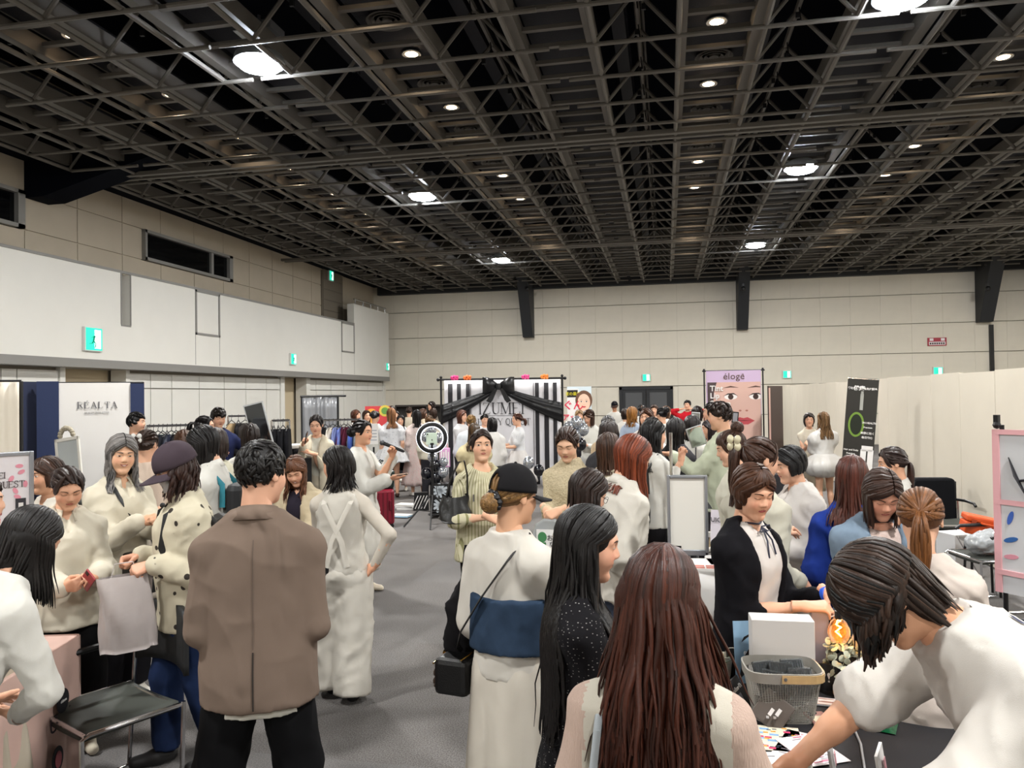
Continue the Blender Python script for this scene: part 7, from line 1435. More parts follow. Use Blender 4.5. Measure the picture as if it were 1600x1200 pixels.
for x0,x1,z0,z1,nm in ((-.11,.0,.27*h,.278*h,'back_lettering'),(-.12,.12,.215*h,.245*h,'back_print')):
    o=npmesh(nm,np.array([backpt(x,z) for z in np.linspace(z0,z1,5) for x in np.linspace(x0,x1,20)]),np.array([(i*20+j,i*20+j+1,(i+1)*20+j+1,(i+1)*20+j) for i in range(4) for j in range(19)]),nb,parent=P.top); w_=o.modifiers.new('wrap','SHRINKWRAP'); w_.target=P.top; w_.wrap_method='NEAREST_SURFACEPOINT'; w_.wrap_mode='OUTSIDE_SURFACE'; w_.offset=.004
# ================================================================ front right table and what lies on it
TZ=.74
def T_(px,py,z=TZ): return onz(px,py,z)
c0=T_(1255,1120); RT=YAW+R(-6); e=empty('trade_table',(c0.x,c0.y,0),RT,'black cloth covered table in the front right corner','table'); TE=e
tm=mat('table_cloth_black','#17161a',.8,bump=.3,bscale=300)
f=MB(); f.bb((-.42,-.62,TZ-.02),(1.35,.42,TZ)); f.bb((-.42,-.62,.05),(-.41,.42,TZ)).bb((1.34,-.62,.05),(1.35,.42,TZ)).bb((-.42,-.62,.05),(1.35,-.61,TZ)).bb((-.42,.41,.05),(1.35,.42,TZ)); f.obj('table_cloth',tm,e,bev=.006)
def on(name,px,py,label,cat,rz=0,grp=None,z=TZ): return empty(name,T_(px,py,z)+Vector((0,0,.001)),RT+R(rz),label,cat,grp)
# wire basket
b=on('mesh_basket',1222,1118,'grey mesh basket with a pale wooden handle on the black table','basket',0); mgm=mat('basket_grey','#8f8b83',.5); n=40
def rr(wx,wy,r=.06,n=40):
    o=[]
    for i in range(n):
        a=2*math.pi*i/n; c,s=math.cos(a),math.sin(a); p=4.5; q=(abs(c)**p+abs(s)**p)**(-1/p); o.append((wx*c*q,wy*s*q))
    return o
f=MB(); lo=rr(.10,.075); hi=rr(.125,.095); V=[(x,y,.003) for x,y in lo]+[(x,y,.165) for x,y in hi]; 
wires=MB(); N_=96
for i in range(N_):
    a=i/N_*40; k=int(a)%40; t=a-int(a); q=lambda L:(L[k][0]*(1-t)+L[(k+1)%40][0]*t,L[k][1]*(1-t)+L[(k+1)%40][1]*t)
    x0,y0=q(lo);x1,y1=q(hi); wires.tube([(x0,y0,.004),(x1,y1,.15)],.0011,4,caps=False)
for j in range(24):
    t=j/24; wires.tube([(a[0]*(1-t)+b_[0]*t,a[1]*(1-t)+b_[1]*t,.004+.146*t) for a,b_ in zip(lo+lo[:1],hi+hi[:1])],.0009,4,caps=False)
o=wires.obj('wire_mesh',mgm,b); o['kind']='stuff'
f=MB(); hi2=rr(.13,.1); V=[];F=[]
for z,k in ((.145,1.0),(.18,1.02),(.182,.985),(.147,.965)):
    V+= [(x*k,y*k,z) for x,y in hi2]
for j in range(4):
    for i in range(40): F.append((j*40+i,j*40+(i+1)%40,((j+1)%4)*40+(i+1)%40,((j+1)%4)*40+i))
MB().add(V,F).obj('rim_band',mgm,b,smooth=True); MB().prism([(x,y) for x,y in lo],.0,.006,rot=Matrix(((1,0,0),(0,0,1),(0,1,0)))).obj('basket_base',mgm,b)
wd=mat('pale_wood','#c0a070',.5,var=.12,vscale=30,stretch=(1,8,1)); h3=[(x*1.05,y*1.06) for x,y in hi2]; idx=[i for i in range(40) if h3[i][0]>-.03]; arc=sorted(idx,key=lambda i:math.atan2(h3[i][1],h3[i][0])); V=[];F=[]
for i in arc:
    x,y=h3[i]; V+=[(x,y,.15),(x,y,.178),(x*.975,y*.975,.178),(x*.975,y*.975,.15)]
for i in range(len(arc)-1):
    for j in range(4): F.append((i*4+j,i*4+(j+1)%4,(i+1)*4+(j+1)%4,(i+1)*4+j))
F+= [(0,1,2,3),tuple(range(len(V)-1,len(V)-5,-1))]; MB().add(V,F).obj('wood_handle',wd,b)
for s in (-1,1): MB().lathe([(.006,0),(.006,.004),(.002,.006)],10,(-.01,s*.107,.165),Matrix.Rotation(R(90*s),3,'X')).obj('handle_rivet',m_chrome,b)
film=mat('film_clear','#e6edf2',.05,trans=.95)
for i,(x,y,z,rz,tl,c) in enumerate(((-.05,.02,.08,20,60,'#4a4542'),(0,.0,.085,-15,70,'#575049'),(.05,.02,.09,10,55,'#3d3936'),(.02,-.04,.06,35,80,'#655c55'),(-.04,-.045,.07,-30,78,'#4c4743'),(.06,-.03,.075,5,65,'#6a625b'))):
    q=empty('sample_packet',(0,0,0),0,'dark striped sample packet in the mesh basket, %s'%['back left','back middle','back right','front middle','front left','front right'][i],'packet','sample packets in the basket'); q.matrix_world=b.matrix_basis@Matrix.Translation((x,y,z+.045))@Matrix.Rotation(R(rz),4,'Z')@Matrix.Rotation(R(tl),4,'X')
    MB().box((0,0,0),(.075,.11,.012)).obj('packet_body',mat('pk'+c.strip('#'),c,.35),q,bev=.004); f=MB()
    for k in range(6): f.box((-.025+.01*k,.03,.0068),(.004,.035,.0012))
    f.box((0,-.02,.0068),(.03,.02,.0012)); f.obj('packet_print',PWHITE,q); MB().box((0,0,.004),(.08,.116,.014)).obj('film_sleeve',film,q)
# white light box
b=on('display_box',1222,1082,'plain white upright box behind the mesh basket','box',-4); MB().bb((-.115,-.05,0),(.115,.05,.29)).obj('box_body',mat('box_white','#d4d0cc',.6),b,bev=.003); MB().bb((-.113,-.052,.002),(.113,-.05,.288)).obj('box_front',mat('box_front','#c9c4bf',.5),b)
b=on('photo_card',1163,1066,'light blue photo card standing beside the white box','card',8); MB().box((0,0,.12),(.075,.004,.24),Matrix.Rotation(R(-8),3,'X')).obj('card_sheet',mat('card_blue','#86a7c2',.5),b); f=MB(); f.prism([(-.03,.02),(.0,.05),(.02,.12),(.01,.14),(-.015,.1)],-.03,-.028).prism([(-.02,.17),(.02,.2),(.03,.21),(-.01,.19)],-.035,-.033); f.obj('printed_shape',INK,b); text('CLEAR',.03,PWHITE,b,(.012,-.026,.09),rot=(R(90),R(-90),0))
# plant, cups, tent card
b=on('potted_succulent',1119,1062,'tiny green succulent in a white pot','plant'); MB().lathe([(.02,0),(.028,.05),(.03,.06),(.025,.06),(.022,.05)],18).obj('pot',mat('pot_white','#d9d7d3',.4),b,smooth=True); lf=None
for i in range(13):
    a=R(i*137); k=.012+.012*(i%3); f=MB(); f.tube([(0,0,.05),(k*math.cos(a),k*math.sin(a),.075),((k+.012+.012*(i%3))*math.cos(a),(k+.012+.012*(i%3))*math.sin(a),.095+.012*((i+1)%3))],[.006,.006,.0006],6,flat=.5); f.obj('leaf',mat('succulent','#33502f',.5),b,smooth=True)
b=on('paper_cup',1131,1058,'cream paper cup beside the succulent','cup'); MB().lathe([(.026,0),(.036,.088),(.038,.09),(.035,.09),(.026,.004)],22).obj('cup_wall',mat('cup_cream','#dcd6c6',.6),b,smooth=True); MB().lathe([(.001,.06),(.033,.06),(.033,.062),(.001,.062)],18).obj('drink',mat('drink','#b9a98c',.3),b)
b=on('tumbler',1148,1056,'black cup behind the tent card','cup'); MB().lathe([(.026,0),(.034,.1),(.036,.1),(.033,.1),(.026,.004)],20).obj('cup_wall',m_blackm,b,smooth=True)
b=on('tent_card',1143,1108,'black folded tent card with follow us lettering','card',62); MB().box((0,-.032,.052),(.12,.003,.125),Matrix.Rotation(R(-30),3,'X')).box((0,.032,.052),(.12,.003,.125),Matrix.Rotation(R(30),3,'X')).obj('card_sheet',mat('card_black','#1c1c20',.6),b); text('Follow Us',.022,PWHITE,b,(0,-.0255,.074),rot=(R(60),0,0))
f=MB(); f.box((0,-.038,.046),(.03,.002,.036),Matrix.Rotation(R(-30),3,'X')); f.obj('printed_square',mat('tent_grey','#6a6a70',.5),b)
# drop-mark boards
def drops(par,s,y,zc):
    for q in (-1,1):
        P_=[(q*.5*s+a*s,zc+b_*s) for a,b_ in ((0,-.45),(.16,.0),(.34,.55),(.28,.85),(0,1.0),(-.28,.85),(-.34,.55),(-.16,0))]; poly(P_,y).obj('printed_drop',PWHITE,par); poly(ellipse(q*.5*s,zc-.85*s,.2*s,.2*s,14),y).obj('printed_dot',PWHITE,par)
b=on('logo_board',1291,1078,'black upright board with two white exclamation drops','board',-4); MB().box((0,0,.05),(.10,.012,.10)).obj('board_sheet',mat('card_black','#1c1c20',.6),b); drops(b,.018,-.007,.05)
b=on('logo_pouch',1208,1136,'dark pouch with two white drops leaning in front of the basket','packet',-10,z=TZ)
MB().box((-.0,.012,.05),(.11,.01,.11),Matrix.Rotation(R(-18),3,'X')@Matrix.Rotation(R(35),3,'Y')).obj('pouch_body',mat('pouch_dark','#5a524c',.5),b,bev=.003)
rot=b; g_=empty('pouch_mark',(0,.006,.05)); g_.parent=b; g_.rotation_euler=(R(-18),R(35),0)
bpy.data.objects.remove(g_); f=MB()
for q in (-1,1): f.box((q*.012+.006,-.012,.055),(.012,.003,.026),Matrix.Rotation(R(-18),3,'X')@Matrix.Rotation(R(35),3,'Y')); f.box((q*.012-.006,-.006,.034),(.009,.003,.008),Matrix.Rotation(R(-18),3,'X'))
f.obj('printed_drop',PWHITE,b)
# vase with eucalyptus
b=on('plant_vase',1333,1080,'black vase with trailing pale eucalyptus leaves','plant'); MB().lathe([(.05,0),(.058,.05),(.06,.12),(.058,.13),(.05,.128)],24).obj('vase',mat('vase_black','#17161a',.5),b,smooth=True); rs=np.random.RandomState(3); ml=mat('eucalyptus','#aeb3a0',.6); leafd=None
for s_ in range(9):
    a=R(40*s_+rs.uniform(-15,15)); pts=[]; r=.02; z=.125
    for k in range(9): pts.append((r*math.cos(a),r*math.sin(a),z)); r+=.013 if k<5 else .006; z+=(.022,.018,.01,.0,-.012,-.022,-.03,-.03,-.03)[k]; a+=rs.uniform(-.12,.12)
    MB().tube(pts,.0018,5).obj('stem',mat('euc_stem','#6f7060',.7),b)
    for k in range(1,9):
        for q in (-1,1):
            if leafd is None: leafd=MB().lathe([(.0005,0),(.010,.002),(.012,.004),(.009,.005),(.0005,.006)],9,sx=1.0,sy=1.3).obj('leaf',ml,b); o=leafd
            else: o=leafd.copy(); COL.objects.link(o); o.parent=b
            o.location=Vector(pts[k])+Vector((rs.uniform(-.012,.012),rs.uniform(-.012,.012),rs.uniform(-.006,.012))); o.rotation_euler=tuple(rs.uniform(-1.2,1.2,3))
# amber bulb lamp
b=on('table_lamp',1346,1088,'small table lamp with wooden base, black stem and amber glass bulb','lamp',-16); MB().prism(rr(.10,.05,n=32),.0,.026,rot=Matrix(((1,0,0),(0,0,1),(0,1,0)))).obj('wood_base',mat('lamp_wood','#b98a50',.45,var=.2,vscale=40,stretch=(1,10,1)),b,bev=.004); MB().tube([(.03,0,.026),(.03,0,.29),(.02,0,.315),(-.03,0,.32),(-.075,0,.31)],.005,10).lathe([(.02,.026),(.02,.03),(.006,.033)],16,(.03,0,0)).obj('stem',m_blackm,b,smooth=True)
MB().lathe([(.014,.0),(.014,.03)],12,(-.075,0,.285)).obj('socket',m_blackm,b); MB().lathe([(.010,.29),(.028,.275),(.041,.245),(.041,.225),(.03,.2),(.001,.19)],22,(-.075,0,0)).obj('glass_bulb',mat('amber_glass','#e8a040',.05,trans=.92,alpha=.75),b,smooth=True); f=MB()
f.tube([(-.075+.012*math.cos(a*1.9),.012*math.sin(a*1.9),.285-.01*a) for a in range(8)],.0022,5); f.obj('filament',mat('filament','#ffb050',emit=60.0),b); lamp('bulb_light',(-.075,0,.235),'POINT',2.2,(1,.55,.2),.02,parent=b)
# plate and orange cup
b=on('dark_plate',1383,1082,'round dark plate near the bending man elbow','plate'); MB().lathe([(.001,.0),(.06,0),(.085,.012),(.088,.014),(.06,.006),(.001,.005)],30).obj('plate_body',mat('plate_dark','#26272c',.35),b,smooth=True)
b=on('orange_cup',1396,1075,'small orange-brown cup on the dark plate','cup',z=TZ+.006); MB().lathe([(.02,0),(.03,.045),(.032,.047),(.029,.047),(.02,.004)],20).obj('cup_wall',mat('cup_orange','#b86a2c',.5),b,smooth=True)
# phone with sticker card
b=on('phone',1284,1130,'pink-cased phone lying face down on the black table','phone',10); MB().bb((-.037,-.075,0),(.037,.075,.011)).obj('phone_case',mat('case_pink','#a57a70',.3),b,bev=.006); MB().bb((-.03,-.055,.0112),(.028,.03,.0125)).obj('sticker_card',mat('sticker_cream','#cdbfa4',.5),b)
for x,y in ((-.02,.055),(.0,.055),(-.02,.04)): MB().lathe([(.008,.011),(.008,.014),(.005,.015)],12,(x,y,0)).obj('camera_lens',m_blackm,b)
# papers
def sheetp(px,py,w,l,rz,label,base,marks,name='flyer',grp='flyers on the black table',z=TZ):
    b=on(name,px,py,label,'flyer',rz,grp,z); MB().bb((-w/2,-l/2,0),(w/2,l/2,.0012)).obj('paper_sheet',mat('paper_'+base.strip('#'),base,.6),b); rs=random.Random(int(px))
    for k,(c,n_,sx,sy) in enumerate(marks):
        f=MB()
        for i in range(n_): x=rs.uniform(-w/2+sx,w/2-sx); y=rs.uniform(-l/2+sy,l/2-sy); f.bb((x-sx/2,y-sy/2,.0012),(x+sx/2,y+sy/2,.0018+.0003*k))
        f.obj('print_pattern',mat('mk_'+c.strip('#'),c,.6),b)
    return b
b=sheetp(1188,1152,.26,.19,-8,'colourful crowded leaflet lying on the black table','#ddd3bd',[('#7fa6cc',12,.03,.014),('#c9436a',12,.022,.012),('#d99a3c',14,.016,.008),('#3f4a5a',26,.014,.003),('#4c8a52',8,.018,.008)])
b=sheetp(1178,1192,.21,.14,4,'white card with a red circle near the front table edge','#dcdad8',[('#55535a',6,.03,.004)]); poly(ellipse(0,0,.042,.042),0).obj('red_circle',mat('red_disc','#c9473f',.6),b).matrix_local=Matrix.Translation((-.03,0,.002))@Matrix.Rotation(R(-90),4,'X')
sheetp(1255,1166,.15,.20,-28,'pink and white price flyer beside the leaflet','#dcd3d3',[('#c9647f',10,.04,.006),('#7d7a80',14,.03,.003)]); sheetp(1268,1172,.14,.2,20,'pink printed flyer overlapping the price flyer','#d9d0d2',[('#cf7a92',12,.03,.006),('#8a868c',12,.03,.003)],z=TZ+.003); sheetp(1292,1098,.15,.085,-14,'narrow white form sheet beside the lamp base','#d9d0cc',[('#b58a80',10,.05,.003)])
# small sign cards standing at the very front
for px,py,rz,lb,cc in ((1262,1212,70,'small white booklet standing at the front edge of the table','#b9b8a8'),(1300,1212,72,'grey upright card with a pink square at the front edge','#a9a6a4'),(1377,1222,64,'white upright card nearest the bending man hand','#d6d4d2')):
    b=on('sign_card',px,py,lb,'card',rz,'upright cards at the front table edge'); MB().box((0,0,.045),(.11,.008,.10),Matrix.Rotation(R(-8),3,'X')).obj('card_sheet',mat('sc_'+cc.strip('#'),cc,.5),b); MB().box((.01,-.01,.05),(.03,.002,.035),Matrix.Rotation(R(-8),3,'X')).obj('printed_square',mat('sc_pink','#c08a92',.5),b)
# cable and green bag
pts=[T_(1268,1103),T_(1305,1107),T_(1330,1130),T_(1345,1165),T_(1352,1210)]; o=MB().tube([p+Vector((0,0,.006)) for p in pts],.004,6).obj('charging_cable',mat('cable_grey','#8a8a8c',.5),None,smooth=True); tag(o,'grey charging cable running across the black table','cable')
b=on('green_pouch',1352,1130,'glossy dark green plastic pouch under the bending man arm','bag',-25); V=[];F=[];n=18
for j in range(n+1):
    for i in range(n+1):
        x=-.10+.2*i/n; y=-.06+.12*j/n; ed=min(1,4*min(i,n-i)/n)*min(1,4*min(j,n-j)/n); V.append((x,y,.004+.022*ed*(1+.35*math.sin(31*x+17*y)+.3*math.sin(47*y-23*x))))
for j in range(n):
    for i in range(n): a=j*(n+1)+i; F.append((a,a+1,a+n+2,a+n+1))
npmesh('pouch_body',np.array(V),np.array(F),mat('pouch_green','#0f4a2c',.15,spec=.7),parent=b)
b=on('pink_display',1281,1052,'clear sleeve with pink samples behind the lamp','display',-6); MB().box((0,0,.13),(.07,.05,.26)).obj('sleeve',mat('sleeve_clear','#cdb9bd',.15,trans=.5),b,bev=.004); MB().box((-.01,.0,.06),(.03,.03,.12)).box((.02,.0,.1),(.012,.03,.18)).obj('sample_stick',mat('sample_pink','#c98f98',.4),b)
# card read by the cardigan woman
P=Q['cardigan']; a=hand_at(P,'R',(0,.05,-.015)); c=hand_at(P,'L',(0,.04,-.02)); m=(a+c)/2; e=empty('leaflet',m,P.rz+R(10),'small printed leaflet held by the black cardigan woman','flyer'); e.rotation_euler=(R(28),0,P.rz); MB().box((0,.03,0),(.15,.10,.003)).obj('paper_sheet',PWHITE,e); f=MB()
for k in range(7): f.box((-.05+.016*k,.045,.002),(.011,.03,.001))
for k in range(4): f.box((0,.02-.011*k,.002),(.11,.003,.001))
f.obj('print_pattern',mat('mk_green','#4a6a52',.6),e)
P=Q['shortblack']; a=hand_at(P,'R',(0,.06,-.01)); e=empty('flyer_stack',a,P.rz,'fan of pale printed flyers held by the short-haired person','flyer'); e.rotation_euler=(R(35),R(8),P.rz+R(15))
for k in range(3): MB().box((-.03*k,.02,.004*k),(.2,.14,.002),Matrix.Rotation(R(9*k),3,'Z')).obj('paper_sheet',PWHITE,e)
f=MB(); rs=random.Random(5)
for k in range(12): f.box((rs.uniform(-.11,.04),rs.uniform(-.03,.07),.0105),(.03,.012,.001))
f.obj('print_pattern',mat('mk_lilac','#b79ac2',.6),e)
# ================================================================ white cloth tables on the right
def clothtable(px,py,w,l,rz,label,z=.74,col='#d6d4d2'):
    p=onz(px,py,z); e=empty('cloth_table',(p.x,p.y,0),YAW+R(rz),label,'table'); MB().bb((-w/2+.02,-l/2+.02,z-.03),(w/2-.02,l/2-.02,z-.008)).obj('tabletop',PWHITE,e); V=[];F=[]; n=140; per=[]
    for i in range(n):
        a=2*math.pi*i/n; c,s=math.cos(a),math.sin(a); q=(abs(c)**14+abs(s)**14)**(-1/14); per.append((w/2*c*q,l/2*s*q))
    k=10
    for j in range(k+1):
        t=j/k
        for i,(x,y) in enumerate(per): wv=.022*t*math.sin(i*.9+1.3*math.sin(i*.23)); V.append((x*(1+.03*t+wv*.8),y*(1+.03*t+wv),z-(z-.04)*t))
    for j in range(k):
        for i in range(n): F.append((j*n+i,(j+1)*n+i,(j+1)*n+(i+1)%n,j*n+(i+1)%n))
    npmesh('table_cloth',np.array(V),[np.array(F),np.array([tuple(range(n))])],mat('tc'+col.strip('#'),col,.75,bump=.25,bscale=10),parent=e); return e
t1=clothtable(1118,888,.75,.62,-6,'white cloth table between the whiteboard and the floral skirt')
def onw(name,px,py,label,cat,rz=0,z=.742): return empty(name,onz(px,py,z),YAW+R(rz),label,cat)
b=onw('photo_sheet',1102,886,'sheet with salmon lip pictures on the white cloth table','flyer',-10); MB().bb((-.11,-.075,0),(.11,.075,.0015)).obj('paper_sheet',PWHITE,b); f=MB()
for i in range(2):
    for k in range(2): f.bb((-.08+.085*i,-.05+.055*k,.0015),(0-.005+.085*i,-.005+.055*k,.0022))
f.obj('printed_photo',mat('lip_salmon','#c26a5c',.6),b)
b=onw('cosmetic_box',1117,838,'long white cosmetic box lying on the white cloth table','box',35); MB().box((0,0,.022),(.16,.045,.04)).obj('box_body',PWHITE,b,bev=.003)
b=onw('standing_card',1120,850,'tall pale card with black letters beside the floral skirt','card',-30); MB().box((0,0,.13),(.09,.004,.26),Matrix.Rotation(R(-6),3,'X')).obj('card_sheet',mat('card_lilac','#d5cfd9',.6),b); text('UIC',.05,INK,b,(.0,-.012,.17))
# whiteboard
b=Stand(1071,3.75,'sign_stand','blank white sign board in an aluminium frame on a pole','sign',turn=4); E=b.e; x0,x1=b.x(1044),b.x(1098); z0,z1=b.z(858),b.z(747); MB().bb((x0,0,z0),(x1,.012,z1)).obj('board',mat('board_white','#dad7cf',.35),E); f=MB(); t=.014; al=mat('alu_frame','#a8acb4',.3,metal=.8)
f.bb((x0-t,-.008,z0-t),(x0,.02,z1+t)).bb((x1,-.008,z0-t),(x1+t,.02,z1+t)).bb((x0,-.008,z1),(x1,.02,z1+t)).bb((x0,-.008,z0-t*2),(x1,.02,z0)); f.obj('frame',al,E,bev=.003); MB().bb((x0+.01,-.004,z0+.008),(x0+.05,-.001,z0+.018)).obj('maker_plate',m_blackm,E); MB().tube([(.0,.05,.02),(0,.05,z0+.1)],.014).tube([(-.05,.03,.74),(-.05,.03,z0)],.008).lathe([(.2,0),(.2,.015),(.03,.03)],24,(0,.05,0)).tube([(0,.05,z0-.11),(0,.05,z0-.06)],.02).obj('pole',al,E,smooth=True)
# small far tables with testers, steel pole, mirrors
t2=clothtable(1090,762,.9,.5,4,'table of testers behind the whiteboard',.74,'#b9a27f')
for i,(px,py,c,hh,lb) in enumerate((((1066,757,'#d8cfc0',.09,'small cream cup on the tester table, left'),(1076,756,'#c9a98a',.10,'small tan cup on the tester table, middle'),(1092,758,'#d99a2e',.07,'orange box on the tester table'),(1084,760,'#7a2c3a',.12,'dark red bottle on the tester table'),(1104,763,'#d6c21e',.05,'yellow and black tester box on the tester table')))):
    b=onw('tester',px,py,lb,'tester'); MB().lathe([(.03,0),(.035,hh*.8),(.025,hh*.85),(.025,hh)],14).obj('tester_body',mat('te'+c.strip('#'),c,.5),b,smooth=True); MB().lathe([(.026,hh),(.026,hh+.012),(.01,hh+.014)],12).obj('tester_lid',m_blackm,b)
p=pix(1049,745,6.0); e=empty('steel_pole',(p.x,p.y,0),0,'thin steel stanchion pole next to the dark grey cardigan','pole'); MB().tube([(0,0,.02),(0,0,pix(1049,676,6.0).z)],.013,10).lathe([(.17,0),(.17,.02),(.03,.035)],20).obj('pole',m_chrome,e,smooth=True)
b=Stand(1078,10.4,'price_poster','pink and white price poster in front of the white-backed woman','poster'); E=b.e; MB().bb((b.x(1069),0,b.z(690)),(b.x(1089),.01,b.z(655))).obj('poster_sheet',mat('poster_blush','#d9bfc6',.6),E); f=MB()
for k in range(7): f.bb((b.x(1071),-.004,b.z(686-k*4.5)),(b.x(1087-(k%3)*3),0,b.z(684.5-k*4.5)))
f.obj('printed_lines',mat('print_rose','#b8657f',.6),E); MB().tube([(0,.03,.0),(0,.03,1.5)],.012).lathe([(.16,0),(.16,.02),(.02,.03)],16,(0,.03,0)).obj('poster_stand',m_chrome,E)
for px,py,w,hh,lb,tt in ((1086,664,.10,.30,'tall narrow mirror beside the price poster',5),(1088,682,.16,.2,'tilted table mirror in front of the mint shirt man',-18)):
    p=pix(px,py,9.0 if hh>.25 else 7.6); e=empty('table_mirror',p,YAW,lb,'mirror'); MB().box((0,0,0),(w,.015,hh),Matrix.Rotation(R(tt),3,'Y')).obj('mirror_frame',mat('mirror_edge','#b5b7b8',.4),e,bev=.004); MB().box((0,-.009,0),(w*.88,.003,hh*.92),Matrix.Rotation(R(tt),3,'Y')).obj('mirror_glass',mat('mirror','#b9bec2',.03,metal=1.0),e); MB().tube([(0,.02,-hh/2),(0,.02,-p.z+.02)],.01).lathe([(.12,-p.z+.001),(.12,-p.z+.015),(.02,-p.z+.03)],14,(0,.02,0)).obj('mirror_stand',m_chrome,e)
b=Stand(1083,8.6,'display_case','glass display case with turquoise lining behind the tester table','cabinet'); E=b.e; x0,x1=b.x(1070),b.x(1102); MB().bb((x0,0,.02),(x1,.4,.62)).obj('case_body',mat('case_dark','#2b2c30',.6),E); MB().bb((x0,0,.62),(x1,.4,b.z(700))).obj('case_glass',mat('case_glass','#c6dcdc',.05,trans=.85),E); MB().bb((x0+.01,-.004,.3),(x0+.1,0,b.z(704))).obj('turquoise_cloth',mat('turq','#58b3b5',.6),E)
t3=clothtable(1262,880,1.3,.55,-4,'long white cloth table behind the black cardigan woman')
b=onw('poster_print',1250,868,'white poster strip with a grey phone picture hanging at the long table','poster',-6); f=MB(); b.location=(b.location.x,b.location.y-.26,.50); MB().box((0,-.02,0),(.4,.004,.3)).obj('paper_sheet',PWHITE,b); MB().box((-.1,-.024,.03),(.07,.003,.1)).obj('printed_phone',mat('pp_grey2','#8a8a8e',.5),b); MB().box((-.06,-.024,-.05),(.1,.003,.022)).box((.1,-.024,.05),(.06,.003,.02)).obj('yellow_tag',mat('tag_yellow2','#c9b01f',.5),b)
b=onw('brown_pouch',1262,880,'olive-brown leather pouch on the long white table','bag',10); MB().prism([(-.09,0),(.09,0),(.075,.15),(-.07,.16)],-.03,.03).obj('bag_body',mat('pouch_olive','#4b3d24',.5),b,bev=.012); MB().tube([(-.05,0,.15),(0,0,.2),(.05,0,.15)],.006,6).obj('handle',mat('pouch_tan','#a5743c',.5),b)
# ================================================================ right edge: pocket banner, chair, tool box
b=Stand(1585,3.35,'pocket_banner','white banner with pink borders showing nail shapes at the right edge','banner',turn=-30); E=b.e; xl=b.x(1552); z1=b.z(672); z0=b.z(930); W_=.5; m_pk=mat('border_pink','#dba6aa',.6)
MB().bb((xl,0,z0),(xl+W_,.006,z1)).obj('banner_sheet',mat('banner_white','#c5c6c8',.6),E); f=MB(); zz=[z1,z1-(z1-z0)*.43,z1-(z1-z0)*.86]
f.bb((xl-.01,-.006,z0),(xl+.02,.01,z1)); f.bb((xl+W_-.02,-.006,z0),(xl+W_,.01,z1))
for z in zz: f.box((xl+W_/2,-.002,z-.01),(W_,.01,.022))
f.obj('pink_border',m_pk,E); MB().ball((xl+.01,0,z1+.02),.018,8).box((xl+.01,.0,z1+.04),(.02,.02,.05)).obj('clip',m_blackm,E); MB().tube([(xl+.02,.02,0),(xl+.02,.02,z1+.02)],.01).tube([(xl+W_-.02,.02,0),(xl+W_-.02,.02,z1+.02)],.01).box((xl+W_/2,.02,.012),(W_,.3,.02)).obj('banner_stand',m_blackm,E)
f=MB(); f.tube([(xl+.06,-.006,z1-.12),(xl+.09,-.008,z1-.2),(xl+.14,-.006,z1-.3)],[.004,.016,.004],8,flat=.3); f.tube([(xl+.1,-.006,z1-.22),(xl+.2,-.006,z1-.2)],.006,6); f.obj('printed_tool',INK,E); cols=['#3f5fae','#9a86b3','#a9b869','#c9487a','#2f5d9a','#8a6fae','#7b5aa6','#c8cf58','#cf8d9a','#4a8a6a','#8d8f99','#b79fc9']; rs=random.Random(2)
for i in range(12):
    x=xl+.06+.1*(i%4); z=zz[1]-.09-.085*(i//4)+rs.uniform(-.015,.015); poly(ellipse(x,z,.032,.011,12,rot=rs.uniform(-80,80)),-.001).obj('printed_nail',mat('nail%d'%i,cols[i],.4),E)
def chair(px,py,zs,rz,label,arms=(-1,1)):
    p=onz(px,py,zs); e=empty('stacking_chair',(p.x,p.y,0),rz,label,'chair'); sm=mat('chair_seat','#3d403b',.7,bump=.3,bscale=300)
    V=[];F=[];n=10
    for j in range(n+1):
        for i in range(n+1):
            x=-.23+.46*i/n; y=-.22+.44*j/n; V.append((x,y,zs-.018*math.cos(x*4.2)*1.0+.012-.02*max(0,(y-.12))*2))
    for j in range(n):
        for i in range(n): a=j*(n+1)+i; F.append((a,a+1,a+n+2,a+n+1))
    o=npmesh('seat',np.array(V),np.array(F),sm,parent=e); k=o.modifiers.new('s','SOLIDIFY'); k.thickness=.035; k.offset=-1
    for s in (-1,1):
        fr=MB(); fr.tube(([(s*.25,-.26,.66),(s*.25,-.25,.5)] if s in arms else [(s*.25,-.235,zs)])+[(s*.25,-.22,.02),(s*.25,-.15,.012),(s*.25,.18,.012),(s*.25,.23,.04),(s*.25,.235,zs-.02),(s*.245,.2,zs-.008),(s*.245,-.23,zs-.012)],.011,8); fr.obj('leg_frame',m_chrome,e,smooth=True)
        if s in arms: MB().tube([(s*.25,-.27,.655),(s*.252,-.1,.665),(s*.25,.1,.66),(s*.248,.14,.635)],.016,8).obj('armrest',m_blackm,e,smooth=True)
        MB().box((s*.25,.13,.006),(.03,.09,.012)).obj('floor_glide',m_blackm,e)
    [MB().tube([(-.245,yy,zs-.012),(.245,yy,zs-.012)],.011,8).obj('cross_rail',m_chrome,e,smooth=True) for yy in (.215,-.2)]; V=[];F=[]
    for j in range(7):
        for i in range(11): x=-.24+.48*i/10; V.append((x,-.27-.05*(1-(x/.24)**2)+0*j,.58+.05*j-.02*(x/.24)**2))
    for j in range(6):
        for i in range(10): a=j*11+i; F.append((a,a+1,a+12,a+11))
    o=npmesh('backrest',np.array(V),np.array(F),mat('chair_back','#1a1b1c',.6),parent=e); k=o.modifiers.new('s','SOLIDIFY'); k.thickness=.025
    return e
_a=onz(80,1105,.45); _b=onz(200,1068,.45); _f=_a-_b
chair(170,1102,.45,math.atan2(-_f.x,_f.y),'empty chair with chrome frame and dark grey seat beside the pink table',(1,))
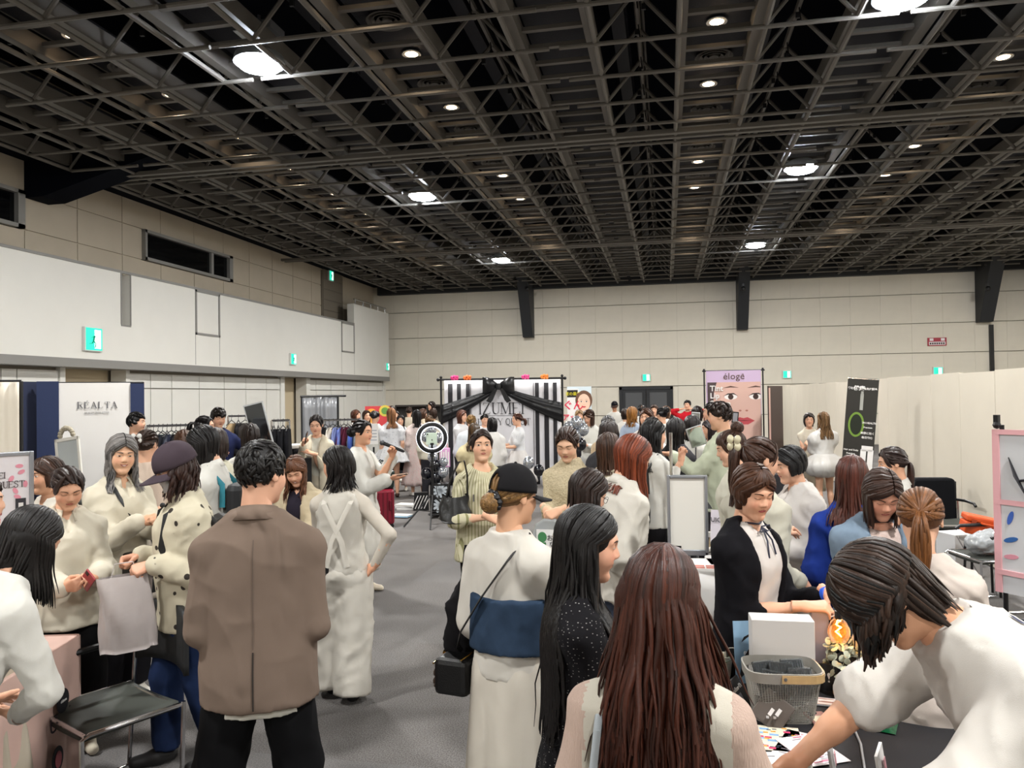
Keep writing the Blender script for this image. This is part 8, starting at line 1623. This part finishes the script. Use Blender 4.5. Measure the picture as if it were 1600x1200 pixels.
ch=chair(1478,815,.45,YAW+R(175),'black chair with a jacket over its back beside the cream wall'); o=MB().prism([(-.25,.30),(.25,.30),(.24,.86),(.2,.90),(-.2,.90),(-.24,.86)],-.37,-.25).obj('jacket',cloth('#121317'),None,bev=.03); o.matrix_world=ch.matrix_basis; tag(o,'black jacket draped over the chair back by the cream wall','jacket')
ch2=chair(1545,866,.45,YAW+R(92),'black armchair with plastic bags on its seat at the right edge')
p=onz(1533,836,.55); e=empty('tool_case',(p.x,p.y,p.z),YAW+R(-18),'bright orange plastic tool case tilted behind the black armchair','case'); e.rotation_euler=(0,R(12),YAW+R(-18)); mo=mat('case_orange','#d4521c',.45); MB().bb((-.17,-.12,0),(.17,.12,.11)).obj('case_body',mo,e,bev=.015); MB().bb((-.17,-.12,.115),(.17,.12,.17)).obj('lid',mo,e,bev=.015); MB().tube([(-.05,-.13,.12),(-.05,-.16,.12),(.05,-.16,.12),(.05,-.13,.12)],.01).obj('handle',mo,e)
q=empty('side_stool',(p.x,p.y,0),0,'low grey stool under the orange tool case','stool'); MB().bb((-.15,-.12,p.z-.06),(.15,.12,p.z-.035)).obj('stool_top',m_grey,q)
for sx,sy in ((-.12,-.09),(.12,-.09),(-.12,.09),(.12,.09)): MB().tube([(sx,sy,.0),(sx*.9,sy*.9,p.z-.06)],.012).obj('leg',m_blackm,q)
for x in (-.11,.11): MB().box((x,-.125,.115),(.04,.012,.05)).obj('latch',mat('case_orange_dark','#a83c10',.5),e)
p=onz(1497,850,.32); e=empty('parcel_box',(p.x,p.y,.0),YAW+R(12),'white parcel box with crossing string standing by the wall','box'); MB().bb((-.15,-.13,.0),(.15,.13,.44)).obj('box_body',mat('parcel_white','#cfd0d2',.6),e,bev=.004); MB().box((0,-.131,.22),(.012,.002,.5),Matrix.Rotation(R(32),3,'Y')).box((0,-.131,.22),(.012,.002,.5),Matrix.Rotation(R(-32),3,'Y')).obj('string',mat('string_grey','#8d8d90',.7),e)
p=ch2.location; e=empty('plastic_bag',(p.x,p.y,.47),R(30),'crumpled clear plastic bag on the black armchair','bag'); V,F=(lambda g:g.mesh())(Grid((-.24,-.2,-.02),(.24,.2,.24),.014).add(ell((-.05,0,.08),(.16,.13,.09))).add(ell((.08,.02,.09),(.11,.12,.1)),.05)); V=fold(V,F,.016,26,5,1.0); npmesh('bag_body',V,F,mat('bag_clear2','#c9cdd0',.15,trans=.4),parent=e)
# ================================================================ pink cosmetics table at the left edge
p=onz(122,992,.74); q=onz(52,1036,.74); ux=(q-p).normalized(); ang=math.atan2(ux.y,ux.x); e=empty('pink_table',(p.x,p.y,0),ang,'table under a printed pink cloth at the left edge','table'); L_=.95; mp=mat('cloth_pink','#cfaea2',.65,bump=.25,bscale=8,var=.12,vscale=3)
MB().bb((0,-.75,.70),(L_,0,.74)).obj('tabletop',mp,e,bev=.006)
V=[];F=[];n=60;k=8
for j in range(k+1):
    t=j/k
    for i in range(n+1): x=L_*i/n; V.append((x,.012+.016*t*math.sin(x*38+.8*math.sin(x*11)),.742-.72*t))
for j in range(k):
    for i in range(n): a=j*(n+1)+i; F.append((a,a+1,a+n+2,a+n+1))
npmesh('cloth_front',np.array(V),np.array(F),mp,parent=e); V2=[(-.012-.012*t_*math.sin(y*30),-y,.742-.72*t_) for t_ in np.linspace(0,1,6) for y in np.linspace(0,.75,40)]; F2=[(j*40+i,j*40+i+1,(j+1)*40+i+1,(j+1)*40+i) for j in range(5) for i in range(39)]; npmesh('cloth_side',np.array(V2),np.array(F2),mp,parent=e)
rotx=Matrix(((-1,0,0),(0,-1,0),(0,0,1)))
def dec(fn,name,m):
    o=fn.obj(name,m,e); o.rotation_euler=(0,0,math.pi); return o
o=poly(ellipse(0,0,.055,.055),0).obj('printed_disc',INK,e); o.location=(.22,.034,.50); o.rotation_euler=(0,0,math.pi); text('shihora',.018,PWHITE,e,(.22,.039,.495),rot=(R(90),0,math.pi)); text('U',.1,mat('print_plum','#2a1f26',.6),e,(.30,.034,.385),rot=(R(90),0,math.pi)); text('M',.1,mat('print_plum','#2a1f26',.6),e,(.18,.034,.385),rot=(R(90),0,math.pi)); o=poly(ellipse(0,0,.05,.06),0).obj('printed_compact',INK,e); o.location=(.27,.034,.25); o.rotation_euler=(0,0,math.pi); o=poly(ellipse(0,0,.028,.038),0).obj('printed_blush',mat('print_blush','#8e4a50',.6),e); o.location=(.27,.038,.25); o.rotation_euler=(0,0,math.pi); o=poly(ellipse(0,0,.05,.05),0).obj('printed_compact',mat('print_plum','#2a1f26',.6),e); o.location=(.40,.034,.62); o.rotation_euler=(0,0,math.pi)
for i,(x,y,r,lb) in enumerate(((.3,-.1,.035,'round white compact on the pink table by the bent woman hand'),(.42,-.16,.03,'small round compact further left on the pink table'))):
    c=empty('compact',(0,0,0),0,lb,'cosmetics'); c.matrix_world=e.matrix_basis@Matrix.Translation((x,y,.742)); MB().lathe([(r,0),(r,.012),(r*.9,.015),(.001,.016)],20).obj('compact_body',PWHITE,c,smooth=True); MB().lathe([(r*.6,.0155),(r*.6,.0172),(.001,.0175)],16).obj('compact_powder',PINKP,c)
